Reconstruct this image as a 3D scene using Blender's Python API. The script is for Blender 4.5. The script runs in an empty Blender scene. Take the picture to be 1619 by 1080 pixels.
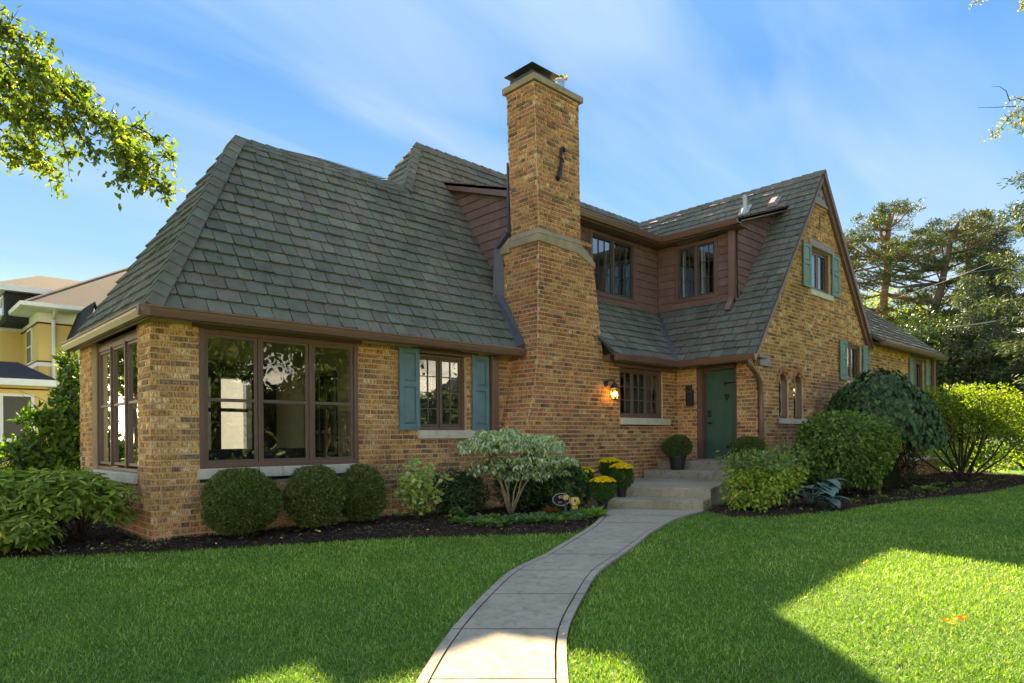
import bpy, math, random
import numpy as np
from mathutils import Vector, Matrix

random.seed(7)
rng = np.random.default_rng(7)
SC = bpy.context.scene
COL = SC.collection

# ------------------------------------------------------------------ camera
CAM_Z = 1.10
YAW = math.radians(43.613)
ROLL = -0.00799
FW = Vector((math.sin(YAW), math.cos(YAW), 0))
_r = Vector((math.cos(YAW), -math.sin(YAW), 0))
_u = Vector((0, 0, 1))
CR = _r * math.cos(ROLL) + _u * math.sin(ROLL)
CU = _u * math.cos(ROLL) - _r * math.sin(ROLL)
cam = bpy.data.cameras.new("camera")
cam_o = bpy.data.objects.new("camera", cam)
COL.objects.link(cam_o)
cam_o.matrix_world = Matrix(((CR.x, CU.x, -FW.x, 0), (CR.y, CU.y, -FW.y, 0), (CR.z, CU.z, -FW.z, CAM_Z), (0, 0, 0, 1)))
cam.sensor_width = 36
cam.lens = 1067.2 / 1619 * 36
cam.shift_y = 153.07 / 1619
cam.clip_start = 0.05
cam.clip_end = 2000
SC.camera = cam_o

# ------------------------------------------------------------------ light
SUN_DIR = Vector((0.84, 1.07, 1.0)).normalized()      # towards the sun
SUN_EL = math.asin(SUN_DIR.z)
SUN_AZ = math.atan2(SUN_DIR.x, SUN_DIR.y)
sun = bpy.data.lights.new("sun", 'SUN')
sun.energy = 2.0
sun.angle = math.radians(0.6)
sun.color = (1.0, 0.93, 0.80)
sun_o = bpy.data.objects.new("sun", sun)
COL.objects.link(sun_o)
sun_o.rotation_euler = SUN_DIR.to_track_quat('Z', 'Y').to_euler()
SC.view_settings.view_transform = 'Standard'
SC.view_settings.look = 'None'
SC.view_settings.gamma = 1
SC.view_settings.use_curve_mapping = False
SC.view_settings.exposure = 3.82
SC.view_settings.use_white_balance = True
SC.view_settings.white_balance_temperature = 10400
SC.view_settings.white_balance_tint = 9

world = bpy.data.worlds.new("World")
SC.world = world
world.use_nodes = True


def N(nt, typ, **kw):
    n = nt.nodes.new(typ)
    for k, v in kw.items():
        if hasattr(n, k) and not k.startswith("in_"):
            setattr(n, k, v)
    return n


def build_world():
    nt = world.node_tree
    nt.nodes.clear()
    out = N(nt, 'ShaderNodeOutputWorld')
    bg = N(nt, 'ShaderNodeBackground')
    bg.inputs['Strength'].default_value = 0.12
    sky = N(nt, 'ShaderNodeTexSky')
    sky.sky_type = 'NISHITA'
    sky.sun_disc = False
    sky.sun_elevation = SUN_EL
    sky.sun_rotation = SUN_AZ
    sky.air_density = 1.0
    sky.dust_density = 0.0
    sky.ozone_density = 3.0
    tc = N(nt, 'ShaderNodeTexCoord')
    sep = N(nt, 'ShaderNodeSeparateXYZ')
    nt.links.new(tc.outputs['Generated'], sep.inputs[0])
    # project direction onto a cloud sheet
    zc = N(nt, 'ShaderNodeMath', operation='MAXIMUM')
    nt.links.new(sep.outputs['Z'], zc.inputs[0])
    zc.inputs[1].default_value = 0.0
    za = N(nt, 'ShaderNodeMath', operation='ADD')
    nt.links.new(zc.outputs[0], za.inputs[0])
    za.inputs[1].default_value = 0.22
    dv = N(nt, 'ShaderNodeVectorMath', operation='DIVIDE')
    cmb = N(nt, 'ShaderNodeCombineXYZ')
    for i in range(3):
        nt.links.new(za.outputs[0], cmb.inputs[i])
    nt.links.new(tc.outputs['Generated'], dv.inputs[0])
    nt.links.new(cmb.outputs[0], dv.inputs[1])
    mp = N(nt, 'ShaderNodeMapping')
    mp.inputs['Rotation'].default_value = (0, 0, math.radians(-63))
    mp.inputs['Scale'].default_value = (0.55, 1.9, 0.0)
    mp.inputs['Location'].default_value = (3.1, 1.4, 0)
    nt.links.new(dv.outputs[0], mp.inputs['Vector'])
    n1 = N(nt, 'ShaderNodeTexNoise')
    n1.inputs['Scale'].default_value = 1.9
    n1.inputs['Detail'].default_value = 6
    n1.inputs['Roughness'].default_value = 0.48
    n1.inputs['Distortion'].default_value = 0.5
    nt.links.new(mp.outputs[0], n1.inputs['Vector'])
    cr = N(nt, 'ShaderNodeValToRGB')
    cr.color_ramp.elements[0].position = 0.42
    cr.color_ramp.elements[0].color = (0, 0, 0, 1)
    cr.color_ramp.elements[1].position = 0.74
    cr.color_ramp.elements[1].color = (0.75, 0.75, 0.75, 1)
    nt.links.new(n1.outputs['Fac'], cr.inputs['Fac'])
    # blue gradient, same all round; horizon and zenith brightened to add fill light
    gr = N(nt, 'ShaderNodeValToRGB')
    e = gr.color_ramp.elements
    e[0].position = 0.0
    e[0].color = (4.2, 3.9, 3.5, 1)
    e[1].position = 1.0
    e[1].color = (0.52, 0.74, 1.15, 1)
    m1 = e.new(0.09); m1.color = (3.0, 2.95, 2.85, 1)
    m5 = e.new(0.15); m5.color = (0.41, 0.68, 1.10, 1)
    m2 = e.new(0.22); m2.color = (0.18, 0.44, 0.92, 1)
    m3 = e.new(0.46); m3.color = (0.058, 0.265, 0.80, 1)
    m4 = e.new(0.56); m4.color = (0.09, 0.31, 0.86, 1)
    nt.links.new(zc.outputs[0], gr.inputs['Fac'])
    mx0 = N(nt, 'ShaderNodeMix', data_type='RGBA')
    mx0.inputs[0].default_value = 0.992
    nt.links.new(sky.outputs[0], mx0.inputs[6])
    nt.links.new(gr.outputs[0], mx0.inputs[7])
    mx = N(nt, 'ShaderNodeMix', data_type='RGBA')
    nt.links.new(cr.outputs[0], mx.inputs[0])
    nt.links.new(mx0.outputs[2], mx.inputs[6])
    mx.inputs[7].default_value = (0.30, 0.50, 0.86, 1)
    nt.links.new(mx.outputs[2], bg.inputs['Color'])
    nt.links.new(bg.outputs[0], out.inputs[0])


build_world()

# ------------------------------------------------------------------ materials
def new_mat(name):
    m = bpy.data.materials.new(name)
    m.use_nodes = True
    nt = m.node_tree
    nt.nodes.clear()
    out = N(nt, 'ShaderNodeOutputMaterial')
    return m, nt, out


def pbr(nt, out, rough=0.7, spec=0.3, metal=0.0):
    b = N(nt, 'ShaderNodeBsdfPrincipled')
    b.inputs['Roughness'].default_value = rough
    b.inputs['Specular IOR Level'].default_value = spec
    b.inputs['Metallic'].default_value = metal
    nt.links.new(b.outputs[0], out.inputs[0])
    return b


def noise(nt, scale, detail=4, rough=0.6, vec=None, dims=None):
    n = N(nt, 'ShaderNodeTexNoise')
    n.inputs['Scale'].default_value = scale
    n.inputs['Detail'].default_value = detail
    n.inputs['Roughness'].default_value = rough
    if vec is not None:
        nt.links.new(vec, n.inputs['Vector'])
    return n


def ramp(nt, fac, stops):
    r = N(nt, 'ShaderNodeValToRGB')
    el = r.color_ramp.elements
    el[0].position = stops[0][0]
    el[0].color = (*stops[0][1], 1)
    el[1].position = stops[-1][0]
    el[1].color = (*stops[-1][1], 1)
    for p, c in stops[1:-1]:
        x = el.new(p)
        x.color = (*c, 1)
    nt.links.new(fac, r.inputs['Fac'])
    return r


def mixc(nt, a, b, fac=0.5, mode='MIX'):
    m = N(nt, 'ShaderNodeMix', data_type='RGBA', blend_type=mode)
    for s, i in ((fac, 0), (a, 6), (b, 7)):
        if isinstance(s, (int, float)):
            m.inputs[i].default_value = s
        elif isinstance(s, tuple):
            m.inputs[i].default_value = (*s, 1)
        else:
            nt.links.new(s, m.inputs[i])
    return m.outputs[2]


def bump(nt, b, height, dist=0.004, strength=0.6):
    n = N(nt, 'ShaderNodeBump')
    n.inputs['Strength'].default_value = strength
    n.inputs['Distance'].default_value = dist
    nt.links.new(height, n.inputs['Height'])
    nt.links.new(n.outputs[0], b.inputs['Normal'])


def wpos(nt, scale=(1, 1, 1)):
    g = N(nt, 'ShaderNodeNewGeometry')
    mp = N(nt, 'ShaderNodeMapping')
    mp.inputs['Scale'].default_value = scale
    nt.links.new(g.outputs['Position'], mp.inputs['Vector'])
    return mp.outputs[0]


def attr(nt, name='Col'):
    a = N(nt, 'ShaderNodeAttribute')
    a.attribute_name = name
    return a.outputs['Color']


def m_plain(name, c1, c2=None, scale=8, rough=0.6, spec=0.3, metal=0.0, bmp=0.0, detail=5, usecol=False, vs=(1, 1, 1)):
    m, nt, out = new_mat(name)
    b = pbr(nt, out, rough, spec, metal)
    if c2 is None:
        c2 = tuple(x * 0.8 for x in c1)
    v = wpos(nt, vs)
    n = noise(nt, scale, detail, 0.65, v)
    r = ramp(nt, n.outputs['Fac'], [(0.3, c2), (0.7, c1)])
    col = r.outputs[0]
    if usecol:
        col = mixc(nt, col, attr(nt), 1.0, 'MULTIPLY')
    nt.links.new(col, b.inputs['Base Color'])
    if bmp:
        n2 = noise(nt, scale * 6, 4, 0.7, v)
        bump(nt, b, n2.outputs['Fac'], bmp, 0.7)
    return m


def m_brick():
    m, nt, out = new_mat('common_brick')
    b = pbr(nt, out, 0.88, 0.12)
    v = wpos(nt, (1, 1, 0.34))
    n = noise(nt, 52, 3, 0.55, v)
    n2 = noise(nt, 0.75, 5, 0.65, wpos(nt, (1, 1, .55)))
    n3 = noise(nt, 190, 3, 0.7, wpos(nt))
    c = attr(nt)
    dark = mixc(nt, c, (0.56, 0.42, 0.36), 1.0, 'MULTIPLY')
    r = ramp(nt, n.outputs['Fac'], [(0.44, (1, 1, 1)), (0.56, (0, 0, 0))])
    c2 = mixc(nt, dark, c, r.outputs[0])
    rl = ramp(nt, n2.outputs['Fac'], [(0.32, (0.72, 0.66, 0.62)), (0.52, (1.0, 0.98, 0.95)), (0.68, (1.14, 1.12, 1.06))])
    c3 = mixc(nt, c2, rl.outputs[0], 1.0, 'MULTIPLY')
    rg = ramp(nt, n3.outputs['Fac'], [(0.3, (0.78, 0.78, 0.78)), (0.7, (1.15, 1.15, 1.15))])
    c4 = mixc(nt, c3, rg.outputs[0], 1.0, 'MULTIPLY')
    nt.links.new(c4, b.inputs['Base Color'])
    bump(nt, b, n3.outputs['Fac'], 0.004, 0.8)
    return m


def m_mortar():
    m, nt, out = new_mat('mortar')
    b = pbr(nt, out, 0.95, 0.1)
    n = noise(nt, 3, 5, 0.7, wpos(nt))
    n3 = noise(nt, 150, 3, 0.7, wpos(nt))
    r = ramp(nt, n.outputs['Fac'], [(0.3, (0.42, 0.31, 0.195)), (0.7, (0.58, 0.44, 0.29))])
    nt.links.new(r.outputs[0], b.inputs['Base Color'])
    bump(nt, b, n3.outputs['Fac'], 0.004, 0.8)
    return m


def m_shingle():
    m, nt, out = new_mat('asphalt_shingle')
    b = pbr(nt, out, 0.9, 0.18)
    n = noise(nt, 260, 2, 0.8, wpos(nt))
    n2 = noise(nt, 9, 4, 0.7, wpos(nt))
    n4 = noise(nt, 0.7, 3, 0.6, wpos(nt))
    r = ramp(nt, n.outputs['Fac'], [(0.30, (0.55, 0.55, 0.55)), (0.5, (1, 1, 1)), (0.72, (1.55, 1.5, 1.45))])
    r2 = ramp(nt, n2.outputs['Fac'], [(0.3, (0.82, 0.84, 0.86)), (0.7, (1.14, 1.12, 1.1))])
    r4 = ramp(nt, n4.outputs['Fac'], [(0.32, (0.80, 0.83, 0.82)), (0.68, (1.16, 1.13, 1.08))])
    n5 = noise(nt, 2.6, 5, 0.75, wpos(nt, (1, 1, .18)))
    r5 = ramp(nt, n5.outputs['Fac'], [(0.30, (0.74, 0.76, 0.74)), (0.45, (1, 1, 1)), (0.72, (1.1, 1.1, 1.08))])
    c = mixc(nt, attr(nt), r.outputs[0], 1.0, 'MULTIPLY')
    c = mixc(nt, c, r2.outputs[0], 1.0, 'MULTIPLY')
    c = mixc(nt, c, r4.outputs[0], 1.0, 'MULTIPLY')
    c = mixc(nt, c, r5.outputs[0], 1.0, 'MULTIPLY')
    nt.links.new(c, b.inputs['Base Color'])
    bump(nt, b, n.outputs['Fac'], 0.003, 0.7)
    return m


def m_siding():
    m, nt, out = new_mat('painted_cedar_shake')
    b = pbr(nt, out, 0.62, 0.3)
    n = noise(nt, 55, 4, 0.7, wpos(nt, (1, 1, 0.06)))
    n2 = noise(nt, 3, 4, 0.7, wpos(nt))
    r = ramp(nt, n.outputs['Fac'], [(0.3, (0.7, 0.68, 0.68)), (0.7, (1.2, 1.18, 1.18))])
    c = mixc(nt, attr(nt), r.outputs[0], 1.0, 'MULTIPLY')
    r2 = ramp(nt, n2.outputs['Fac'], [(0.3, (0.9, 0.9, 0.9)), (0.7, (1.1, 1.1, 1.1))])
    c = mixc(nt, c, r2.outputs[0], 1.0, 'MULTIPLY')
    nt.links.new(c, b.inputs['Base Color'])
    bump(nt, b, n.outputs['Fac'], 0.004, 0.8)
    return m


def m_glass(name, tint=(0.8, 0.84, 0.84), k=0.8, wav=0.0):
    m, nt, out = new_mat(name)
    g = N(nt, 'ShaderNodeBsdfGlossy')
    g.inputs['Roughness'].default_value = 0.0
    g.inputs['Color'].default_value = (0.95, 0.97, 1, 1)
    t = N(nt, 'ShaderNodeBsdfTransparent')
    t.inputs['Color'].default_value = (*tint, 1)
    fr = N(nt, 'ShaderNodeFresnel')
    fr.inputs['IOR'].default_value = 1.52
    mm = N(nt, 'ShaderNodeMath', operation='MULTIPLY_ADD')
    nt.links.new(fr.outputs[0], mm.inputs[0])
    mm.inputs[1].default_value = k
    mm.inputs[2].default_value = 0.03
    mm.use_clamp = True
    mx = N(nt, 'ShaderNodeMixShader')
    nt.links.new(mm.outputs[0], mx.inputs[0])
    nt.links.new(t.outputs[0], mx.inputs[1])
    nt.links.new(g.outputs[0], mx.inputs[2])
    nt.links.new(mx.outputs[0], out.inputs[0])
    n = noise(nt, 2.2, 2, 0.5, wpos(nt))
    bm = N(nt, 'ShaderNodeBump')
    bm.inputs['Distance'].default_value = 0.012
    bm.inputs['Strength'].default_value = 0.15
    nt.links.new(n.outputs['Fac'], bm.inputs['Height'])
    nt.links.new(bm.outputs[0], g.inputs['Normal'])
    return m


def m_leaf(name, trans=0.35, rough=0.55, spec=0.15):
    m, nt, out = new_mat(name)
    c = attr(nt)
    b = N(nt, 'ShaderNodeBsdfPrincipled')
    b.inputs['Roughness'].default_value = rough
    b.inputs['Specular IOR Level'].default_value = spec
    nt.links.new(c, b.inputs['Base Color'])
    t = N(nt, 'ShaderNodeBsdfTranslucent')
    hs = mixc(nt, c, (1.5, 1.75, 0.55), 1.0, 'MULTIPLY')
    nt.links.new(hs, t.inputs['Color'])
    mx = N(nt, 'ShaderNodeMixShader')
    mx.inputs[0].default_value = trans
    nt.links.new(b.outputs[0], mx.inputs[1])
    nt.links.new(t.outputs[0], mx.inputs[2])
    nt.links.new(mx.outputs[0], out.inputs[0])
    return m


def m_emit(name, col, s):
    m, nt, out = new_mat(name)
    e = N(nt, 'ShaderNodeEmission')
    e.inputs['Color'].default_value = (*col, 1)
    e.inputs['Strength'].default_value = s
    nt.links.new(e.outputs[0], out.inputs[0])
    return m


M = {}
M['brick'] = m_brick()
M['mortar'] = m_mortar()
M['shingle'] = m_shingle()
M['shake'] = m_siding()
M['trim'] = m_plain('brown_trim_paint', (0.15, 0.080, 0.062), (0.12, 0.063, 0.05), 6, 0.42, 0.4)
M['gutter'] = m_plain('brown_aluminium', (0.17, 0.090, 0.070), (0.14, 0.074, 0.058), 3, 0.34, 0.5)
M['sash'] = m_plain('sash_brown', (0.13, 0.085, 0.062), (0.10, 0.065, 0.05), 8, 0.45, 0.4)
M['mauve'] = m_plain('weathered_mauve_wood', (0.30, 0.25, 0.27), (0.21, 0.175, 0.19), 12, 0.8, 0.2, bmp=0.002)
M['teal'] = m_plain('teal_shutter_paint', (0.105, 0.200, 0.235), (0.075, 0.15, 0.18), 6, 0.5, 0.4)
M['teal2'] = m_plain('sage_shutter_paint', (0.12, 0.235, 0.21), (0.09, 0.18, 0.165), 6, 0.55, 0.3)
M['door'] = m_plain('green_door_paint', (0.032, 0.100, 0.072), (0.024, 0.08, 0.058), 5, 0.45, 0.4)
M['stone'] = m_plain('limestone', (0.56, 0.52, 0.42), (0.42, 0.385, 0.30), 7, 0.85, 0.2, bmp=0.003)
M['stone_d'] = m_plain('weathered_limestone', (0.34, 0.27, 0.18), (0.21, 0.165, 0.11), 5, 0.9, 0.15, bmp=0.004)
M['lead'] = m_plain('painted_flashing', (0.055, 0.065, 0.085), (0.035, 0.042, 0.055), 8, 0.45, 0.5)
M['galv'] = m_plain('galvanised_steel', (0.42, 0.44, 0.47), (0.30, 0.32, 0.35), 10, 0.5, 0.5, 0.5)
M['steel'] = m_plain('stainless_steel', (0.75, 0.72, 0.68), (0.5, 0.45, 0.4), 14, 0.2, 0.5, 0.95)
M['iron'] = m_plain('black_iron', (0.018, 0.017, 0.017), (0.012, 0.011, 0.011), 20, 0.45, 0.4)
M['capiron'] = m_plain('dark_cap_metal', (0.05, 0.05, 0.055), (0.035, 0.035, 0.04), 9, 0.5, 0.4)
M['glass'] = m_glass('window_glass')
M['inwall'] = m_plain('interior_plaster', (0.33, 0.28, 0.20), (0.27, 0.23, 0.165), 2, 0.8, 0.2)
M['inceil'] = m_plain('interior_ceiling', (0.42, 0.38, 0.30), (0.36, 0.32, 0.25), 2, 0.8, 0.2)
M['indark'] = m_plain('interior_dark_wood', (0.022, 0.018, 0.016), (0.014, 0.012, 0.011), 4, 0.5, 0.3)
M['floor'] = m_plain('interior_floor', (0.16, 0.10, 0.06), (0.10, 0.065, 0.04), 4, 0.5, 0.3)
M['navy'] = m_plain('navy_upholstery', (0.03, 0.042, 0.075), (0.02, 0.028, 0.055), 30, 0.8, 0.2)
M['curtain'] = m_plain('cream_curtain', (0.55, 0.48, 0.36), (0.42, 0.36, 0.26), 9, 0.85, 0.1, vs=(1, 1, 0.05))
M['white'] = m_plain('white_paint', (0.78, 0.78, 0.76), (0.70, 0.70, 0.68), 3, 0.55, 0.3)


# ------------------------------------------------------------------ mesh tools
class Fr:
    """A wall frame: u along the wall, z up, d outwards."""
    def __init__(s, o, u, n):
        s.o = Vector(o); s.u = Vector(u).normalized(); s.n = Vector(n).normalized()

    def P(s, u, z, d=0.0):
        p = s.o + s.u * u + s.n * d
        return (p.x, p.y, p.z + z)


class MB:
    def __init__(s):
        s.v = []; s.f = []; s.c = []

    def add(s, vs, fs, col=(1, 1, 1)):
        b = len(s.v)
        s.v.extend([tuple(p) for p in vs])
        for f in fs:
            s.f.append(tuple(b + i for i in f))
            s.c.append(col)
        return s

    def box(s, fr, u0, u1, z0, z1, d0, d1, col=(1, 1, 1)):
        P = fr.P
        v = [P(u0, z0, d0), P(u1, z0, d0), P(u1, z1, d0), P(u0, z1, d0), P(u0, z0, d1), P(u1, z0, d1), P(u1, z1, d1), P(u0, z1, d1)]
        s.add(v, [(3, 2, 1, 0), (4, 5, 6, 7), (0, 1, 5, 4), (2, 3, 7, 6), (1, 2, 6, 5), (3, 0, 4, 7)], col)
        return s

    def bbox(s, x0, x1, y0, y1, z0, z1, col=(1, 1, 1)):
        v = [(x0, y0, z0), (x1, y0, z0), (x1, y1, z0), (x0, y1, z0), (x0, y0, z1), (x1, y0, z1), (x1, y1, z1), (x0, y1, z1)]
        s.add(v, [(3, 2, 1, 0), (4, 5, 6, 7), (0, 1, 5, 4), (2, 3, 7, 6), (1, 2, 6, 5), (3, 0, 4, 7)], col)
        return s

    def prism(s, bot, top, col=(1, 1, 1)):
        n = len(bot)
        fs = [tuple(range(n - 1, -1, -1)), tuple(range(n, 2 * n))]
        fs += [(i, (i + 1) % n, n + (i + 1) % n, n + i) for i in range(n)]
        s.add(list(bot) + list(top), fs, col)
        return s

    def extrude(s, prof, a, b, col=(1, 1, 1), shear_a=None, shear_b=None):
        """profile points (offset vectors) swept from point a to point b"""
        a = Vector(a); b = Vector(b)
        A = [a + Vector(p) + (Vector(shear_a) * i if shear_a else Vector()) for i, p in enumerate(prof)]
        B = [b + Vector(p) for p in prof]
        return s.prism(A, B, col)

    def tube(s, pts, rad, sides=8, col=(1, 1, 1), cap=True):
        pts = [Vector(p) for p in pts]
        if isinstance(rad, (int, float)):
            rad = [rad] * len(pts)
        rings = []
        prev = None
        for i, p in enumerate(pts):
            t = (pts[min(i + 1, len(pts) - 1)] - pts[max(i - 1, 0)])
            if t.length < 1e-9:
                t = Vector((0, 0, 1))
            t.normalize()
            if prev is None:
                x = t.orthogonal().normalized()
            else:
                x = (prev - t * prev.dot(t))
                x = x.normalized() if x.length > 1e-6 else t.orthogonal().normalized()
            prev = x
            y = t.cross(x)
            rings.append([p + (x * math.cos(2 * math.pi * k / sides) + y * math.sin(2 * math.pi * k / sides)) * rad[i] for k in range(sides)])
        vs = [q for r in rings for q in r]
        fs = []
        for i in range(len(pts) - 1):
            for k in range(sides):
                fs.append((i * sides + k, i * sides + (k + 1) % sides, (i + 1) * sides + (k + 1) % sides, (i + 1) * sides + k))
        if cap:
            fs.append(tuple(range(sides - 1, -1, -1)))
            fs.append(tuple((len(pts) - 1) * sides + k for k in range(sides)))
        s.add(vs, fs, col)
        return s

    def lathe(s, c, prof, sides=20, col=(1, 1, 1), axis=None):
        """prof = [(r, z)...] about vertical axis at c"""
        pts = []
        for r, z in prof:
            for k in range(sides):
                a = 2 * math.pi * k / sides
                pts.append((c[0] + r * math.cos(a), c[1] + r * math.sin(a), c[2] + z))
        fs = []
        for i in range(len(prof) - 1):
            for k in range(sides):
                fs.append((i * sides + k, i * sides + (k + 1) % sides, (i + 1) * sides + (k + 1) % sides, (i + 1) * sides + k))
        fs.append(tuple(range(sides - 1, -1, -1)))
        fs.append(tuple((len(prof) - 1) * sides + k for k in range(sides)))
        s.add(pts, fs, col)
        return s

    def mesh(s, name, mat, smooth=False):
        me = bpy.data.meshes.new(name)
        me.from_pydata(s.v, [], s.f)
        a = me.attributes.new('Col', 'FLOAT_COLOR', 'FACE')
        a.data.foreach_set('color', np.array([(*c[:3], 1.0) for c in s.c], dtype=np.float32).ravel())
        me.materials.append(mat)
        if smooth:
            me.polygons.foreach_set('use_smooth', [True] * len(me.polygons))
        me.update()
        return me

    def build(s, name, mat, parent=None, smooth=False, bevel=0.0, **props):
        o = bpy.data.objects.new(name, s.mesh(name, mat, smooth))
        COL.objects.link(o)
        if parent is not None:
            o.parent = parent
        if bevel:
            md = o.modifiers.new('bevel', 'BEVEL')
            md.width = bevel
            md.segments = 2
            md.limit_method = 'ANGLE'
        for k, v in props.items():
            o[k] = v
        return o


def thing(name, label, cat, loc=(0, 0, 0), group=None):
    o = bpy.data.objects.new(name, None)
    COL.objects.link(o)
    o.empty_display_size = 0.2
    o['label'] = label
    o['category'] = cat
    if group:
        o['group'] = group
    return o


def link_obj(name, me, parent, mat4=None, **props):
    o = bpy.data.objects.new(name, me)
    COL.objects.link(o)
    if parent is not None:
        o.parent = parent
    if mat4 is not None:
        o.matrix_local = mat4
    for k, v in props.items():
        o[k] = v
    return o


def depth_of(p):
    return p[0] * FW.x + p[1] * FW.y


def ground_z(x, y):
    d = x * FW.x + y * FW.y
    t = np.clip(1 - np.asarray(d, float) / 9.5, 0, None)
    return -0.45 * np.minimum(t, 1.3) ** 1.3


# ------------------------------------------------------------------ the brick house: bricks
CH = 0.0733
BRICKS = []      # (parent key, frame, u0, u1, z0, pal)


def brick_col(pal):
    r = random.random()
    if pal == 'gold':
        t = [(0.44, (0.66, 0.36, 0.125)), (0.64, (0.78, 0.54, 0.28)), (0.82, (0.52, 0.23, 0.10)), (0.93, (0.36, 0.19, 0.10)), (1, (0.17, 0.12, 0.09))]
    elif pal == 'mix':
        t = [(0.40, (0.60, 0.31, 0.11)), (0.52, (0.74, 0.49, 0.25)), (0.74, (0.48, 0.20, 0.09)), (0.93, (0.33, 0.16, 0.08)), (1, (0.19, 0.125, 0.09))]
    elif pal == 'red':
        t = [(0.40, (0.56, 0.23, 0.11)), (0.68, (0.60, 0.31, 0.13)), (0.86, (0.43, 0.16, 0.085)), (0.96, (0.24, 0.12, 0.065)), (1, (0.12, 0.08, 0.065))]
    else:
        t = [(0.5, (0.45, 0.235, 0.105)), (0.72, (0.33, 0.17, 0.08)), (0.9, (0.25, 0.13, 0.068)), (1, (0.13, 0.085, 0.06))]
    for p, c in t:
        if r <= p:
            break
    k = random.uniform(0.86, 1.14)
    av = {'gold': (0.60, 0.39, 0.175), 'mix': (0.54, 0.335, 0.15), 'red': (0.50, 0.27, 0.135)}.get(pal, (0.42, 0.25, 0.125))
    return tuple(min(0.8, (x * 0.72 + a * 0.30) * k * g * random.uniform(0.96, 1.04)) for x, a, g in zip(c, av, (1.0, 1.04, 1.14)))


def brick_wall(parent, fr, intervals, z0, z1, pal, ustart=0.0, thick=0.22, off=0.0, ext=0.0):
    """Lays bricks course by course; intervals(z) gives the solid spans. The wall mesh itself is the mortar body."""
    n = int(math.ceil((z1 - z0) / CH))
    mb = MB()
    for k in range(n):
        za = z0 + k * CH
        zb = min(z0 + (k + 1) * CH, z1)
        iv_m = intervals((za + zb) / 2)
        iva = intervals(za + 0.002)
        ivb = intervals(zb - 0.002)
        same = len(iva) == len(ivb) == len(iv_m)
        for j, (a, b) in enumerate(iv_m):
            if b - a < 0.01:
                continue
            a0, b0 = iva[j] if same else (a, b)
            a1, b1 = ivb[j] if same else (a, b)
            P = fr.P
            v = [P(a0, za, -thick), P(b0, za, -thick), P(b1, zb, -thick), P(a1, zb, -thick),
                 P(a0, za, off), P(b0, za, off), P(b1, zb, off), P(a1, zb, off)]
            mb.add(v, [(3, 2, 1, 0), (4, 5, 6, 7), (0, 1, 5, 4), (2, 3, 7, 6), (1, 2, 6, 5), (3, 0, 4, 7)])
            # bricks
            if zb - za < 0.05:
                continue
            header = (k % 6 == 5)
            L = 0.098 if header else 0.205
            u = ustart + ((k % 2) * 0.5 - 8) * (L + 0.012) + random.uniform(-0.012, 0.012)
            u += math.floor((a - u) / (L + 0.012)) * (L + 0.012)
            while u < b - 0.01:
                x0, x1 = max(u, a), min(u + L, b)
                if u < a and j == 0:
                    x0 = a - ext
                if x1 - x0 > 0.03:
                    p = pal(u, za) if callable(pal) else pal
                    if random.random() > 0.16 or header:
                        BRICKS.append((parent, fr, x0, x1, za + 0.004, p, off))
                    else:
                        xm = (x0 + x1) / 2
                        if x1 - x0 > 0.15:
                            BRICKS.append((parent, fr, x0, xm - 0.006, za + 0.004, p, off))
                            BRICKS.append((parent, fr, xm + 0.006, x1, za + 0.004, p, off))
                        else:
                            BRICKS.append((parent, fr, x0, x1, za + 0.004, p, off))
                u += L + 0.012
    return mb


def lay_bricks(n_single=290):
    """The nearest bricks become objects of their own, the rest one joined part per wall."""
    keyed = []
    for i, (parent, fr, a, b, z, p, off) in enumerate(BRICKS):
        c = fr.P((a + b) / 2, z)
        keyed.append((depth_of(c) / max(0.05, b - a) * 0.1 + depth_of(c) * 0.5, i))
    # largest in view: near, and facing the camera
    keyed.sort()
    single = set(i for _, i in keyed[:n_single])
    prot = {}
    for pal in ('gold', 'mix', 'red', 'brown'):
        L = []
        for q in range(9):
            mb = MB()
            f0 = Fr((0, 0, 0), (1, 0, 0), (0, -1, 0))
            mb.add(brick_verts(f0, -0.5, 0.5, -0.029, 0.0), BF, brick_col(pal))
            L.append(mb.mesh('brick', M['brick']))
        prot[pal] = L
    joined = {}
    for i, (parent, fr, a, b, z, p, off) in enumerate(BRICKS):
        if i in single:
            c = fr.P((a + b) / 2, z + 0.029 + random.uniform(-0.002, 0.002), off)
            ux, nx = fr.u, -fr.n
            mt = Matrix(((ux.x * (b - a), nx.x, 0, c[0]), (ux.y * (b - a), nx.y, 0, c[1]), (ux.z * (b - a), nx.z, 1, c[2]), (0, 0, 0, 1)))
            link_obj('brick', random.choice(prot[p]), parent, mt)
        else:
            mb = joined.setdefault(id(parent), (parent, MB()))[1]
            mb.add(brick_verts(fr, a, b, z + random.uniform(-0.002, 0.002), off), BF, brick_col(p))
    for parent, mb in joined.values():
        mb.build('brickwork', M['brick'], parent, kind='stuff')


BF = [(0, 1, 2, 3), (4, 5, 1, 0), (5, 6, 2, 1), (6, 7, 3, 2), (7, 4, 0, 3)]


def brick_verts(fr, a, b, z, off):
    h = 0.058
    j = lambda s=0.0022: random.uniform(-s, s)
    d = off + 0.0095 + random.uniform(-0.003, 0.004)
    P = fr.P
    e = 0.004 if (b - a) < 0.9 else 0.012
    if b - a > 0.9:
        jj = lambda: random.uniform(-0.008, 0.008)
    else:
        jj = j
    return [P(a + e + jj(), z + j() + 0.002, d + j()), P(b - e + jj(), z + j() + 0.002, d + j()), P(b - e + jj(), z + h + j() - 0.002, d + j()), P(a + e + jj(), z + h + j() - 0.002, d + j()),
            P(a, z, off - 0.012), P(b, z, off - 0.012), P(b, z + h, off - 0.012), P(a, z + h, off - 0.012)]


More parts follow.
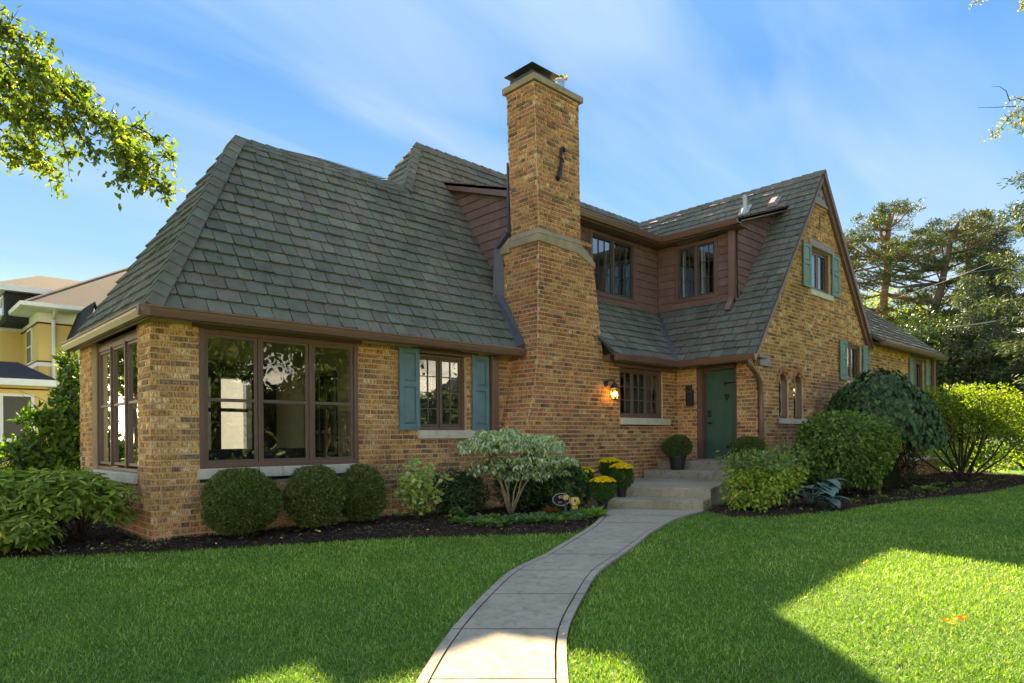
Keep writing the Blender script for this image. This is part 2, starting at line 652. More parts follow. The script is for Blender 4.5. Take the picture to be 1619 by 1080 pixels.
def spans(base, holes, z):
    """base list of (a,b); holes list of functions/rects -> remaining spans"""
    out = list(base)
    for h in holes:
        if callable(h):
            r = h(z)
            if r is None:
                continue
            ha, hb = r
        else:
            ha, hb, hz0, hz1 = h
            if not (hz0 <= z <= hz1):
                continue
        nxt = []
        for a, b in out:
            if hb <= a or ha >= b:
                nxt.append((a, b))
            else:
                if ha > a:
                    nxt.append((a, ha))
                if hb < b:
                    nxt.append((hb, b))
        out = nxt
    return out

# ------------------------------------------------------------------ brick house
house = thing('brick_house', 'tan brick storybook house with steep shingled roofs, tall chimney and green door', 'house')

XF, YF = 2.35, 8.4717          # left front corner of the sunroom
YC = 7.849                     # plane of the chimney front and entry bay
XD = 12.258                    # door wall
YG = 6.0987                    # big gable wall
EZ = 2.60
fF1 = Fr((0, YF, 0), (1, 0, 0), (0, -1, 0))
fSide = Fr((XF, 0, 0), (0, 1, 0), (-1, 0, 0))
fF2 = Fr((0, YC, 0), (1, 0, 0), (0, -1, 0))
fDoor = Fr((XD, 0, 0), (0, 1, 0), (-1, 0, 0))
fG = Fr((0, YG, 0), (1, 0, 0), (0, -1, 0))
ZB = -0.0733 * 3

WALL = {}


def finish_wall(mb, name='wall', mat='mortar'):
    return mb


def wall_obj(name='wall'):
    me = bpy.data.meshes.new(name)
    o = bpy.data.objects.new(name, me)
    COL.objects.link(o)
    o.parent = house
    return o


def set_mesh(o, mb, mat):
    me = mb.mesh(o.name, mat)
    old = o.data
    o.data = me
    bpy.data.meshes.remove(old)


def pal_low(base):
    def f(u, z):
        return 'red' if random.random() < max(0.0, min(0.75, (0.75 - z) * 1.1)) else base
    return f


# --- front wall of the sunroom wing
w = wall_obj()
holesF1 = [(2.88, 5.02, 0.61, 2.9), (6.09, 7.05, 1.10, 2.9)]
mb = brick_wall(w, fF1, lambda z: spans([(XF + 0.004, 8.1)], holesF1, z), ZB, 2.53,
                lambda u, z: 'gold' if u < 3 and random.random() < 0.95 - max(0, 0.5 - z) else pal_low('mix' if random.random() < .75 else 'gold')(u, z), ustart=XF - 0.008, ext=0.013)
set_mesh(w, mb, M['mortar'])
# --- left side wall
w = wall_obj()
YR = 12.05
holesS = [(8.99, 11.30, 0.59, 2.9)]
mb = brick_wall(w, fSide, lambda z: spans([(YF + 0.013, YR)], holesS, z), ZB, 2.53, pal_low('gold'), ustart=YF)
set_mesh(w, mb, M['mortar'])
# --- rear wall of the sunroom, glazed
mb = MB()
fRear = Fr((0, 11.80, 0), (1, 0, 0), (0, -1, 0))
for a, b in ((XF + 0.23, 3.35), (4.20, 4.37), (4.90, 5.45)):
    mb.box(fRear, a, b, 0.0, 2.5, -0.24, 0)
mb.box(fRear, 3.35, 4.20, 2.18, 2.5, -0.24, 0)
mb.box(fRear, 4.37, 4.90, 2.18, 2.5, -0.24, 0)
mb.box(fRear, 3.35, 4.20, 0.0, 0.55, -0.24, 0)
mb.box(fRear, 4.37, 4.90, 0.0, 0.55, -0.24, 0)
mb.box(fRear, 3.35, 4.20, 1.60, 1.66, -0.12, -0.04)
mb.box(fRear, 4.37, 4.90, 1.60, 1.66, -0.12, -0.04)
mb.build('rear_wall', M['indark'], house)

# --- chimney outline
CLP = [(-0.3, 7.28), (0.0, 7.35), (0.4, 7.47), (0.8, 7.62), (1.13, 7.76), (1.39, 7.83), (1.65, 7.92), (2.08, 8.03), (2.5, 8.08), (4.6, 8.14), (7.1, 8.05)]


def cl(z):
    for (a, x), (b, y) in zip(CLP, CLP[1:]):
        if z <= b:
            return x + (y - x) * max(0, (z - a)) / (b - a)
    return CLP[-1][1]


def cr(z):
    return 9.79 + (9.56 - 9.79) * (z - 2.7) / 1.5 if z < 4.6 else 9.2 - 0.012 * (z - 4.6)


def pal_ch(u, z):
    r = random.random()
    if z < 2.6:
        if u < 8.9:
            return 'red' if r < 0.68 else 'mix'
        return 'mix' if r < 0.6 else ('red' if r < 0.72 else 'brown')
    if z < 4.3:
        return 'red' if r < 0.5 else 'mix'
    return 'red' if r < 0.4 else ('brown' if r < 0.62 else 'mix')


w = wall_obj()
holesF2 = [(10.30, 11.73, 1.35, 2.46)]
mb = brick_wall(w, fF2, lambda z: spans([(cl(z), XD + 0.2)], holesF2, z), ZB, 35 * CH, pal_ch)
set_mesh(w, mb, M['mortar'])

chim = wall_obj('chimney')
mb = brick_wall(chim, fF2, lambda z: [(cl(z), cr(z))], 35 * CH, 4.38, pal_ch)
mb2 = brick_wall(chim, fF2, lambda z: [(cl(z), cr(z))], 62 * CH, 7.05, pal_ch, thick=0.3)
mb.add(mb2.v, mb2.f)
mb.bbox(8.3, 9.12, YC + 0.2, 8.49, 4.2, 7.05)
mb.prism([(8.3, YC + .1, 2.4), (9.77, YC + .1, 2.4), (9.77, 8.70, 2.4), (8.3, 8.70, 2.4)],
         [(8.3, YC + .1, 4.3), (9.54, YC + .1, 4.3), (9.54, 8.70, 4.3), (8.3, 8.70, 4.3)])


class FrC(Fr):
    def P(s, u, z, d=0.0):
        return (cl(z) - d, u, z)


fCL = FrC((0, 0, 0), (0, 1, 0), (-1, 0, 0))


def ybk(z):
    if z < 2.6:
        return YF
    return min(8.72, 8.17 + (z - 2.6) / 1.575 + 0.12)


for za, zb, fn, th in ((ZB, 60 * CH, lambda z: [(YC + 0.012, ybk(z))], 0.3), (62 * CH, 7.05, lambda z: [(YC + 0.012, 8.52)], 0.2)):
    m3 = brick_wall(chim, fCL, fn, za, zb, lambda u, z: 'brown' if random.random() < .3 else pal_ch(8.2, z), ustart=YC, thick=th)
    mb.add(m3.v, m3.f)
fCRt = Fr((9.185, 0, 0), (0, 1, 0), (1, 0, 0))
m3 = brick_wall(chim, fCRt, lambda z: [(YC + 0.012, 8.50)], 62 * CH, 7.05, pal_ch, thick=0.1)
mb.add(m3.v, m3.f)
set_mesh(chim, mb, M['mortar'])
# weathering stone on the shoulder
sb = MB()
pr = [(8.095, 4.40), (9.12, 4.36), (9.59, 4.17), (9.59, 4.27), (9.215, 4.53), (8.11, 4.53)]
sb.prism([(x, 7.822, z) for x, z in pr], [(x, 8.53, z) for x, z in pr])
sb.prism([(8.11, 7.822, 4.531), (9.21, 7.822, 4.531), (9.21, 8.53, 4.531), (8.11, 8.53, 4.531)], [(8.13, 7.842, 4.63), (9.20, 7.842, 4.63), (9.20, 8.53, 4.63), (8.13, 8.53, 4.63)])
pr = [(8.065, 4.33), (9.10, 4.33), (9.60, 4.15), (9.60, 4.26), (9.20, 4.60), (8.09, 4.60)]
pr2 = [(8.065, 4.33), (9.10, 4.33), (9.60, 4.15), (9.60, 4.25), (9.20, 4.44), (8.07, 4.44)]
sb.prism([(x, 8.532, z) for x, z in pr], [(x, 8.75, z) for x, z in pr2])
sb.build('shoulder_stone', M['stone_d'], chim, bevel=0.012)
sb = MB().bbox(7.995, 9.25, 7.795, 8.58, 7.055, 7.165)
sb.prism([(8.05, 7.85, 7.166), (9.20, 7.85, 7.166), (9.20, 8.53, 7.166), (8.05, 8.53, 7.166)], [(8.2, 7.95, 7.235), (9.1, 7.95, 7.235), (9.1, 8.45, 7.235), (8.2, 8.45, 7.235)])
sb.build('capstone', M['stone_d'], chim, bevel=0.01)
sb = MB().bbox(8.08, 8.64, 7.92, 8.46, 7.22, 7.28)
for x in (8.14, 8.58):
    for y in (8.0, 8.4):
        sb.bbox(x - .01, x + .01, y - .01, y + .01, 7.29, 7.40)
sb.prism([(8.00, 7.84, 7.35), (8.68, 7.84, 7.35), (8.68, 8.54, 7.35), (8.00, 8.54, 7.35)], [(8.31, 8.16, 7.47), (8.35, 8.16, 7.47), (8.35, 8.20, 7.47), (8.31, 8.20, 7.47)])
sb.build('chimney_hood', M['capiron'], chim)
sb = MB().lathe((8.90, 8.02, 7.17), [(0.12, 0.0), (0.085, 0.09), (0.07, 0.1), (0.07, 0.2), (0.076, 0.2), (0.076, 0.215), (0.07, 0.215), (0.07, 0.27), (0.125, 0.285), (0.13, 0.30), (0.05, 0.335)], 20)
sb.build('flue_pipe', M['steel'], chim, smooth=False)
# wrought iron tie on the stack
sb = MB()
sb.tube([(8.55, 7.80, 5.54), (8.575, 7.80, 5.56), (8.60, 7.80, 5.60), (8.63, 7.80, 5.68), (8.65, 7.80, 5.80), (8.65, 7.80, 5.92), (8.65, 7.80, 6.03), (8.665, 7.80, 6.09), (8.70, 7.80, 6.115), (8.735, 7.80, 6.09), (8.73, 7.80, 6.06)],
        [0.046, 0.05, 0.044, 0.034, 0.027, 0.024, 0.024, 0.024, 0.024, 0.028, 0.034], 8)
sb.tube([(8.575, 7.795, 5.915), (8.62, 7.79, 5.925), (8.68, 7.79, 5.90), (8.72, 7.795, 5.86)], [0.014, 0.02, 0.02, 0.012], 8)
sb.build('iron_tie', M['iron'], chim)

# --- door wall: pier left of the door, pier right of the door
w = wall_obj()
DY0, DY1 = 6.50, 7.38
holesD = [(DY0, DY1, 0.60, 2.9)]
mb = brick_wall(w, fDoor, lambda z: spans([(YG + 0.012, YC - 0.012)], holesD, z), ZB, 2.56, lambda u, z: 'gold' if (z > 1.9 and u > 7 and random.random() < .7) else ('brown' if random.random() < .45 and u < 7 else 'mix'), ustart=YG, thick=0.30)
set_mesh(w, mb, M['mortar'])


# --- gable wall
def gable_iv(z):
    l = XD + 0.004
    if z > 2.5:
        l = max(XD + 0.004, 11.78 + (z + 0.08 - 2.62) / 1.22)
    if z < 3.42:
        r = 23.6
    else:
        r = 15.32 + (6.94 - 0.10 - z) / 1.22
    return [(l, r)] if r > l else []


def arch(u0, u1, z0, zs):
    c = (u0 + u1) / 2
    rad = (u1 - u0) / 2
    def f(z):
        if z < z0 or z > zs + rad:
            return None
        if z <= zs:
            return (u0, u1)
        h = math.sqrt(max(0, rad * rad - (z - zs) ** 2))
        return (c - h, c + h)
    return f


A1 = (13.20, 13.64)
A2 = (13.88, 14.34)
holesG = [arch(*A1, 1.36, 2.19), arch(*A2, 1.36, 2.19), (14.70, 15.84, 4.15, 5.20), (16.67, 17.73, 2.28, 3.32), (21.70, 22.84, 2.3, 3.30), (12.262, 12.72, 2.45, 2.67)]
w = wall_obj()
mb = brick_wall(w, fG, lambda z: spans(gable_iv(z), holesG, z), ZB, 6.22,
                lambda u, z: 'gold' if random.random() < (0.5 if z > 2.4 else 0.28) else ('brown' if random.random() < .35 else 'mix'), ustart=XD - 0.008, ext=0.013)
set_mesh(w, mb, M['mortar'])
# small slit in the gable
MB().box(fG, 15.24, 15.29, 5.70, 5.98, -0.01, 0.016).build('slit', M['iron'], house)
# arch bricks standing on end round the two little windows
ar = 0
for (a, b) in (A1, A2):
    c, rad = (a + b) / 2, (b - a) / 2
    for i in range(11):
        th = math.pi * (i + 0.5) / 11
        p0 = Vector((c + math.cos(th) * rad, 0, 2.19 + math.sin(th) * rad))
        ax = Vector((math.cos(th), 0, math.sin(th)))
        tg = Vector((-math.sin(th), 0, math.cos(th)))
        q = MB()
        v = []
        for dd in (0.0, 0.021 + random.uniform(0, .003)):
            for (s_, l_) in ((-0.026, 0.003), (0.026, 0.003), (0.042, 0.10), (-0.042, 0.10)):
                p = p0 + ax * l_ + tg * s_
                v.append((p.x, YG - dd, p.z))
        q.add(v, [(3, 2, 1, 0), (4, 5, 6, 7), (0, 1, 5, 4), (2, 3, 7, 6), (1, 2, 6, 5), (3, 0, 4, 7)], brick_col('mix'))
        q.build('brick', M['brick'], w)

# plain walls that close the house at the back and the right
mb = MB()
mb.bbox(23.38, 23.6, YG + 0.23, 12.8, ZB, 3.42)
mb.bbox(5.4, 23.6, 13.2, 13.42, ZB, 2.6)
mb.bbox(2.36, 5.4, 12.05, 12.2, 2.3, 2.55)
mb.build('wall', M['brick'], house)
mb = MB()
mb.bbox(8.25, 12.75, 9.0, 9.1, 3.3, 5.4)
mb.build('inner_wall', M['inwall'], house)


# ------------------------------------------------------------------ stone sills and lintels
def sill(fr, u0, u1, z0, z1, d=0.055, mat='stone', name='sill', parent=None, cuts=()):
    us = [u0, *cuts, u1]
    for a, b in zip(us, us[1:]):
        MB().box(fr, a + 0.003, b - 0.003, z0, z1, -0.16, d).build(name, M[mat], parent or house, bevel=0.006)


# ------------------------------------------------------------------ windows
def window(fr, u0, u1, z0, z1, d, case=0.06, casemat='trim', name='window', depth=0.10, label=None):
    """casing; returns the part that takes sashes and panes"""
    mb = MB()
    mb.box(fr, u0, u0 + case, z0, z1, d - depth, d)
    mb.box(fr, u1 - case, u1, z0, z1, d - depth, d)
    mb.box(fr, u0 + case, u1 - case, z1 - case, z1, d - depth, d)
    mb.box(fr, u0 + case, u1 - case, z0, z0 + case * 0.9, d - depth, d + 0.006)
    o = mb.build(name, M[casemat], house, bevel=0.004)
    if label:
        o['label'] = label
    return o


def sash(win, fr, u0, u1, z0, z1, d, rail=0.04, mid=None, grid=None, mat='sash', mun=0.016, mmat=None, glass='glass'):
    mb = MB()
    t = 0.035
    mb.box(fr, u0, u0 + rail, z0, z1, d - t, d)
    mb.box(fr, u1 - rail, u1, z0, z1, d - t, d)
    mb.box(fr, u0 + rail, u1 - rail, z1 - rail, z1, d - t, d)
    mb.box(fr, u0 + rail, u1 - rail, z0, z0 + rail * 1.15, d - t, d)
    if mid:
        mb.box(fr, u0 + rail, u1 - rail, mid - rail * 0.5, mid + rail * 0.5, d - t, d + 0.004)
    mb.build('sash', M[mat], win, bevel=0.003)
    zs = [z0 + rail * 1.15, z1 - rail] if not mid else [z0 + rail * 1.15, mid - rail * .5, mid + rail * .5, z1 - rail]
    for i in range(0, len(zs), 2):
        a, b, c, e = u0 + rail, u1 - rail, zs[i], zs[i + 1]
        g = MB().box(fr, a, b, c, e, d - 0.022, d - 0.018)
        g.build('pane', M[glass], win)
    if grid:
        nu, nz = grid
        g = MB()
        a, b, c, e = u0 + rail, u1 - rail, z0 + rail, z1 - rail
        for i in range(1, nu):
            x = a + (b - a) * i / nu
            g.box(fr, x - mun / 2, x + mun / 2, c, e, d - 0.030, d - 0.006)
        for i in range(1, nz):
            z = c + (e - c) * i / nz
            g.box(fr, a, b, z - mun / 2, z + mun / 2, d - 0.029, d - 0.007)
        g.build('muntin', M[mmat or mat], win)


def room(fr, u0, u1, z0, z1, depth, back='inwall', curtain=None, dark=False):
    """the room behind a window: floor, ceiling, side walls and back wall"""
    mb = MB()
    t = 0.05
    mb.box(fr, u0 - t, u1 + t, z0 - t, z0, -depth, -0.25)
    mb.box(fr, u0 - t, u1 + t, z1, z1 + t, -depth, -0.25)
    mb.box(fr, u0 - t, u0, z0, z1, -depth, -0.25)
    mb.box(fr, u1, u1 + t, z0, z1, -depth, -0.25)
    mb.box(fr, u0 - t, u1 + t, z0 - t, z1 + t, -depth - t, -depth)
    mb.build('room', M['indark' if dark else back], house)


def curtain(win, fr, u0, u1, z0, z1, d, folds=7, amp=0.02, mat='curtain'):
    vs, fs = [], []
    n = folds * 6
    for i in range(n + 1):
        u = u0 + (u1 - u0) * i / n
        dd = d + amp * math.sin(2 * math.pi * i / 6) + random.uniform(-.003, .003)
        vs += [fr.P(u, z0, dd), fr.P(u, z1, dd)]
        if i:
            k = len(vs)
            fs.append((k - 4, k - 2, k - 1, k - 3))
    MB().add(vs, fs).build('curtain', M[mat], win)


# sunroom front: three double-hung sashes
win = window(fF1, 2.88, 5.04, 0.765, 2.46, 0.02, 0.06, label='wide triple sunroom window in dark brown casing')
mb = MB()
for a, b in ((3.60, 3.625), (4.30, 4.34)):
    mb.box(fF1, a, b, 0.81, 2.41, -0.06, 0.012)
mb.build('mullion', M['trim'], win)
for a, b in ((2.945, 3.595), (3.63, 4.295), (4.345, 4.975)):
    sash(win, fF1, a, b, 0.815, 2.405, 0.0, rail=0.04, mid=1.60)
MB().box(fF1, 2.80, 5.10, 2.462, 2.545, -0.1, 0.05).build('header_board', M['trim'], house, bevel=0.004)
sill(fF1, 2.84, 4.98, 0.635, 0.762, cuts=(3.9,))
# sunroom side
win = window(fSide, 8.99, 11.30, 0.71, 2.50, -0.06, 0.05, label='triple sunroom window on the shaded side wall')
for a, b in ((9.05, 9.76), (9.80, 10.48), (10.52, 11.24)):
    sash(win, fSide, a, b, 0.78, 2.38, -0.08, rail=0.035, mid=1.60)
mb = MB()
for a in (9.765, 10.485):
    mb.box(fSide, a, a + 0.03, 0.76, 2.40, -0.14, -0.05)
mb.box(fSide, 9.04, 11.25, 2.385, 2.45, -0.13, -0.07)
mb.build('mullion', M['trim'], win)
sill(fSide, 8.99, 11.3, 0.585, 0.705, 0.05)

# sunroom inside
mb = MB()
mb.bbox(2.58, 5.45, 8.70, 11.80, 0.30, 0.36)
mb.build('sunroom_floor', M['floor'], house)
MB().bbox(2.50, 5.45, 8.72, 11.80, 2.47, 2.52).build('sunroom_ceiling', M['inceil'], house)
mb = MB()
mb.bbox(5.35, 5.45, 8.70, 9.6, 0.3, 2.5)
mb.bbox(5.35, 5.45, 10.7, 11.80, 0.3, 2.5)
mb.bbox(5.35, 5.45, 9.6, 10.7, 2.2, 2.5)
mb.build('inner_wall', M['inwall'], house)
mb = MB()
fi = Fr((5.36, 0, 0), (0, 1, 0), (-1, 0, 0))
for y in (9.6, 9.9, 10.13, 10.37, 10.62):
    mb.box(fi, y, y + 0.08 if y in (9.6, 10.62) else y + 0.035, 0.36, 2.2, -0.04, 0.03)
for z in (0.36, 0.8, 1.2, 1.6, 2.12):
    mb.box(fi, 9.6, 10.7, z, z + 0.06, -0.035, 0.02)
mb.build('french_door', M['indark'], house)
MB().bbox(5.5, 7.9, 8.72, 12.9, 0.25, 0.3).build('inner_floor', M['floor'], house)
MB().bbox(5.5, 8.2, 12.6, 12.7, 0.2, 2.5).build('inner_wall', M['inwall'], house)
MB().bbox(5.5, 8.2, 8.72, 12.7, 2.47, 2.52).build('inner_ceiling', M['inceil'], house)
MB().bbox(12.30, 18, 6.34, 9.2, 2.57, 2.60).build('inner_ceiling', M['inceil'], house)
MB().bbox(9.9, 12.24, 8.10, 9.2, 2.57, 2.60).build('inner_ceiling', M['inceil'], house)

# kitchen window with shutters
win = window(fF1, 6.09, 7.05, 1.24, 2.42, -0.05, 0.05, label='multi-paned casement between two teal shutters')
for a, b in ((6.14, 6.555), (6.585, 7.0)):
    sash(win, fF1, a, b, 1.29, 2.37, -0.08, rail=0.035, grid=(2, 4), mun=0.015)
MB().box(fF1, 6.557, 6.583, 1.28, 2.38, -0.13, -0.06).build('mullion', M['trim'], win)
mb = MB().box(fF1, 5.98, 7.30, 2.425, 2.50, -0.1, 0.035)
mb.build('header_board', M['trim'], house, bevel=0.004)
sill(fF1, 6.06, 7.24, 1.105, 1.235, 0.055)


def shutter(fr, u0, u1, z0, z1, mat, d=0.03):
    mb = MB()
    w_ = u1 - u0
    st = w_ * 0.2
    zm = z0 + (z1 - z0) * 0.56
    mb.box(fr, u0, u0 + st, z0, z1, d, d + 0.035)
    mb.box(fr, u1 - st, u1, z0, z1, d, d + 0.035)
    for a, b in ((z0, z0 + 0.09), (zm - 0.04, zm + 0.04), (z1 - 0.07, z1)):
        mb.box(fr, u0 + st, u1 - st, a, b, d, d + 0.034)
    o = mb.build('shutter', M[mat], house, bevel=0.004)
    for a, b in ((z0 + 0.09, zm - 0.04), (zm + 0.04, z1 - 0.07)):
        p = MB().box(fr, u0 + st, u1 - st, a, b, d + 0.002, d + 0.014)
        P = fr.P
        e = 0.03
        p.prism([P(u0 + st + .008, a + .008, d + .014), P(u1 - st - .008, a + .008, d + .014), P(u1 - st - .008, b - .008, d + .014), P(u0 + st + .008, b - .008, d + .014)],
                [P(u0 + st + e, a + e, d + .028), P(u1 - st - e, a + e, d + .028), P(u1 - st - e, b - e, d + .028), P(u0 + st + e, b - e, d + .028)])
        p.build('panel', M[mat], o)
    return o


shutter(fF1, 5.72, 6.085, 1.235, 2.475, 'teal')
shutter(fF1, 7.14, 7.50, 1.235, 2.465, 'teal')

# entry bay window with dark bars
win = window(fF2, 10.30, 11.74, 1.485, 2.43, -0.03, 0.06, label='barred brown window beside the glowing wall lantern')
for a, b in ((10.36, 10.80), (10.80, 11.245), (11.245, 11.68)):
    sash(win, fF2, a + .005, b - .005, 1.53, 2.38, -0.07, rail=0.035, grid=(2, 3), mun=0.018)
sill(fF2, 10.28, 11.92, 1.345, 1.475, 0.06, cuts=(11.12,))
mb = MB()
mb.box(fF2, 9.80, 12.10, 2.50, 2.60, -0.02, 0.16)
mb.box(fF2, 10.12, 11.98, 2.425, 2.498, -0.02, 0.09)
mb.build('header_board', M['trim'], house, bevel=0.004)
room(fF2, 10.2, 11.85, 1.1, 2.46, 1.1)
curtain(win, fF2, 10.34, 10.62, 1.5, 2.4, -0.2, 3)
curtain(win, fF2, 10.78, 11.0, 1.5, 2.2, -0.24, 3)
curtain(win, fF2, 11.5, 11.72, 1.5, 2.4, -0.2, 3)

# door
fDr = Fr((XD + 0.15, 0, 0), (0, 1, 0), (-1, 0, 0))
mb = MB()
mb.box(fDoor, DY1 - 0.11, DY1, 0.63, 2.5, -0.19, 0.008)
mb.box(fDoor, DY0, DY0 + 0.045, 0.63, 2.5, -0.19, -0.03)
mb.box(fDoor, DY0 + 0.045, DY1 - 0.11, 2.44, 2.52, -0.19, 0.0)
mb.build('door_frame', M['trim'], house, bevel=0.004)
door = MB()
ys = [DY0 + 0.05, 6.68, 6.87, 7.06, DY1 - 0.115]
for a, b in zip(ys, ys[1:]):
    door.box(fDr, a + 0.003, b - 0.003, 0.66, 2.435, -0.05, 0.0)
door.box(fDr, DY0 + 0.05, DY1 - 0.115, 0.66, 2.435, -0.055, -0.006)
door = door.build('door', M['door'], house, bevel=0.003)
hb = MB()
hb.tube([fDr.P(DY0 + 0.05, 2.17, 0.012), fDr.P(6.80, 2.17, 0.012)], 0.012, 6)
for dz in (-0.04, 0.0, 0.04):
    hb.tube([fDr.P(6.80, 2.17, 0.012), fDr.P(6.86 - abs(dz) * .6, 2.17 + dz, 0.012)], [0.016, 0.008], 6)
hb.tube([fDr.P(DY0 + 0.055, 2.10, 0.012), fDr.P(DY0 + 0.055, 2.24, 0.012)], 0.014, 6)
hb.build('strap_hinge', M['iron'], door)
hb = MB()
hb.tube([fDr.P(DY0 + 0.05, 0.90, 0.012), fDr.P(6.76, 0.90, 0.012)], 0.012, 6)
for dz in (-0.04, 0.0, 0.04):
    hb.tube([fDr.P(6.76, 0.90, 0.012), fDr.P(6.82 - abs(dz) * .6, 0.90 + dz, 0.012)], [0.016, 0.008], 6)
hb.build('strap_hinge', M['iron'], door)
hb = MB()
hb.prism([fDr.P(6.74, 1.95, 0.0), fDr.P(6.85, 1.95, 0.0), fDr.P(6.84, 1.87, 0.0), fDr.P(6.795, 1.81, 0.0), fDr.P(6.75, 1.87, 0.0)],
         [fDr.P(6.755, 1.94, 0.02), fDr.P(6.835, 1.94, 0.02), fDr.P(6.825, 1.875, 0.02), fDr.P(6.795, 1.83, 0.02), fDr.P(6.765, 1.875, 0.02)])
hb.build('door_knocker', M['iron'], door)
hb = MB().box(fDr, 7.14, 7.21, 1.50, 1.64, 0.0, 0.03)
hb.tube([fDr.P(7.175, 1.56, 0.03), fDr.P(7.175, 1.56, 0.045)], 0.022, 12)
hb.build('door_lock', M['iron'], door, bevel=0.008)
hb = MB().tube([fDr.P(7.18, 1.38, 0.0), fDr.P(7.18, 1.38, 0.06)], [0.03, 0.014], 12)
hb.tube([fDr.P(7.18, 1.38, 0.055), fDr.P(7.08, 1.38, 0.055)], 0.011, 8)
hb.build('handle', M['iron'], door)
MB().bbox(XD - 0.06, XD + 0.3, DY0 - 0.0, DY1 + 0.0, 0.60, 0.655).build('threshold', M['stone_d'], house, bevel=0.01)

# little arched windows
for (a, b) in (A1, A2):
    c, rad = (a + b) / 2, (b - a) / 2
    P = fG.P
    mb = MB()
    n = 14
    oc, ic = [], []
    for rr, L in ((rad, oc), (rad - 0.045, ic)):
        L.append((c - rr, 1.46 if rr == rad else 1.505))
        for i in range(n + 1):
            th = math.pi - math.pi * i / n
            L.append((c + rr * math.cos(th), 2.19 + rr * math.sin(th)))
        L.append((c + rr, 1.46 if rr == rad else 1.505))
    k = len(oc)
    for i in range(k):
        j2 = (i + 1) % k
        v = [P(*oc[i], -0.03), P(*oc[j2], -0.03), P(*ic[j2], -0.03), P(*ic[i], -0.03), P(*oc[i], -0.12), P(*oc[j2], -0.12), P(*ic[j2], -0.12), P(*ic[i], -0.12)]
        mb.add(v, [(0, 1, 2, 3), (7, 6, 5, 4), (3, 2, 6, 7), (0, 4, 5, 1)])
    win = mb.build('arched_window', M['trim'], house)
    rg = MB()
    for i in range(n):
        t0_, t1_ = math.pi * i / n, math.pi * (i + 1) / n
        q = [(c + rr * math.cos(t_), 2.19 + rr * math.sin(t_)) for t_, rr in ((t0_, rad), (t1_, rad), (t1_, rad + .10), (t0_, rad + .10))]
        rg.prism([P(*p_, -0.06) for p_ in q], [P(*p_, 0.006) for p_ in q])
    rg.build('arch_ring', M['mortar'], win)
    g = MB()
    g.add([P(*q, -0.08) for q in ic] + [P(*q, -0.085) for q in ic], [tuple(range(k)), tuple(range(2 * k - 1, k - 1, -1))])
    g.build('pane', M['glass'], win)
sill(fG, 13.19, 13.80, 1.35, 1.455, 0.05)
sill(fG, 13.86, 14.46, 1.35, 1.455, 0.05)
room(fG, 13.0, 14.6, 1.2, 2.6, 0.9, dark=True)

# gable windows
for (u0, u1, z0, z1, s0, s1, lab) in ((14.70, 15.84, 4.275, 5.195, 14.30, 16.23, 'upper gable window with pale mauve lintel'),
                                      (16.67, 17.73, 2.405, 3.315, 16.27, 18.12, 'lower gable window between sage shutters'),
                                      (21.70, 22.84, 2.41, 3.29, 21.33, 23.2, 'far gable window under the right eave')):
    win = window(fG, u0, u1, z0, z1, -0.04, 0.05, label=lab)
    um = (u0 + u1) / 2
    for a, b in ((u0 + .05, um - .01), (um + .01, u1 - .05)):
        sash(win, fG, a, b, z0 + .05, z1 - .05, -0.06, rail=0.045)
    curtain(win, fG, u0 + 0.06, u0 + 0.38, z0 + .05, z1 - .05, -0.2, 4, mat='white' if z0 > 4 else 'curtain')
    curtain(win, fG, um + 0.03, um + 0.22, z0 + .05, z1 - .05, -0.2, 3, mat='white' if z0 > 4 else 'curtain')
    sill(fG, u0 + 0.02, u1 + 0.08, z0 - 0.125, z0 - 0.003, 0.05)
    shutter(fG, s0, u0 - 0.01, z0, z1 + 0.01, 'teal2')
    shutter(fG, u1 + 0.0, s1, z0, z1 + 0.01, 'teal2')
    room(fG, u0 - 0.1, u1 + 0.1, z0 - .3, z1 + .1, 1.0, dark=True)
mb = MB().box(fG, 14.64, 15.92, 5.205, 5.36, -0.05, 0.05)
mb.build('lintel', M['mauve'], house, bevel=0.006)
MB().box(fG, 21.6, 22.95, 3.295, 3.41, -0.05, 0.03).build('lintel', M['trim'], house)
MB().box(fG, 12.266, 12.715, 2.455, 2.665, -0.1, 0.07).build('beam_end', M['mauve'], house, bevel=0.006)
# vent board at the peak
mb = MB()
P = fG.P
mb.prism([P(14.86, 6.235, -0.05), P(15.80, 6.235, -0.05), P(15.32, 6.84, -0.05)], [P(14.86, 6.235, 0.03), P(15.80, 6.235, 0.03), P(15.32, 6.84, 0.03)])
mb.box(fG, 14.80, 15.85, 6.18, 6.234, -0.04, 0.05)
vb = mb.build('gable_vent', M['mauve'], house)
hb = MB()
for (u, z) in ((15.26, 6.57), (15.18, 6.40), (15.38, 6.38)):
    hb.tube([P(u, z, 0.025), P(u, z, 0.036)], 0.042, 12)
hb.build('vent_hole', M['iron'], vb)

# ------------------------------------------------------------------ roof
roof = wall_obj('roof')
SHING = []
deck = MB()


def rcol():
    base = random.choice([(0.115, 0.130, 0.105), (0.105, 0.126, 0.108), (0.125, 0.132, 0.105), (0.130, 0.118, 0.098), (0.112, 0.112, 0.102), (0.098, 0.120, 0.104), (0.128, 0.138, 0.108), (0.122, 0.110, 0.100)])
    k = random.uniform(0.85, 1.16)
    return tuple((x * 0.66 + a * 0.27) * k for x, a in zip(base, (0.150, 0.160, 0.152)))


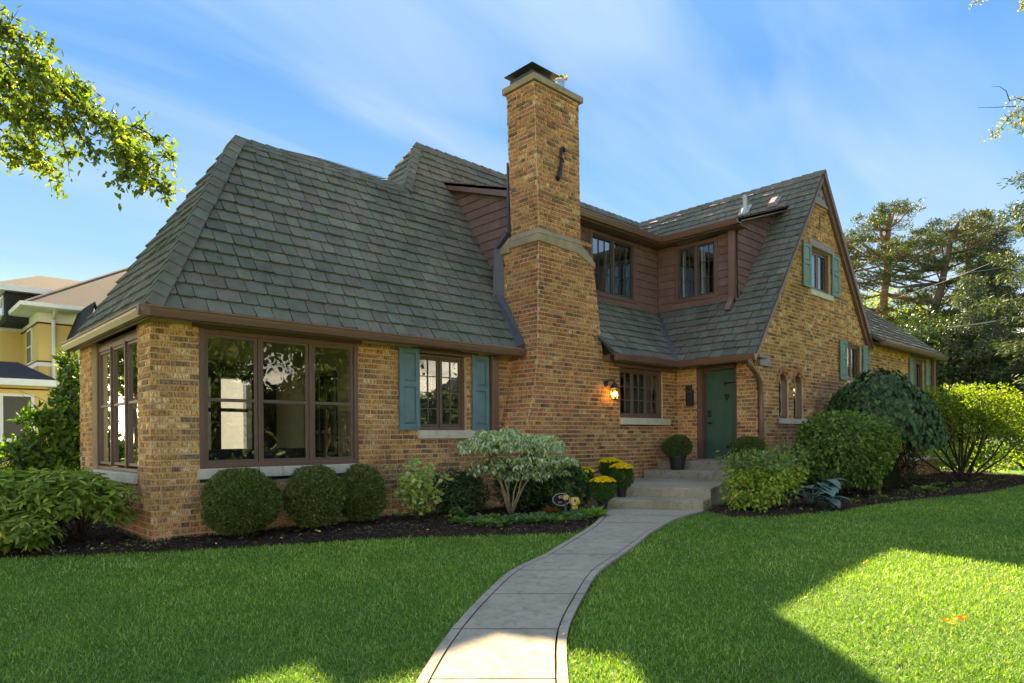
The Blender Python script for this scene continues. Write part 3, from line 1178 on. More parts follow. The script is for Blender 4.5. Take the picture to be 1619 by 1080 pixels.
def slope(o, U, V, poly, expo=0.205, wr=(0.18, 0.29), visible=True, thick=0.05):
    o = Vector(o); U = Vector(U).normalized(); V = Vector(V).normalized()
    Nn = U.cross(V)
    if Nn.z < 0:
        Nn = -Nn
    pts = [o + U * u + V * v for u, v in poly]
    deck.prism([p - Nn * thick for p in pts], [p - Nn * 0.004 for p in pts], (0.08, 0.08, 0.08))
    if not visible:
        return
    vs = [v for u, v in poly]
    v0, v1 = min(vs), max(vs)

    def iv(v):
        xs = []
        n = len(poly)
        for i in range(n):
            (ua, va), (ub, vb_) = poly[i], poly[(i + 1) % n]
            if (va <= v < vb_) or (vb_ <= v < va):
                xs.append(ua + (ub - ua) * (v - va) / (vb_ - va))
        xs.sort()
        return list(zip(xs[::2], xs[1::2]))
    k = 0
    v = v0
    while v < v1 - 0.02:
        vt = min(v + expo, v1)
        m = iv(v + min(0.4 * expo, (vt - v) * .5))
        b0, b1 = iv(v + 0.003), iv(vt - 0.003)
        same = len(m) == len(b0) == len(b1)
        for j, (a, b) in enumerate(m):
            a0, e0 = b0[j] if same else (a, b)
            a1, e1 = b1[j] if same else (a, b)
            lo, hi = min(a0, a1), max(e0, e1)
            u = lo - random.uniform(0, 0.2)
            while u < hi:
                w_ = random.uniform(*wr)
                x0, x1 = u + 0.006, u + w_ - 0.006
                u += w_
                p = (max(x0, a0), min(x1, e0), max(x0, a1), min(x1, e1))
                if p[1] - p[0] < 0.02 and p[3] - p[2] < 0.02:
                    continue
                if p[1] < p[0]:
                    c = (p[0] + p[1]) / 2; p = (c, c + .002, p[2], p[3])
                if p[3] < p[2]:
                    c = (p[2] + p[3]) / 2; p = (p[0], p[1], c, c + .002)
                SHING.append((o, U, V, Nn, p, v - 0.012 * random.random(), vt + 0.01))
        v += expo
        k += 1


def shingle_verts(p, v, vt, cut=0.02):
    a0, e0, a1, e1 = p
    h = random.uniform(0.026, 0.044)
    c = min(cut, (e0 - a0) * 0.2)
    top = [(a0, v + c, h), (a0 + c, v, h), (e0 - c, v, h), (e0, v + c, h), (e1, vt, 0.006), (a1, vt, 0.006)]
    bot = [(x, y, 0.0) for x, y, z in top[:4]]
    return top + bot


SF = [(0, 1, 2, 3, 4, 5), (0, 6, 7, 1), (1, 7, 8, 2), (2, 8, 9, 3), (3, 9, 4), (0, 5, 6)]


def lay_shingles(n_single=290):
    keyed = []
    for i, (o, U, V, Nn, p, v, vt) in enumerate(SHING):
        c = o + U * p[0] + V * v
        full = abs(p[0] - p[2]) < 1e-6 and abs(p[1] - p[3]) < 1e-6 and (p[1] - p[0]) > 0.19 and (vt - v) > 0.2
        keyed.append((depth_of(c) + (0 if full else 100), i))
    keyed.sort()
    single = set(i for _, i in keyed[:n_single])
    prot = []
    for q in range(24):
        mb = MB()
        mb.add(shingle_verts((-0.125, 0.125, -0.125, 0.125), 0.0, 0.215), SF, rcol())
        prot.append(mb.mesh('shingle', M['shingle']))
    mb = MB()
    for i, (o, U, V, Nn, p, v, vt) in enumerate(SHING):
        if i in single:
            c = o + U * ((p[0] + p[1]) / 2) + V * v
            s = (p[1] - p[0]) / 0.25
            mt = Matrix(((U.x * s, V.x, Nn.x, c.x), (U.y * s, V.y, Nn.y, c.y), (U.z * s, V.z, Nn.z, c.z), (0, 0, 0, 1)))
            link_obj('shingle', random.choice(prot), roof, mt)
        else:
            mb.add([o + U * a + V * b + Nn * h for a, b, h in shingle_verts(p, v, vt)], SF, rcol())
    mb.build('shingle_field', M['shingle'], roof, kind='stuff')


def zv(s):   # unit length of slope per plan metre
    return math.sqrt(1 + s * s)


S1 = 1.575
k1 = zv(S1)
# main front slope (u = x, v from y 8.17)
pf = [(2.24, 8.17), (8.25, 8.17), (8.25, 10.36), (14.57, 10.36), (15.3, 10.9), (7.84, 10.9), (7.0, 10.06), (3.96, 10.06)]
slope((0, 8.17, EZ), (1, 0, 0), (0, 1, S1), [(x, (y - 8.17) * k1) for x, y in pf])
# sunroom side slope
k2 = zv(1.73)
slope((2.24, 0, EZ), (0, 1, 0), (1, 0, 1.73), [(8.17, 0), (12.17, 0), (10.06, 1.72 * k2)])
# sunroom rear slope
k3 = zv(1.411)
slope((0, 12.17, EZ), (1, 0, 0), (0, -1, 1.411), [(2.24, 0), (7.6, 0), (7.6, 2.11 * k3), (3.96, 2.11 * k3)], visible=False)
# end of the main ridge
slope((7.0, 0, 5.577), (0, 1, 0), (1, 0, S1), [(10.06, 0), (11.74, 0), (10.9, 0.84 * k1)])
# main rear slope
slope((0, 13.63, EZ), (1, 0, 0), (0, -1, S1), [(5.3, 0), (18, 0), (15.3, 2.73 * k1), (7.84, 2.73 * k1)], visible=False)
# skirt below the main dormer
s4 = 1.097
k4 = zv(s4)
slope((0, 7.55, EZ + 0.02), (1, 0, 0), (0, 1, s4), [(9.79, 0), (11.75, 0), (12.80, 1.13 * k4), (9.2, 1.13 * k4), (9.2, 0.36 * k4), (9.76, 0.30 * k4)], expo=0.20)
# dormer roofs
m5 = 0.33
k5 = zv(m5)
slope((0, 8.38, 5.42), (1, 0, 0), (0, 1, m5), [(8.10, 0), (12.48, 0), (14.48, 2.0 * k5), (8.10, 2.0 * k5)], expo=0.19)
slope((12.48, 0, 5.42), (0, 1, 0), (1, 0, m5), [(6.5, 0), (8.38, 0), (10.38, 2.0 * k5), (10.5, 2.185 * k5), (6.5, 2.185 * k5)], expo=0.19)
# cross gable, left slope (u = y, v from x 11.78)
s6 = 1.22
k6 = zv(s6)
pc = [(5.87, 0), (7.58, 0), (8.70, 1.02), (8.70, 1.05), (6.75, 1.05), (6.75, 2.885), (10.40, 2.885), (10.9, 3.54), (6.02, 3.54)]
slope((11.78, 0, 2.62), (0, 1, 0), (1, 0, s6), [(u, v * k6) for u, v in pc], expo=0.20)
# cross gable, right slope
slope((18.19, 0, 3.44), (0, 1, 0), (-1, 0, s6), [(6.02, 0), (9.68, 0), (9.68, 2.87 * k6), (6.02, 2.87 * k6)], visible=False)
# right wing
s7 = 0.9
k7 = zv(s7)
slope((0, 5.8, 3.47), (1, 0, 0), (0, 1, s7), [(18.16, 0), (23.8, 0), (19.92, 3.88 * k7), (15.32, 3.88 * k7)], expo=0.20)
slope((23.8, 0, 3.47), (0, 1, 0), (-1, 0, s7), [(5.8, 0), (13.5, 0), (9.68, 3.88 * k7)], visible=False)
slope((0, 13.6, 3.47), (1, 0, 0), (0, -1, s7), [(15.3, 0), (23.8, 0), (19.92, 3.88 * k7), (15.32, 3.88 * k7)], visible=False)
set_mesh(roof, deck, M['lead'])
roof.name = 'roof'


def caps(a, b, width=0.15, step=0.2, down=None, single=True):
    """ridge or hip caps from a to b, each folded over the edge"""
    a, b = Vector(a), Vector(b)
    t = (b - a)
    n = max(1, int(t.length / step))
    t.normalize()
    side = t.cross(Vector((0, 0, 1))).normalized()
    if down is None:
        down = (-0.9, -0.9)
    for i in range(n):
        p = a + (b - a) * (i / n)
        q = a + (b - a) * ((i + 1.12) / n)
        l1 = (side + Vector((0, 0, 1)) * down[0]).normalized()
        l2 = (-side + Vector((0, 0, 1)) * down[1]).normalized()
        up = Vector((0, 0, 1)) - t * t.z
        up.normalize()
        h0, h1 = 0.042, 0.022
        w_ = width * random.uniform(0.95, 1.05)
        v = [p + l1 * w_ + up * .012, p + up * h0, p + l2 * w_ + up * .012, q + l1 * w_ + up * .004, q + up * h1, q + l2 * w_ + up * .004,
             p + l1 * w_ - up * .02, p + up * (h0 - .035), p + l2 * w_ - up * .02]
        mb = MB().add(v, [(0, 1, 4, 3), (1, 2, 5, 4), (0, 6, 7, 1), (1, 7, 8, 2), (3, 6, 0), (2, 8, 5)], rcol())
        mb.build('ridge_cap', M['shingle'], roof)


caps((2.24, 8.17, EZ + .02), (3.96, 10.06, 5.60), 0.17, 0.19, (-0.45, -0.9))
caps((3.96, 10.06, 5.60), (7.0, 10.06, 5.60), 0.15, 0.22, (-1.2, -1.2))
caps((6.98, 10.04, 5.58), (7.84, 10.9, 6.92), 0.13, 0.2, (-0.45, -0.9))
caps((7.84, 10.9, 6.92), (15.3, 10.9, 6.92), 0.15, 0.24, (-1.2, -1.2))
caps((15.32, 10.9, 6.95), (15.32, 6.0, 6.96), 0.14, 0.24, (-1.1, -1.1))
caps((23.8, 5.8, 3.48), (20.2, 9.4, 6.72), 0.13, 0.3, (-0.5, -0.5))

# gutters ------------------------------------------------------------
def gutter(a, b, n, mat='gutter', dz=0.0, h=0.115, w_=0.115):
    n = Vector(n)
    z = Vector((0, 0, 1))
    prof = [z * dz, n * w_ + z * dz, n * w_ + z * (dz - 0.022), n * (w_ - 0.012) + z * (dz - 0.03), n * (w_ - 0.018) + z * (dz - 0.055), n * (w_ * 0.62) + z * (dz - h), z * (dz - h)]
    mb = MB().extrude(prof, a, b)
    return mb.build('gutter', M[mat], house)


gutter((2.122, 8.165, EZ), (8.03, 8.165, EZ), (0, -1, 0))
gutter((2.235, 8.055, EZ), (2.235, 12.2, EZ), (-1, 0, 0), dz=-0.002)
gutter((9.76, 7.545, EZ + .02), (11.77, 7.545, EZ + .02), (0, -1, 0))
gutter((11.775, 7.545, EZ + .02), (11.775, 5.84, EZ + .02), (-1, 0, 0), dz=-0.002)
gutter((9.0, 8.375, 5.42), (12.47, 8.375, 5.42), (0, -1, 0))
gutter((12.475, 8.375, 5.42), (12.475, 6.50, 5.42), (-1, 0, 0), dz=-0.002)
gutter((18.22, 5.795, 3.47), (23.85, 5.795, 3.47), (0, -1, 0))
# fascia boards and soffits
for q in ((2.25, 8.06, 8.17, 8.19, 2.47, 2.585), (2.25, 2.27, 8.19, 12.17, 2.47, 2.585), (9.80, 11.79, 7.55, 7.57, 2.49, 2.60), (11.78, 11.80, 5.86, 7.55, 2.49, 2.60), (9.2, 12.5, 8.38, 8.40, 5.28, 5.40), (12.48, 12.50, 6.50, 8.38, 5.28, 5.40), (18.2, 23.8, 5.80, 5.82, 3.35, 3.455)):
    MB().bbox(*q).build('fascia', M['trim'], house)
for q in ((2.27, 8.06, 8.19, 8.50, 2.535, 2.55), (2.27, 2.40, 8.50, 12.1, 2.535, 2.55), (9.81, 12.27, 7.57, 7.86, 2.605, 2.62), (11.80, 12.27, 5.87, 7.57, 2.565, 2.58), (9.2, 12.81, 8.40, 8.70, 5.285, 5.30), (12.50, 12.81, 6.52, 8.40, 5.285, 5.30), (18.2, 23.7, 5.82, 6.12, 3.405, 3.42)):
    MB().bbox(*q).build('soffit', M['trim'], house)
# rake boards
P0 = Vector((15.32, 0, 6.90))
P1 = Vector((18.25, 0, 6.90 - 1.22 * 2.93))
dn = Vector((1, 0, -1.22)).normalized()
pe = Vector((-1.22, 0, -1)).normalized()
mb = MB()
def rk(y0, y1, a, b, w0, w1):
    A = P0 + dn * a; B = P0 + dn * b
    mb.prism([(A + pe * w0 + Vector((0, y0, 0))), (B + pe * w0 + Vector((0, y0, 0))), (B + pe * w1 + Vector((0, y0, 0))), (A + pe * w1 + Vector((0, y0, 0)))],
             [(A + pe * w0 + Vector((0, y1, 0))), (B + pe * w0 + Vector((0, y1, 0))), (B + pe * w1 + Vector((0, y1, 0))), (A + pe * w1 + Vector((0, y1, 0)))])
L = (P1 - P0).length
rk(6.02, 6.09, 0.0, L, -0.01, 0.20)
rk(5.97, 6.018, -0.02, L + .02, -0.03, 0.08)
mb.build('rake_board', M['trim'], house)
mb = MB()
Q0 = Vector((15.30, 6.0, 6.88)); Q1 = Vector((11.80, 5.86, 2.61))
nn = Vector((1.22, 0, -1)).normalized()
mb.prism([Q0, Q1, Q1 + nn * 0.06, Q0 + nn * 0.06], [Q0 + Vector((0, 0.1, 0)), Q1 + Vector((0, .24, 0)), Q1 + nn * 0.06 + Vector((0, .24, 0)), Q0 + nn * .06 + Vector((0, .1, 0))])
mb.build('rake_board', M['trim'], house)

# valley and chimney flashing
def strip(a, b, s, w_, n, name='flashing', mat='lead', t=0.03):
    a, b, s, n = Vector(a), Vector(b), Vector(s).normalized(), Vector(n).normalized()
    mb = MB().prism([a - s * w_, b - s * w_, b + s * w_, a + s * w_], [a - s * w_ + n * t, b - s * w_ + n * t, b + s * w_ + n * t, a + s * w_ + n * t])
    return mb.build(name, M[mat], roof)


strip((11.72, 7.52, 2.60), (12.80, 8.68, 3.88), (1, -1, 0.0), 0.075, (-0.6, -0.6, 1), t=0.04)
strip((12.45, 8.35, 5.41), (14.6, 10.45, 6.10), (1, -1, 0), 0.06, (-0.3, -0.3, 1), t=0.035)
strip((14.6, 10.42, 6.08), (15.3, 10.9, 6.93), (1, -1, 0), 0.06, (-0.6, -0.6, 1), t=0.035)
mb = MB()
mb.prism([(8.04, 8.15, 2.60), (7.88, 8.17, 2.62), (7.97, 8.80, 3.60), (8.09, 8.80, 3.62)], [(8.06, 8.12, 2.70), (7.90, 8.14, 2.65), (7.98, 8.77, 3.64), (8.11, 8.74, 3.72)])
mb.prism([(8.10, 8.66, 3.55), (7.95, 8.80, 3.60), (7.98, 8.80, 4.46), (8.10, 8.70, 4.46)], [(8.12, 8.80, 3.55), (8.02, 8.86, 3.60), (8.02, 8.86, 4.46), (8.12, 8.80, 4.46)])
mb.prism([(7.99, 8.74, 4.44), (8.10, 8.74, 4.44), (8.14, 8.56, 4.66), (8.06, 8.56, 4.66)], [(7.99, 8.80, 4.46), (8.10, 8.80, 4.46), (8.14, 8.62, 4.72), (8.06, 8.62, 4.72)])
mb.bbox(8.075, 8.15, 8.53, 8.56, 4.66, 5.9)
mb.build('flashing', M['lead'], roof)
strip((9.80, 7.60, 2.66), (9.66, 7.86, 2.95), (1, 0, 0), 0.03, (0, -1, 0), t=0.05)

# roof vents
mb = MB().lathe((14.83, 7.62, 6.28), [(0.055, 0.0), (0.055, 0.44), (0.045, 0.44)], 14)
mb.lathe((14.83, 7.62, 6.26), [(0.11, 0.0), (0.075, 0.12), (0.058, 0.16)], 14)
mb.prism([(14.74, 7.49, 6.26), (14.93, 7.49, 6.49), (14.93, 7.75, 6.49), (14.74, 7.75, 6.26)], [(14.73, 7.49, 6.28), (14.92, 7.49, 6.51), (14.92, 7.75, 6.51), (14.73, 7.75, 6.28)])
mb.build('vent_pipe', M['galv'], roof)
mb = MB()
mb.prism([(14.70, 6.80, 6.25), (14.92, 6.80, 6.50), (14.92, 7.02, 6.50), (14.70, 7.02, 6.25)], [(14.65, 6.84, 6.33), (14.84, 6.84, 6.50), (14.84, 6.98, 6.50), (14.65, 6.98, 6.33)])
mb.build('vent_cap', M['mauve'], roof)

# ------------------------------------------------------------------ dormers with shakes
dorm = wall_obj('dormer')
dmb = MB()
fDm = Fr((0, 8.68, 0), (1, 0, 0), (0, -1, 0))
fDc = Fr((12.80, 0, 0), (0, 1, 0), (-1, 0, 0))
fCk = Fr((0, 6.75, 0), (1, 0, 0), (0, -1, 0))
fCl = Fr((8.25, 0, 0), (0, 1, 0), (-1, 0, 0))
WM = (10.44, 11.96, 3.97, 5.27)
WC = (7.18, 8.21, 4.01, 5.25)


def shk():
    k = random.uniform(0.88, 1.14)
    return (0.160 * k, 0.093 * k, 0.082 * k * random.uniform(.95, 1.05))


def shakes(fr, spanf, z0, z1, row=0.165):
    k = 0
    z = z0
    while z < z1 - 0.02:
        zt = min(z + row, z1)
        sp, spt = spanf(z + 0.01), spanf(zt - 0.01)
        for j, (a, b) in enumerate(sp):
            at, bt = spt[j] if len(spt) == len(sp) else (a, b)
            lo, hi = min(a, at), max(b, bt)
            u = lo - random.uniform(0, .1)
            while u < hi:
                w_ = random.uniform(0.18, 0.5)
                x0, x1 = u + .001, u + w_ - .001
                u += w_
                p = (max(x0, a), min(x1, b), max(x0, at), min(x1, bt))
                if p[1] - p[0] < .015 and p[3] - p[2] < .015:
                    continue
                p = (p[0], max(p[1], p[0] + .002), p[2], max(p[3], p[2] + .002))
                P = fr.P
                h = random.uniform(.024, .030)
                dz = random.uniform(0, .002)
                v = [P(p[0], z + dz, h), P(p[1], z + dz, h), P(p[3], zt + .006, .006), P(p[2], zt + .006, .006), P(p[0], z + dz, 0), P(p[1], z + dz, 0), P(p[3], zt + .006, 0), P(p[2], zt + .006, 0)]
                MB().add(v, [(0, 1, 2, 3), (4, 5, 1, 0), (5, 6, 2, 1), (7, 4, 0, 3), (6, 7, 3, 2)], shk()).build('shake', M['shake'], dorm)
        z += row
        k += 1


def body(fr, spanf, z0, z1, step=0.05, t=0.12):
    z = z0
    while z < z1 - 1e-6:
        zt = min(z + step, z1)
        for a, b in spanf((z + zt) / 2):
            dmb.box(fr, a, b, z, zt, -t, 0.0, (0.06, 0.03, 0.028))
        z = zt


fm = lambda z: spans([(8.25, 12.80)], [WM], z)
fmv = lambda z: spans([(9.15, 12.78)], [WM], z)
fc = lambda z: spans([(6.75, 8.68)], [WC], z)
body(fDm, fm, 3.7, 5.30, 0.16)
body(fDc, fc, 3.75, 5.30, 0.16)
shakes(fDm, fmv, 3.86, 5.28)
shakes(fDc, lambda z: spans([(6.77, 8.655)], [WC], z), 3.88, 5.28)


def fck(z):   # right cheek, x between the dormer face and the main slope
    xa = 12.80 if z < 5.46 else 12.48 + (z - 5.42) / m5
    xb = 11.78 + (z - 2.62) / s6
    return [(xa, xb)] if xb > xa else []


def fcl(z):   # left cheek, y between the face and the main slope
    ya = 8.66 if z < 5.46 else 8.38 + (z - 5.42) / m5
    yb = 8.17 + (z - 2.60) / S1
    return [(ya, yb)] if yb > ya else []


body(fCk, fck, 3.86, 6.10, 0.04)
body(fCl, fcl, 3.30, 6.05, 0.04)
shakes(fCk, fck, 3.9, 6.05)
shakes(fCl, fcl, 3.4, 6.0)
set_mesh(dorm, dmb, M['shake'])
# bargeboards of the two dormer roofs
MB().prism([(12.36, 6.50, 5.30), (12.36, 6.50, 5.42), (14.72, 6.50, 6.19), (14.60, 6.50, 6.04)], [(12.36, 6.54, 5.30), (12.36, 6.54, 5.42), (14.72, 6.54, 6.19), (14.60, 6.54, 6.04)]).build('bargeboard', M['trim'], dorm)
MB().prism([(12.40, 6.54, 5.295), (12.9, 6.54, 5.46), (14.60, 6.54, 6.03), (14.5, 6.54, 5.99)], [(12.40, 6.75, 5.295), (12.9, 6.75, 5.46), (14.60, 6.75, 6.03), (14.5, 6.75, 5.99)]).build('bargeboard', M['trim'], dorm)
MB().prism([(8.10, 8.56, 5.32), (8.10, 8.56, 5.48), (8.10, 10.42, 6.09), (8.10, 10.30, 5.92)], [(8.14, 8.56, 5.32), (8.14, 8.56, 5.48), (8.14, 10.42, 6.09), (8.14, 10.30, 5.92)]).build('bargeboard', M['trim'], dorm)
MB().prism([(8.14, 8.56, 5.34), (8.14, 10.40, 5.97), (8.14, 10.40, 6.0), (8.14, 8.56, 5.355)], [(8.25, 8.56, 5.34), (8.25, 10.40, 5.97), (8.25, 10.40, 6.0), (8.25, 8.56, 5.355)]).build('bargeboard', M['trim'], dorm)
# dormer windows
def dwin(fr, W, inner, lab, grid=(3, 3)):
    u0, u1, z0, z1 = W
    mb = MB()
    c = 0.075
    mb.box(fr, u0, u0 + c, z0, z1, -0.05, 0.032)
    mb.box(fr, u1 - c, u1, z0, z1, -0.05, 0.032)
    mb.box(fr, u0 + c, u1 - c, z1 - c, z1, -0.05, 0.032)
    mb.box(fr, u0 + c, u1 - c, z0, z0 + c, -0.05, 0.032)
    um = (u0 + u1) / 2
    mb.box(fr, um - .02, um + .02, z0 + c, z1 - c, -0.05, 0.02)
    win = mb.build('window', M['trim'], dorm, bevel=0.004, label=lab)
    for a, b in ((u0 + c, um - .02), (um + .02, u1 - c)):
        sash(win, fr, a, b, z0 + c, z1 - c, 0.0, rail=0.04, mat='capiron', grid=grid, mun=0.008, mmat='capiron')
    curtain(win, fr, um - 0.16, um - 0.06, z0 + .1, z1 - .1, -0.1, 2, mat='white')
    curtain(win, fr, u1 - 0.2, u1 - 0.12, z0 + .1, z1 - .1, -0.1, 2, mat='white')
    return win


dwin(fDm, WM, None, 'dormer window beside the chimney')
dwin(fDc, WC, None, 'dormer window facing left over the entry roof')
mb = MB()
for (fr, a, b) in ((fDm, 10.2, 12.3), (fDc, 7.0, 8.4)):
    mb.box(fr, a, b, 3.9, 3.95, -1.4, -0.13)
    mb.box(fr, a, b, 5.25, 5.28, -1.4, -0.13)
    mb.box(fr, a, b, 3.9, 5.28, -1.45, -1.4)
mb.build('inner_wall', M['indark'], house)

# corner post with its downspout beside the right dormer window
mb = MB().box(fDc, 6.78, 6.90, 3.80, 5.29, 0.03, 0.12)
mb.prism([(12.64, 6.78, 3.62), (12.64, 6.90, 3.62), (12.80, 6.90, 3.86), (12.80, 6.78, 3.86)], [(12.50, 6.78, 3.66), (12.50, 6.90, 3.66), (12.68, 6.90, 3.92), (12.68, 6.78, 3.92)])
mb.build('downspout', M['gutter'], house, bevel=0.008)
mb = MB().bbox(9.74, 9.80, 7.46, 7.58, 2.5, 2.64)
# downspouts
mb = MB()
mb.box(fF1, 7.53, 7.66, 0.1, 2.49, 0.02, 0.12)
mb.prism([fF1.P(7.55, 2.40, .02), fF1.P(7.64, 2.40, .02), fF1.P(7.64, 2.40, .11), fF1.P(7.55, 2.40, .11)], [fF1.P(7.55, 2.50, .22), fF1.P(7.64, 2.50, .22), fF1.P(7.64, 2.50, .34), fF1.P(7.55, 2.50, .34)])
mb.build('downspout', M['gutter'], house, bevel=0.008)
mb = MB()
mb.tube([(11.72, 5.95, 2.52), (11.74, 5.96, 2.42), (12.0, 6.0, 2.31), (12.20, 6.03, 2.22), (12.30, 6.035, 2.12), (12.31, 6.035, 1.6), (12.31, 6.035, 0.05)], 0.05, 10)
mb.build('downspout', M['gutter'], house, smooth=True)
mb = MB()
mb.box(fG, 23.46, 23.58, 0.1, 3.36, 0.02, 0.12)
mb.box(fG, 23.44, 23.60, 1.6, 1.66, 0.01, 0.13)
mb.build('downspout', M['gutter'], house, bevel=0.008)

lay_bricks()
lay_shingles()

# ------------------------------------------------------------------ ground
PL = [(-1.4, -0.6), (0.4, 1.15), (1.35, 2.25), (2.18, 3.06), (2.83, 3.58), (3.54, 4.06), (4.23, 4.47), (4.93, 4.72), (5.51, 4.98), (6.13, 5.26), (6.81, 5.61), (7.45, 6.02), (8.12, 6.62)]
PR = [(-0.75, -1.15), (1.05, 0.55), (2.0, 1.70), (2.78, 2.48), (3.39, 3.02), (4.11, 3.49), (4.80, 3.89), (5.48, 4.15), (6.08, 4.39), (6.71, 4.66), (7.46, 4.93), (8.15, 5.12), (8.90, 5.24)]
BEDL = [(-30, 14.5), (-4, 12.2), (0.2, 9.25), (0.97, 8.71), (1.7, 8.15), (2.5, 7.69), (3.4, 7.22), (4.31, 6.77), (5.3, 6.05), (6.14, 5.36), (6.81, 5.66), (7.45, 6.07), (8.12, 6.66), (8.3, 7.86), (2.3, 8.5), (2.3, 12.2), (1.0, 14.5), (-30, 18)]
BEDR = [(8.93, 5.20), (8.72, 4.72), (8.95, 4.32), (9.7, 4.12), (10.4, 3.88), (11.17, 3.86), (13.19, 3.60), (15.47, 3.07), (18.55, 3.0), (22.5, 3.4), (25.5, 6.2), (12.2, 6.12), (9.4, 5.45)]


def inside(px, py, poly):
    px = np.asarray(px); py = np.asarray(py)
    r = np.zeros(px.shape, bool)
    n = len(poly)
    for i in range(n):
        x1, y1 = poly[i]; x2, y2 = poly[(i + 1) % n]
        c = ((y1 > py) != (y2 > py)) & (px < (x2 - x1) * (py - y1) / (y2 - y1 + 1e-12) + x1)
        r ^= c
    return r


PATH = PL + PR[::-1]


def m_lawn():
    m, nt, out = new_mat('lawn_soil')
    b = pbr(nt, out, 0.95, 0.1)
    v = wpos(nt)
    n = noise(nt, 60, 5, 0.7, v)
    n2 = noise(nt, 0.8, 4, 0.6, v)
    r = ramp(nt, n.outputs['Fac'], [(0.3, (0.035, 0.085, 0.014)), (0.55, (0.07, 0.16, 0.026)), (0.75, (0.115, 0.19, 0.045))])
    r2 = ramp(nt, n2.outputs['Fac'], [(0.3, (0.85, 0.9, 0.8)), (0.7, (1.15, 1.1, 1.1))])
    nt.links.new(mixc(nt, r.outputs[0], r2.outputs[0], 1.0, 'MULTIPLY'), b.inputs['Base Color'])
    bump(nt, b, n.outputs['Fac'], 0.02, 0.8)
    return m


M['lawn'] = m_lawn()


def grid_sheet(name, xs, ys, zf, mat, **props):
    X, Y = np.meshgrid(xs, ys, indexing='ij')
    Z = zf(X, Y)
    v = np.stack([X, Y, Z], -1).reshape(-1, 3)
    nx, ny = len(xs), len(ys)
    f = [(i * ny + j, (i + 1) * ny + j, (i + 1) * ny + j + 1, i * ny + j + 1) for i in range(nx - 1) for j in range(ny - 1)]
    me = bpy.data.meshes.new(name)
    me.from_pydata(v.tolist(), [], f)
    me.materials.append(mat)
    o = bpy.data.objects.new(name, me)
    COL.objects.link(o)
    for k, q in props.items():
        o[k] = q
    return o


xs = np.concatenate([[-400, -150, -60, -25, -12], np.arange(-8, 26.1, 0.75), [30, 40, 60, 100, 200, 400]])
ys = np.concatenate([[-400, -150, -60, -25, -12], np.arange(-8, 20.1, 0.75), [25, 40, 60, 100, 200, 400]])
grid_sheet('lawn', xs, ys, lambda X, Y: ground_z(X, Y) - 0.025, M['lawn'], kind='structure')


def poly_sheet(name, poly, dz, mat, step=0.25, rough=0.012, edge=0.0, **props):
    """a ground sheet filling poly, following the lie of the land"""
    import mathutils.geometry as mg
    P2 = [Vector((x, y)) for x, y in poly]
    # densify the outline
    out = []
    n = len(poly)
    for i in range(n):
        a, b = P2[i], P2[(i + 1) % n]
        m = max(1, int((b - a).length / step))
        for k in range(m):
            out.append(a + (b - a) * (k / m))
    inner = []
    x0, x1 = min(p.x for p in out), max(p.x for p in out)
    y0, y1 = min(p.y for p in out), max(p.y for p in out)
    x0 = max(x0, -6)
    gx, gy = np.meshgrid(np.arange(x0, x1, step), np.arange(y0, y1, step))
    gx = (gx + rng.uniform(-.08, .08, gx.shape)).ravel(); gy = (gy + rng.uniform(-.08, .08, gy.shape)).ravel()
    ok = inside(gx, gy, poly)
    pts = out + [Vector((a, b)) for a, b in zip(gx[ok], gy[ok])]
    edges = [(i, (i + 1) % len(out)) for i in range(len(out))]
    r = mg.delaunay_2d_cdt(pts, edges, [], 1, 1e-4)
    v, f = r[0], r[2]
    nb = len(out)
    V = []
    for i, p in enumerate(v):
        z = float(ground_z(p.x, p.y)) + dz
        if i >= nb:
            z += random.uniform(-rough, rough) + 0.02
        V.append((p.x, p.y, z))
    me = bpy.data.meshes.new(name)
    me.from_pydata(V, [], [tuple(q) for q in f])
    me.materials.append(mat)
    o = bpy.data.objects.new(name, me)
    COL.objects.link(o)
    for k, q in props.items():
        o[k] = q
    return o


def m_mulch():
    m, nt, out = new_mat('mulch')
    b = pbr(nt, out, 0.95, 0.1)
    v = wpos(nt)
    n = noise(nt, 45, 6, 0.75, v)
    r = ramp(nt, n.outputs['Fac'], [(0.3, (0.018, 0.012, 0.010)), (0.55, (0.055, 0.036, 0.028)), (0.75, (0.13, 0.09, 0.065))])
    nt.links.new(r.outputs[0], b.inputs['Base Color'])
    bump(nt, b, n.outputs['Fac'], 0.05, 1.0)
    return m


M['mulch'] = m_mulch()
poly_sheet('mulch_bed', BEDL, -0.012, M['mulch'], kind='structure')
poly_sheet('mulch_bed', BEDR, -0.012, M['mulch'], kind='structure')


# mulch chips and fallen leaves in the beds
def quads_mesh(name, C, A, B, col, mat, kind=None, parent=None):
    """flat quads centred C with half axes A, B"""
    n = len(C)
    v = np.stack([C - A - B, C + A - B, C + A + B, C - A + B], 1).reshape(-1, 3)
    return raw_mesh(name, v, n, 4, 4, col, mat, kind, parent)


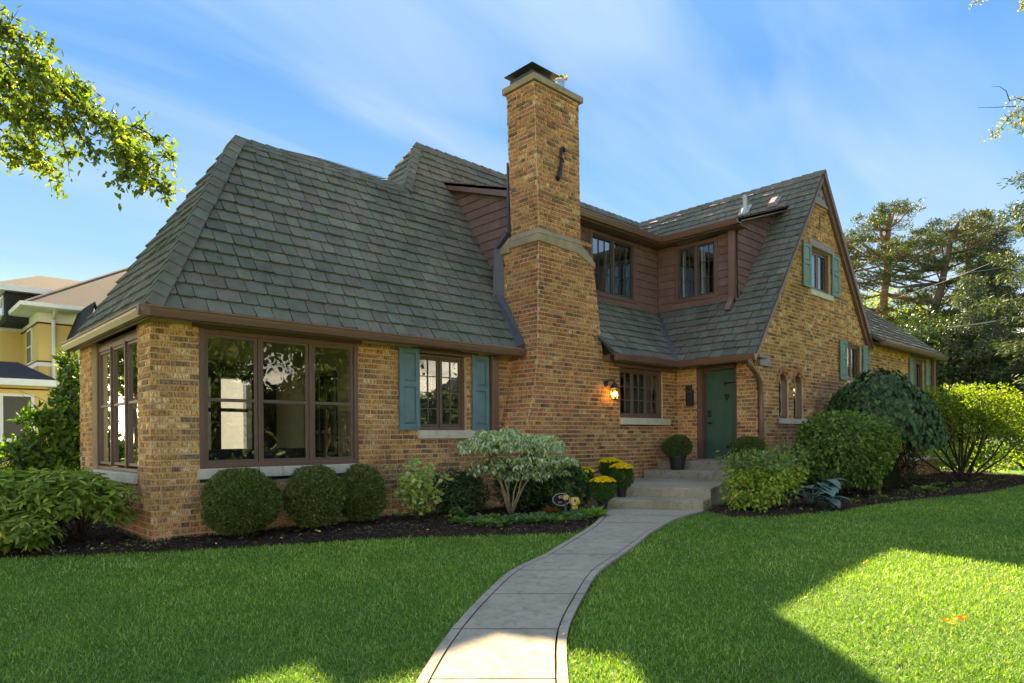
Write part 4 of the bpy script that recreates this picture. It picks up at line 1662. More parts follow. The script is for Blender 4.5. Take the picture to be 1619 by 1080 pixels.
def raw_mesh(name, v, n, vper, fper, col, mat, kind=None, parent=None, faces=None, smooth=False):
    """n items of vper verts; faces = list of index tuples inside one item"""
    me = bpy.data.meshes.new(name)
    if faces is None:
        faces = [tuple(range(fper))]
    me.vertices.add(len(v))
    me.vertices.foreach_set('co', np.ascontiguousarray(v, dtype=np.float32).ravel())
    loops = np.concatenate([np.array(f) for f in faces])
    L = (np.arange(n)[:, None] * vper + loops[None, :]).ravel()
    me.loops.add(len(L))
    me.loops.foreach_set('vertex_index', L.astype(np.int32))
    sizes = np.array([len(f) for f in faces])
    tot = np.tile(sizes, n)
    st = np.concatenate([[0], np.cumsum(tot)[:-1]])
    me.polygons.add(len(tot))
    me.polygons.foreach_set('loop_start', st.astype(np.int32))
    me.polygons.foreach_set('loop_total', tot.astype(np.int32))
    if smooth:
        me.polygons.foreach_set('use_smooth', np.ones(len(tot), bool))
    me.update(calc_edges=True)
    a = me.attributes.new('Col', 'FLOAT_COLOR', 'FACE')
    cc = np.repeat(np.concatenate([col, np.ones((n, 1))], 1), len(faces), 0).astype(np.float32)
    a.data.foreach_set('color', cc.ravel())
    me.materials.append(mat)
    o = bpy.data.objects.new(name, me)
    COL.objects.link(o)
    if parent is not None:
        o.parent = parent
    if kind:
        o['kind'] = kind
    return o


def unit(v):
    return v / np.maximum(1e-9, np.linalg.norm(v, axis=-1, keepdims=True))


def scatter_poly(poly, n, xr, yr):
    x = rng.uniform(*xr, n); y = rng.uniform(*yr, n)
    k = inside(x, y, poly)
    return x[k], y[k]


M['chip'] = m_plain('bark_chip', (1, 1, 1), (0.6, 0.6, 0.6), 80, 0.95, 0.1, usecol=True)
X, Y = [], []
for poly, n, xr, yr in ((BEDL, 60000, (-2, 9), (5, 14)), (BEDR, 22000, (8.5, 22), (3, 6.5))):
    a, b = scatter_poly(poly, n, xr, yr)
    X.append(a); Y.append(b)
X = np.concatenate(X); Y = np.concatenate(Y)
n = len(X)
C = np.stack([X, Y, ground_z(X, Y) + rng.uniform(0.0, 0.03, n)], -1)
A = unit(rng.normal(size=(n, 3)) * [1, 1, 0.35]) * rng.uniform(0.006, 0.028, (n, 1))
B = unit(np.cross(A, rng.normal(size=(n, 3)) * [0.4, 0.4, 1])) * rng.uniform(0.003, 0.010, (n, 1))
cb = np.array([[0.05, 0.032, 0.024], [0.085, 0.055, 0.04], [0.03, 0.022, 0.018], [0.14, 0.10, 0.07], [0.075, 0.04, 0.028]])
col = cb[rng.integers(0, 5, n)] * rng.uniform(0.7, 1.3, (n, 1))
quads_mesh('mulch_chips', C, A, B, col, M['chip'], 'stuff')


# ------------------------------------------------------------------ path
def m_concrete(name, c1, c2):
    m, nt, out = new_mat(name)
    b = pbr(nt, out, 0.9, 0.15)
    v = wpos(nt)
    n = noise(nt, 1.6, 6, 0.65, v)
    n2 = noise(nt, 190, 3, 0.8, v)
    n3 = noise(nt, 11, 5, 0.75, v)
    r = ramp(nt, n.outputs['Fac'], [(0.3, c2), (0.7, c1)])
    r2 = ramp(nt, n2.outputs['Fac'], [(0.3, (0.75, 0.75, 0.75)), (0.7, (1.2, 1.2, 1.18))])
    r3 = ramp(nt, n3.outputs['Fac'], [(0.30, (0.60, 0.57, 0.52)), (0.50, (1, 1, 1)), (0.7, (1.12, 1.12, 1.12))])
    c = mixc(nt, r.outputs[0], r2.outputs[0], 1.0, 'MULTIPLY')
    c = mixc(nt, c, r3.outputs[0], 0.8, 'MULTIPLY')
    nt.links.new(c, b.inputs['Base Color'])
    bump(nt, b, n2.outputs['Fac'], 0.003, 0.6)
    return m


M['conc'] = m_concrete('path_concrete', (0.37, 0.32, 0.26), (0.29, 0.25, 0.20))
M['conc2'] = m_concrete('step_concrete', (0.34, 0.305, 0.235), (0.20, 0.175, 0.125))
path = wall_obj('path')
path.parent = None
path['kind'] = 'structure'
pm = MB()
E_ = 0.07


def cr_spline(P, i, t):
    p = [Vector((*P[max(0, min(len(P) - 1, k))], 0)) for k in (i - 1, i, i + 1, i + 2)]
    return 0.5 * ((2 * p[1]) + (p[2] - p[0]) * t + (2 * p[0] - 5 * p[1] + 4 * p[2] - p[3]) * t * t + (3 * p[1] - p[0] - 3 * p[2] + p[3]) * t ** 3)


def strip_piece(i, f0, f1, s0, s1, top, name, gap):
    """piece of path between fractions f0..f1 of bay i and offsets s0..s1 across (negative = from the right side)"""
    L_, R_ = [], []
    ns = max(2, int(5 * (f1 - f0)))
    bay = max(.3, (cr_spline(PL, i, 1) - cr_spline(PL, i, 0)).length)
    for k in range(ns + 1):
        t = f0 + (f1 - f0) * k / ns
        if k == 0:
            t += gap / bay
        if k == ns:
            t -= gap / bay
        a, c = cr_spline(PL, i, t), cr_spline(PR, i, t)
        d = (c - a).normalized()
        w_ = (c - a).length
        x0 = s0 if s0 >= 0 else w_ + s0
        x1 = s1 if s1 > 0 else w_ + s1
        L_.append(a + d * (x0 + gap)); R_.append(a + d * (x1 - gap))
    pts = L_ + R_[::-1]
    g = lambda p: float(ground_z(p.x, p.y))
    tilt = random.uniform(-.002, .002)
    vs = [(p.x, p.y, g(p) - .07) for p in pts] + [(p.x, p.y, g(p) + top + tilt) for p in pts]
    m = len(pts)
    q = len(L_)
    fs = []
    for k in range(q - 1):
        fs.append((m + k, m + m - 1 - k, m + m - 2 - k, m + k + 1))
    fs += [(k, (k + 1) % m, m + (k + 1) % m, m + k) for k in range(m)]
    MB().add(vs, fs).build(name, M['conc'], path, bevel=0.004)


for i in range(len(PL) - 1):
    strip_piece(i, 0, 1, E_, -E_, 0.014, 'slab', 0.010)
    strip_piece(i, 0, 1, 0, E_, 0.016, 'edging', 0.007)
    strip_piece(i, 0, 1, -E_, 0.0, 0.015, 'edging', 0.007)
    for k in range(4):
        q = [cr_spline(PL, i, k / 4), cr_spline(PR, i, k / 4), cr_spline(PR, i, (k + 1) / 4), cr_spline(PL, i, (k + 1) / 4)]
        pm.add([(p.x, p.y, float(ground_z(p.x, p.y)) - 0.016) for p in q], [(0, 1, 2, 3)])
set_mesh(path, pm, M['mulch'])

# ------------------------------------------------------------------ entry steps
steps = thing('entry_steps', 'four grey concrete steps and landing rising to the green front door', 'steps', )


def step(name, pts, z0, z1):
    MB().prism([(x, y, z0) for x, y in pts], [(x, y, z1) for x, y in pts]).build(name, M['conc2'], steps, bevel=0.012)


step('step', [(7.92, 7.10), (8.89, 5.26), (9.40, 5.45), (9.0, 6.6), (8.6, 7.4), (8.2, 7.83), (7.70, 7.84)], -0.15, 0.15)
step('landing', [(8.24, 7.70), (8.82, 6.58), (9.37, 5.41), (11.7, 6.32), (12.20, 6.35), (12.20, 7.82), (8.18, 7.82)], -0.15, 0.302)
step('step', [(11.02, 7.82), (11.12, 7.47), (11.49, 6.12), (12.235, 6.30), (12.235, 7.825)], 0.2, 0.462)
step('step', [(11.44, 7.80), (11.58, 7.20), (11.80, 6.40), (12.24, 6.50), (12.24, 7.81)], 0.3, 0.632)

# ------------------------------------------------------------------ grass
M['grass'] = m_leaf('grass_blade', 0.28, 0.55, 0.25)


def build_grass():
    N_ = 720000
    dmin, dmax = 2.3, 19.0
    # density falls with distance
    t = rng.uniform(0, 1, N_)
    p = 0.62
    d = (dmin ** p + t * (dmax ** p - dmin ** p)) ** (1 / p)
    lat = rng.uniform(-1, 1.3, N_) * (d * 0.88 + 0.6)
    x = FW.x * d + FW.y * lat
    y = FW.y * d - FW.x * lat
    jx, jy = x + rng.normal(0, 0.03, N_), y + rng.normal(0, 0.03, N_)
    keep = ~inside(jx, jy, PATH) & ~inside(jx + rng.normal(0, .03, N_), jy + rng.normal(0, .03, N_), BEDL) & ~inside(jx + rng.normal(0, .03, N_), jy + rng.normal(0, .03, N_), BEDR)
    keep &= ~((y > 6.2) & (x > 8)) & ~((x > 2.3) & (y > 8.4))
    # soft clumping
    cl_ = np.sin(x * 5.1 + np.sin(y * 3.7) * 1.3) * np.sin(y * 4.3 + np.sin(x * 2.9) * 1.7)
    keep &= rng.uniform(0, 1, N_) < (0.86 + 0.14 * cl_)
    x, y, d, cl_ = x[keep], y[keep], d[keep], cl_[keep]
    n = len(x)
    z = ground_z(x, y) - 0.02
    base = np.stack([x, y, z], -1)
    k = np.clip(d / 5.5, 1, 2.2)
    H = rng.uniform(0.024, 0.048, n) * (0.95 + 0.15 * cl_) * (1 + 0.05 * k)
    az = rng.uniform(0, 2 * np.pi, n)
    lean = np.abs(rng.normal(0, 0.62, n)) + 0.12
    dirv = np.stack([np.cos(az) * np.sin(lean), np.sin(az) * np.sin(lean), np.cos(lean)], -1)
    ba = az + np.pi / 2 + rng.normal(0, 0.5, n)
    side = np.stack([np.cos(ba), np.sin(ba), np.zeros(n)], -1)
    W = rng.uniform(0.0018, 0.0034, n) * k
    up = np.array([0, 0, 1.0])
    midp = base + dirv * (H * 0.55)[:, None]
    bend = unit(dirv + np.stack([np.cos(az), np.sin(az), -0.25 * np.ones(n)], -1) * rng.uniform(0.2, 0.9, (n, 1)))
    tip = midp + bend * (H * 0.5)[:, None]
    v = np.stack([base - side * W[:, None], base + side * W[:, None], midp + side * (W * 0.85)[:, None], midp - side * (W * 0.85)[:, None], tip], 1).reshape(-1, 3)
    g = rng.uniform(0, 1, n)
    pal = np.array([[0.105, 0.210, 0.036], [0.150, 0.275, 0.050], [0.20, 0.325, 0.075], [0.28, 0.37, 0.11], [0.46, 0.42, 0.17]])
    idx = np.digitize(g, [0.36, 0.72, 0.92, 0.975])
    patch = np.sin(x * 0.9 + 1.3 * np.sin(y * 0.7)) * np.sin(y * 1.1 + np.sin(x * 0.6))
    dry = np.clip(np.sin(x * 1.7 + 2 * np.sin(y * 1.1)) * np.sin(y * 2.1 + 1.5 * np.sin(x * .8)) - .35, 0, 1)
    idx = np.where(rng.uniform(0, 1, n) < dry * .22, 4, idx)
    col = pal[idx] * rng.uniform(0.72, 1.3, (n, 1)) * (1 + 0.14 * patch[:, None] * np.array([1.5, 1, 0.6])) * (1 + 0.08 * cl_[:, None])
    raw_mesh('grass', v, n, 5, 4, col, M['grass'], 'stuff', None, faces=[(0, 1, 2, 3), (3, 2, 4)])
    return


build_grass()

# fallen leaves on the lawn and path
def fallen(name, pts, size, cols, kind='stuff'):
    x, y = pts[:, 0], pts[:, 1]
    n = len(x)
    C = np.stack([x, y, ground_z(x, y) + 0.035 + rng.uniform(0, .02, n)], -1)
    A = unit(rng.normal(size=(n, 3)) * [1, 1, 0.3]) * (size * rng.uniform(0.6, 1.2, n))[:, None]
    B = unit(np.cross(A, rng.normal(size=(n, 3)) * [0.3, 0.3, 1])) * (size * 0.45 * rng.uniform(0.6, 1.2, n))[:, None]
    v = np.stack([C - A, C + B - A * 0.1, C + A, C - B - A * 0.1 + [0, 0, 0.004]], 1).reshape(-1, 3)
    col = np.array(cols)[rng.integers(0, len(cols), n)] * rng.uniform(0.8, 1.2, (n, 1))
    raw_mesh(name, v, n, 4, 4, col, M['leaf_dry'], kind, faces=[(0, 1, 2), (0, 2, 3)])


M['leaf_dry'] = m_leaf('dry_leaf', 0.2, 0.7, 0.2)
P_ = []
for _ in range(60):
    d = random.uniform(3, 9); l = random.uniform(-.1, .75) * d
    P_.append((FW.x * d + FW.y * l, FW.y * d - FW.x * l))
fallen('fallen_leaves', np.array(P_), 0.016, [(0.55, 0.22, 0.03), (0.6, 0.42, 0.06), (0.35, 0.12, 0.03), (0.5, 0.4, 0.15)])
# the small heap of orange leaves
c0 = np.array([5.35, 1.25])
P_ = c0 + rng.normal(0, 1, (16, 2)) * [0.07, 0.03]
fallen('orange_leaves', P_, 0.022, [(0.8, 0.22, 0.02), (0.85, 0.36, 0.03), (0.6, 0.12, 0.02)])
x, y = scatter_poly(BEDL, 500, (0, 9), (5, 10))
x2, y2 = scatter_poly(BEDR, 320, (8.5, 19), (3, 6.5))
fallen('leaf_litter', np.stack([np.concatenate([x, x2]), np.concatenate([y, y2])], -1), 0.024, [(0.42, 0.32, 0.12), (0.30, 0.20, 0.10), (0.5, 0.42, 0.2), (0.22, 0.25, 0.08)])

# ------------------------------------------------------------------ vegetation
M['leaf'] = m_leaf('green_leaf', 0.38, 0.55, 0.18)
M['leaf_thick'] = m_leaf('thick_leaf', 0.14, 0.5, 0.25)
M['needle'] = m_leaf('conifer_needle', 0.18, 0.6, 0.2)
M['bark'] = m_plain('bark', (0.17, 0.125, 0.09), (0.085, 0.062, 0.047), 14, 0.95, 0.1, bmp=0.012, vs=(1, 1, 0.3))
M['barkred'] = m_plain('scots_pine_bark', (0.30, 0.155, 0.085), (0.15, 0.085, 0.055), 5, 0.95, 0.1, bmp=0.02, vs=(1, 1, 0.3))
M['barkdk'] = m_plain('dark_twig', (0.055, 0.042, 0.034), (0.03, 0.024, 0.02), 14, 0.9, 0.1)
M['barklt'] = m_plain('pale_stem', (0.30, 0.25, 0.18), (0.19, 0.155, 0.11), 14, 0.9, 0.1)

LEAF = {
    'diamond': (4, [(0, 1, 2), (0, 2, 3)]),
    'hex': (6, [(0, 1, 2, 3), (0, 3, 4, 5)]),
    'heart': (8, [(0, 1, 2, 3, 4), (0, 4, 5, 6, 7)]),
}


def leaves(name, C, D, Nr, L, W, col, mat='leaf', parent=None, kind=None, shape='hex', fold=0.25, curl=0.12):
    """C leaf bases, D axis directions, Nr face normals, L lengths, W half widths"""
    n = len(C)
    D = unit(D)
    S = unit(np.cross(D, Nr))
    Nr = unit(np.cross(S, D))
    L = np.broadcast_to(L, (n,))[:, None]
    W = np.broadcast_to(W, (n,))[:, None]
    up = Nr * W * fold
    dn = -Nr * L * curl
    if shape == 'diamond':
        v = [C, C + D * L * 0.5 + S * W + up, C + D * L + dn, C + D * L * 0.5 - S * W + up]
    elif shape == 'hex':
        v = [C, C + D * L * 0.28 + S * W * 0.85 + up, C + D * L * 0.65 + S * W * 0.8 + up + dn * .4, C + D * L + dn, C + D * L * 0.65 - S * W * 0.8 + up + dn * .4, C + D * L * 0.28 - S * W * 0.85 + up]
    else:
        v = [C + D * L * 0.08, C - D * L * 0.06 + S * W * 0.55 + up, C + D * L * 0.28 + S * W + up, C + D * L * 0.66 + S * W * 0.72 + up + dn * .4, C + D * L + dn,
             C + D * L * 0.66 - S * W * 0.72 + up + dn * .4, C + D * L * 0.28 - S * W + up, C - D * L * 0.06 - S * W * 0.55 + up]
    nv, faces = LEAF[shape]
    V = np.stack(v, 1).reshape(-1, 3)
    return raw_mesh(name, V, n, nv, 4, col, M[mat], kind, parent, faces=faces)


def palette(cols, n, var=0.25, w=None):
    c = np.array(cols)
    i = rng.choice(len(c), n, p=w)
    return c[i] * rng.uniform(1 - var, 1 + var, (n, 1))


def rsph(n):
    return unit(rng.normal(size=(n, 3)))


def lump(dirs, seed, amt=0.12, f=3.0):
    r = np.random.default_rng(seed)
    a = r.normal(size=(6, 3)) * f
    ph = r.uniform(0, 6.28, 6)
    return 1 + amt * np.sin(dirs @ a.T + ph).mean(1) * 2.0


def blob(n, c, rad, seed, depth=0.35, amt=0.1, f=3.0, zcut=None):
    """points spread through the outer part of a lumpy ellipsoid, with outward normals"""
    d = rsph(n)
    r = lump(d, seed, amt, f) * (1 - depth * rng.uniform(0, 1, n) ** 1.6)
    rad = np.array(rad)
    p = np.array(c) + d * rad * r[:, None]
    nr = unit(d / rad)
    if zcut is not None:
        k = p[:, 2] > zcut
        return p[k], nr[k]
    return p, nr


def gzp(x, y):
    return float(ground_z(x, y))


def stems(name, base, tips, r0, r1, mat, parent, bow=0.12, sides=6, sub=0):
    mb = MB()
    for t in tips:
        b = Vector(base) + Vector((random.uniform(-.03, .03), random.uniform(-.03, .03), 0))
        t = Vector(t)
        m1 = b.lerp(t, 0.35) + Vector((random.uniform(-1, 1), random.uniform(-1, 1), 0.6)) * bow * (t - b).length
        m2 = b.lerp(t, 0.7) + Vector((random.uniform(-1, 1), random.uniform(-1, 1), 0.4)) * bow * .8 * (t - b).length
        mb.tube([b, m1, m2, t], [r0, r0 * .75 + r1 * .25, (r0 + r1) / 2 * .8, r1], sides)
        for _ in range(sub):
            s = m1.lerp(t, random.uniform(0.1, 0.8))
            e = s + Vector((random.uniform(-1, 1), random.uniform(-1, 1), random.uniform(0, 1))) * (t - b).length * 0.28
            mb.tube([s, s.lerp(e, .5) + Vector((0, 0, .02)), e], [r1 * 1.1, r1 * .8, r1 * .5], 4)
    return mb.build(name, M[mat], parent, smooth=True)


# clipped box balls under the sunroom window
for i, (x, y, rx, h, lab) in enumerate(((3.17, 7.98, 0.42, 0.80, 'largest clipped box ball, leftmost of three under the sunroom window'),
                                        (4.02, 7.80, 0.35, 0.77, 'middle clipped box ball of three under the sunroom window'),
                                        (4.71, 7.84, 0.31, 0.73, 'smallest clipped box ball, nearest the kitchen shutter'))):
    g0 = gzp(x, y)
    t = thing('boxwood_shrub', lab, 'shrub', group='clipped box balls along the sunroom wall')
    c = (x, y, g0 + h * 0.53)
    n = int(30000 * rx / 0.4)
    p, nr = blob(n, c, (rx, rx, h * 0.49), 20 + i, 0.34, 0.085, 5.0, g0 + 0.06)
    n = len(p)
    D = unit(nr + rng.normal(0, 0.7, (n, 3)) + [0, 0, 0.3])
    NN = unit(nr + rng.normal(0, 0.6, (n, 3)))
    col = palette([(0.05, 0.09, 0.022), (0.08, 0.125, 0.03), (0.12, 0.16, 0.045), (0.18, 0.18, 0.06)], n, 0.35, [.34, .34, .24, .08])
    leaves('foliage', p, D, NN, rng.uniform(0.020, 0.036, n), rng.uniform(0.006, 0.010, n), col, 'leaf_thick', t, shape='diamond')
    m_ = 420
    d_ = rsph(m_)
    sp = np.array(c) + d_ * np.array((rx, rx, h * .49)) * rng.uniform(.98, 1.10, (m_, 1))
    sp = sp[sp[:, 2] > g0 + .1]
    m_ = len(sp)
    leaves('shoots', sp, unit(sp - np.array(c) + rng.normal(0, .15, (m_, 3))), rsph(m_), rng.uniform(.03, .05, m_), .008, palette([(0.09, 0.14, 0.035), (0.14, 0.18, 0.05)], m_, .2), 'leaf', t, 'stuff', shape='diamond')
    tips = [(x + random.uniform(-.6, .6) * rx, y + random.uniform(-.6, .6) * rx, g0 + h * random.uniform(.4, .75)) for _ in range(12)]
    stems('stem', (x, y, g0 - 0.02), tips, 0.013, 0.004, 'barkdk', t)


# big lobed-leaf shrub at the left corner
def leaf_clusters(pc, nc, per, L, spread, flat=0.3):
    """several leaves radiating from each cluster point"""
    n = len(pc)
    az0 = rng.uniform(0, 2 * np.pi, n)
    C, D, NN = [], [], []
    for k in range(per):
        az = az0 + 2 * np.pi * k / per + rng.normal(0, .25, n)
        # tangent frame
        t1 = unit(np.cross(nc, rng.normal(size=(1, 3)) + np.zeros((n, 3))))
        t2 = np.cross(nc, t1)
        d = unit(t1 * np.cos(az)[:, None] + t2 * np.sin(az)[:, None] + nc * flat + np.array([0, 0, -0.15]))
        C.append(pc + d * L * 0.05); D.append(d); NN.append(unit(nc + rng.normal(0, .25, (n, 3)) + [0, 0, .3]))
    return np.concatenate(C), np.concatenate(D), np.concatenate(NN)


t = thing('oakleaf_hydrangea', 'broad leafy green shrub with sunlit yellow tips at the left corner of the house', 'shrub')
g0 = gzp(1.4, 9.0)
P1, N1 = [], []
for (cx, cy, cz, rx, ry, rz, n) in ((1.62, 8.95, 0.52, 0.46, 0.46, 0.26, 420), (1.15, 9.35, 0.50, 0.60, 0.52, 0.30, 560), (0.55, 9.9, 0.48, 0.7, 0.6, 0.38, 620), (1.18, 8.80, 0.20, 0.30, 0.3, 0.24, 170), (1.95, 8.75, 0.40, 0.25, 0.25, 0.25, 120), (-0.1, 10.6, 0.5, 0.7, 0.6, 0.40, 460)):
    p, q = blob(n, (cx, cy, cz), (rx, ry, rz), int(cx * 10) + 50, 0.5, 0.16)
    k = p[:, 2] > g0 + 0.05
    k &= ~((p[:, 0] > 2.28) & (p[:, 1] > 8.4))
    P1.append(p[k]); N1.append(unit(q[k] * .5 + [0, 0, 0.7]))
P1, N1 = np.concatenate(P1), np.concatenate(N1)
C, D, NN = leaf_clusters(P1, N1, 6, 0.12, 0.3, 0.12)
D = unit(D + [0, 0, 0.05] + rng.normal(0, .2, D.shape))
n = len(C)
col = palette([(0.15, 0.23, 0.05), (0.21, 0.30, 0.065), (0.29, 0.37, 0.08), (0.42, 0.45, 0.10), (0.10, 0.17, 0.045)], n, 0.25, [.27, .3, .22, .12, .09])
leaves('foliage', C, D, NN, rng.uniform(0.08, 0.15, n), rng.uniform(0.014, 0.024, n), col, 'leaf', t, shape='hex', fold=0.3, curl=0.08)
for (bx, by) in ((1.55, 8.98), (1.75, 9.0), (1.0, 9.4), (0.5, 9.9)):
    tips = [(bx + random.uniform(-.5, .5), by + random.uniform(-.4, .4), 0.35 + random.uniform(0, .3)) for _ in range(9)]
    stems('stem', (bx, by, g0 - 0.03), tips, 0.014, 0.005, 'barkdk', t)

# small pale hydrangea against the wall
t = thing('young_shrub', 'sparse pale yellow-green shrub with round leaves against the brick wall', 'shrub')
bx, by = 5.42, 7.62
tips = []
for i in range(14):
    a = random.uniform(-1, 1)
    tips.append((bx + a * 0.50 * random.uniform(.3, 1), by + random.uniform(-.3, .25) - a * .05, random.uniform(0.35, 0.86)))
stems('stem', (bx, by, 0), tips, 0.007, 0.003, 'bark', t, 0.1)
P1 = []
for tp in tips:
    tp = np.array(tp)
    b = np.array([bx, by, 0.0])
    for k in range(44):
        f = rng.uniform(0.3, 1.04)
        P1.append(b + (tp - b) * f + rng.normal(0, 0.055, 3) * [1.3, 1, .8])
P1 = np.array(P1); P1 = P1[P1[:, 2] > 0.05]
n = len(P1)
D = unit(rng.normal(size=(n, 3)) * [1, 1, .5] + [0, -.3, -0.3])
NN = unit(rng.normal(size=(n, 3)) * .5 + [-.3, -.5, .8])
col = palette([(0.22, 0.32, 0.07), (0.32, 0.42, 0.11), (0.42, 0.46, 0.18), (0.14, 0.25, 0.06), (0.5, 0.42, 0.2)], n, 0.2, [.3, .3, .2, .12, .08])
leaves('foliage', P1, D, NN, rng.uniform(0.06, 0.10, n), rng.uniform(0.021, 0.034, n), col, 'leaf', t, shape='hex')

# tiny plant with a dark green tuft beside it
t = thing('low_plant', 'small dark green plant with one orange leaf below the pale shrub', 'plant')
c = np.array([5.78, 7.15, 0.08])
n = 46
az = rng.uniform(0, 6.28, n)
D = np.stack([np.cos(az), np.sin(az), rng.uniform(0.1, 1.0, n)], -1)
P1 = c + rng.normal(0, 0.04, (n, 3)) * [1.4, 1.4, .6]
leaves('foliage', P1, D, unit(D * [-.5, -.5, 0] + [0, 0, 1]), rng.uniform(0.07, 0.12, n), 0.028, palette([(0.05, 0.14, 0.045), (0.07, 0.18, 0.05), (0.45, 0.22, 0.03)], n, 0.25, [.5, .45, .05]), 'leaf', t)

# variegated dogwood: layered umbrella of white-edged drooping leaves
t = thing('variegated_dogwood', 'grey-white variegated dogwood with layered drooping leaves and bare pale stems', 'shrub')
bx, by = 6.63, 7.0
P1, N1 = [], []
for (cx, cy, cz, rx, ry, rz, n, sd) in ((6.52, 7.1, 1.00, 0.50, 0.45, 0.24, 700, 3), (6.25, 7.2, 0.95, 0.35, 0.35, 0.18, 280, 4), (7.08, 6.78, 0.97, 0.33, 0.33, 0.20, 330, 5), (6.85, 6.85, 0.74, 0.52, 0.45, 0.16, 480, 6), (7.28, 6.62, 0.73, 0.32, 0.3, 0.12, 220, 7), (6.3, 7.1, 0.66, 0.36, 0.3, 0.16, 170, 8), (6.75, 6.9, 0.56, 0.4, 0.35, 0.14, 200, 9), (6.95, 6.75, 0.60, 0.42, 0.35, 0.14, 260, 10)):
    p, q = blob(n, (cx, cy, cz), (rx, ry, rz), sd, 0.55, 0.2)
    k = (q[:, 2] > -0.45)
    P1.append(p[k]); N1.append(q[k])
P1, N1 = np.concatenate(P1), np.concatenate(N1)
C, D, NN = leaf_clusters(P1, unit(N1 * .6 + [0, 0, .7]), 4, 0.07, .3, 0.0)
D = unit(D * [1, 1, .6] + [0, 0, -0.85])
n = len(C)
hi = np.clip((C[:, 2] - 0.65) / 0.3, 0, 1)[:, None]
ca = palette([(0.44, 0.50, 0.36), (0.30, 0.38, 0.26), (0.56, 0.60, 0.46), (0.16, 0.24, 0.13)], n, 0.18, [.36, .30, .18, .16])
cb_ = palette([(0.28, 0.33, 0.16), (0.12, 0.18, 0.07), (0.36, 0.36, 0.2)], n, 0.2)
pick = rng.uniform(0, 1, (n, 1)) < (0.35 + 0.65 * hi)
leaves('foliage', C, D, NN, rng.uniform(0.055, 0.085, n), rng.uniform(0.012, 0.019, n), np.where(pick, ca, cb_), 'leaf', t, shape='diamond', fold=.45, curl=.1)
tips = [(bx + a, by + b, random.uniform(0.75, 1.0)) for a, b in ((-.35, .2), (-.2, .1), (-.1, .25), (0, 0), (.1, -.1), (.22, -.2), (.4, -.3), (-.28, -.05), (.05, .2))]
stems('stem', (bx, by, 0), tips, 0.015, 0.006, 'barklt', t, 0.05)

# dark evergreen mass behind and beside it
for (cs, lab, pal, ls, nm) in (
        (((7.35, 7.45, 0.42, 0.48, 0.35, 0.42, 5200), (6.3, 7.7, 0.30, 0.40, 0.35, 0.34, 3000)), 'dark green euonymus bush behind the dogwood under the chimney', [(0.020, 0.048, 0.018), (0.035, 0.075, 0.024), (0.05, 0.10, 0.03)], 0.05, 'euonymus_shrub'),
        (((7.75, 6.98, 0.36, 0.36, 0.34, 0.36, 2300), (8.0, 7.15, 0.30, 0.26, 0.26, 0.32, 1100)), 'green leafy bush between the dogwood and the yellow mums', [(0.035, 0.09, 0.035), (0.055, 0.125, 0.045), (0.09, 0.17, 0.06), (0.03, 0.065, 0.03)], 0.085, 'leafy_shrub')):
    t = thing(nm, lab, 'shrub')
    P1, N1 = [], []
    for (cx, cy, cz, rx, ry, rz, n) in cs:
        p, q = blob(n, (cx, cy, cz), (rx, ry, rz), int(cx * 7), 0.55, 0.2)
        k = p[:, 2] > 0.03
        P1.append(p[k]); N1.append(q[k])
        stems('stem', (cx, cy, 0), [(cx + random.uniform(-.6, .6) * rx, cy + random.uniform(-.6, .6) * ry, cz + random.uniform(-.2, .6) * rz) for _ in range(9)], 0.012, 0.004, 'barkdk', t)
    P1, N1 = np.concatenate(P1), np.concatenate(N1)
    n = len(P1)
    leaves('foliage', P1, unit(N1 * .6 + rng.normal(0, .6, (n, 3)) + [0, 0, -.5]), unit(N1 + rng.normal(0, .45, (n, 3)) + [0, 0, .3]), rng.uniform(.7, 1.2, n) * ls, rng.uniform(.3, .42, n) * ls, palette(pal, n, .28), 'leaf_thick' if ls < .06 else 'leaf', t)


# ground cover along the bed edge beside the path
def rosette(c, n, L, W, cols, t, rise=0.8, shape='hex', name='foliage', spread=0.05, curl=0.35):
    az = rng.uniform(0, 6.28, n)
    el = rng.uniform(0.1, rise, n)
    D = np.stack([np.cos(az), np.sin(az), el], -1)
    P1 = np.array(c) + np.stack([np.cos(az), np.sin(az), np.zeros(n)], -1) * rng.uniform(0, spread, (n, 1)) + np.stack([np.zeros(n), np.zeros(n), rng.uniform(0, .05, n)], -1)
    return P1, D, unit(D * [-.6, -.6, 0] + [0, 0, 1] + rng.normal(0, .2, (n, 3))), rng.uniform(.7, 1.15, n) * L, rng.uniform(.8, 1.1, n) * W, palette(cols, n, .25)


acc = []
for i in range(120):
    u = random.uniform(0, 1)
    x0 = 5.6 + 1.75 * u + random.uniform(-.12, .12)
    y0 = 6.75 - 0.75 * u + random.uniform(-.40, .28)
    if not inside([x0], [y0], BEDL)[0] or inside([x0 + .1], [y0 - .1], PATH)[0]:
        continue
    cols = [(0.06, 0.15, 0.04), (0.09, 0.20, 0.05), (0.13, 0.24, 0.07)] if random.random() < .6 else [(0.07, 0.14, 0.075), (0.10, 0.18, 0.10), (0.12, 0.2, 0.13)]
    acc.append(rosette((x0, y0, gzp(x0, y0)), 26, random.uniform(.07, .12), .022, cols, None, .9))
A6 = [np.concatenate([a[k] for a in acc]) for k in range(6)]
leaves('ground_cover', A6[0], A6[1], A6[2], A6[3], A6[4], A6[5], 'leaf', None, 'stuff', shape='hex')
t = thing('edge_plant', 'bright green leafy perennial spilling over the path edge', 'plant')
a = rosette((7.28, 6.02, 0.0), 90, 0.14, 0.022, [(0.09, 0.22, 0.04), (0.13, 0.27, 0.05), (0.17, 0.30, 0.07)], t, 1.6, spread=0.14)
leaves('foliage', *a[:3], a[3], a[4], a[5], 'leaf', t)
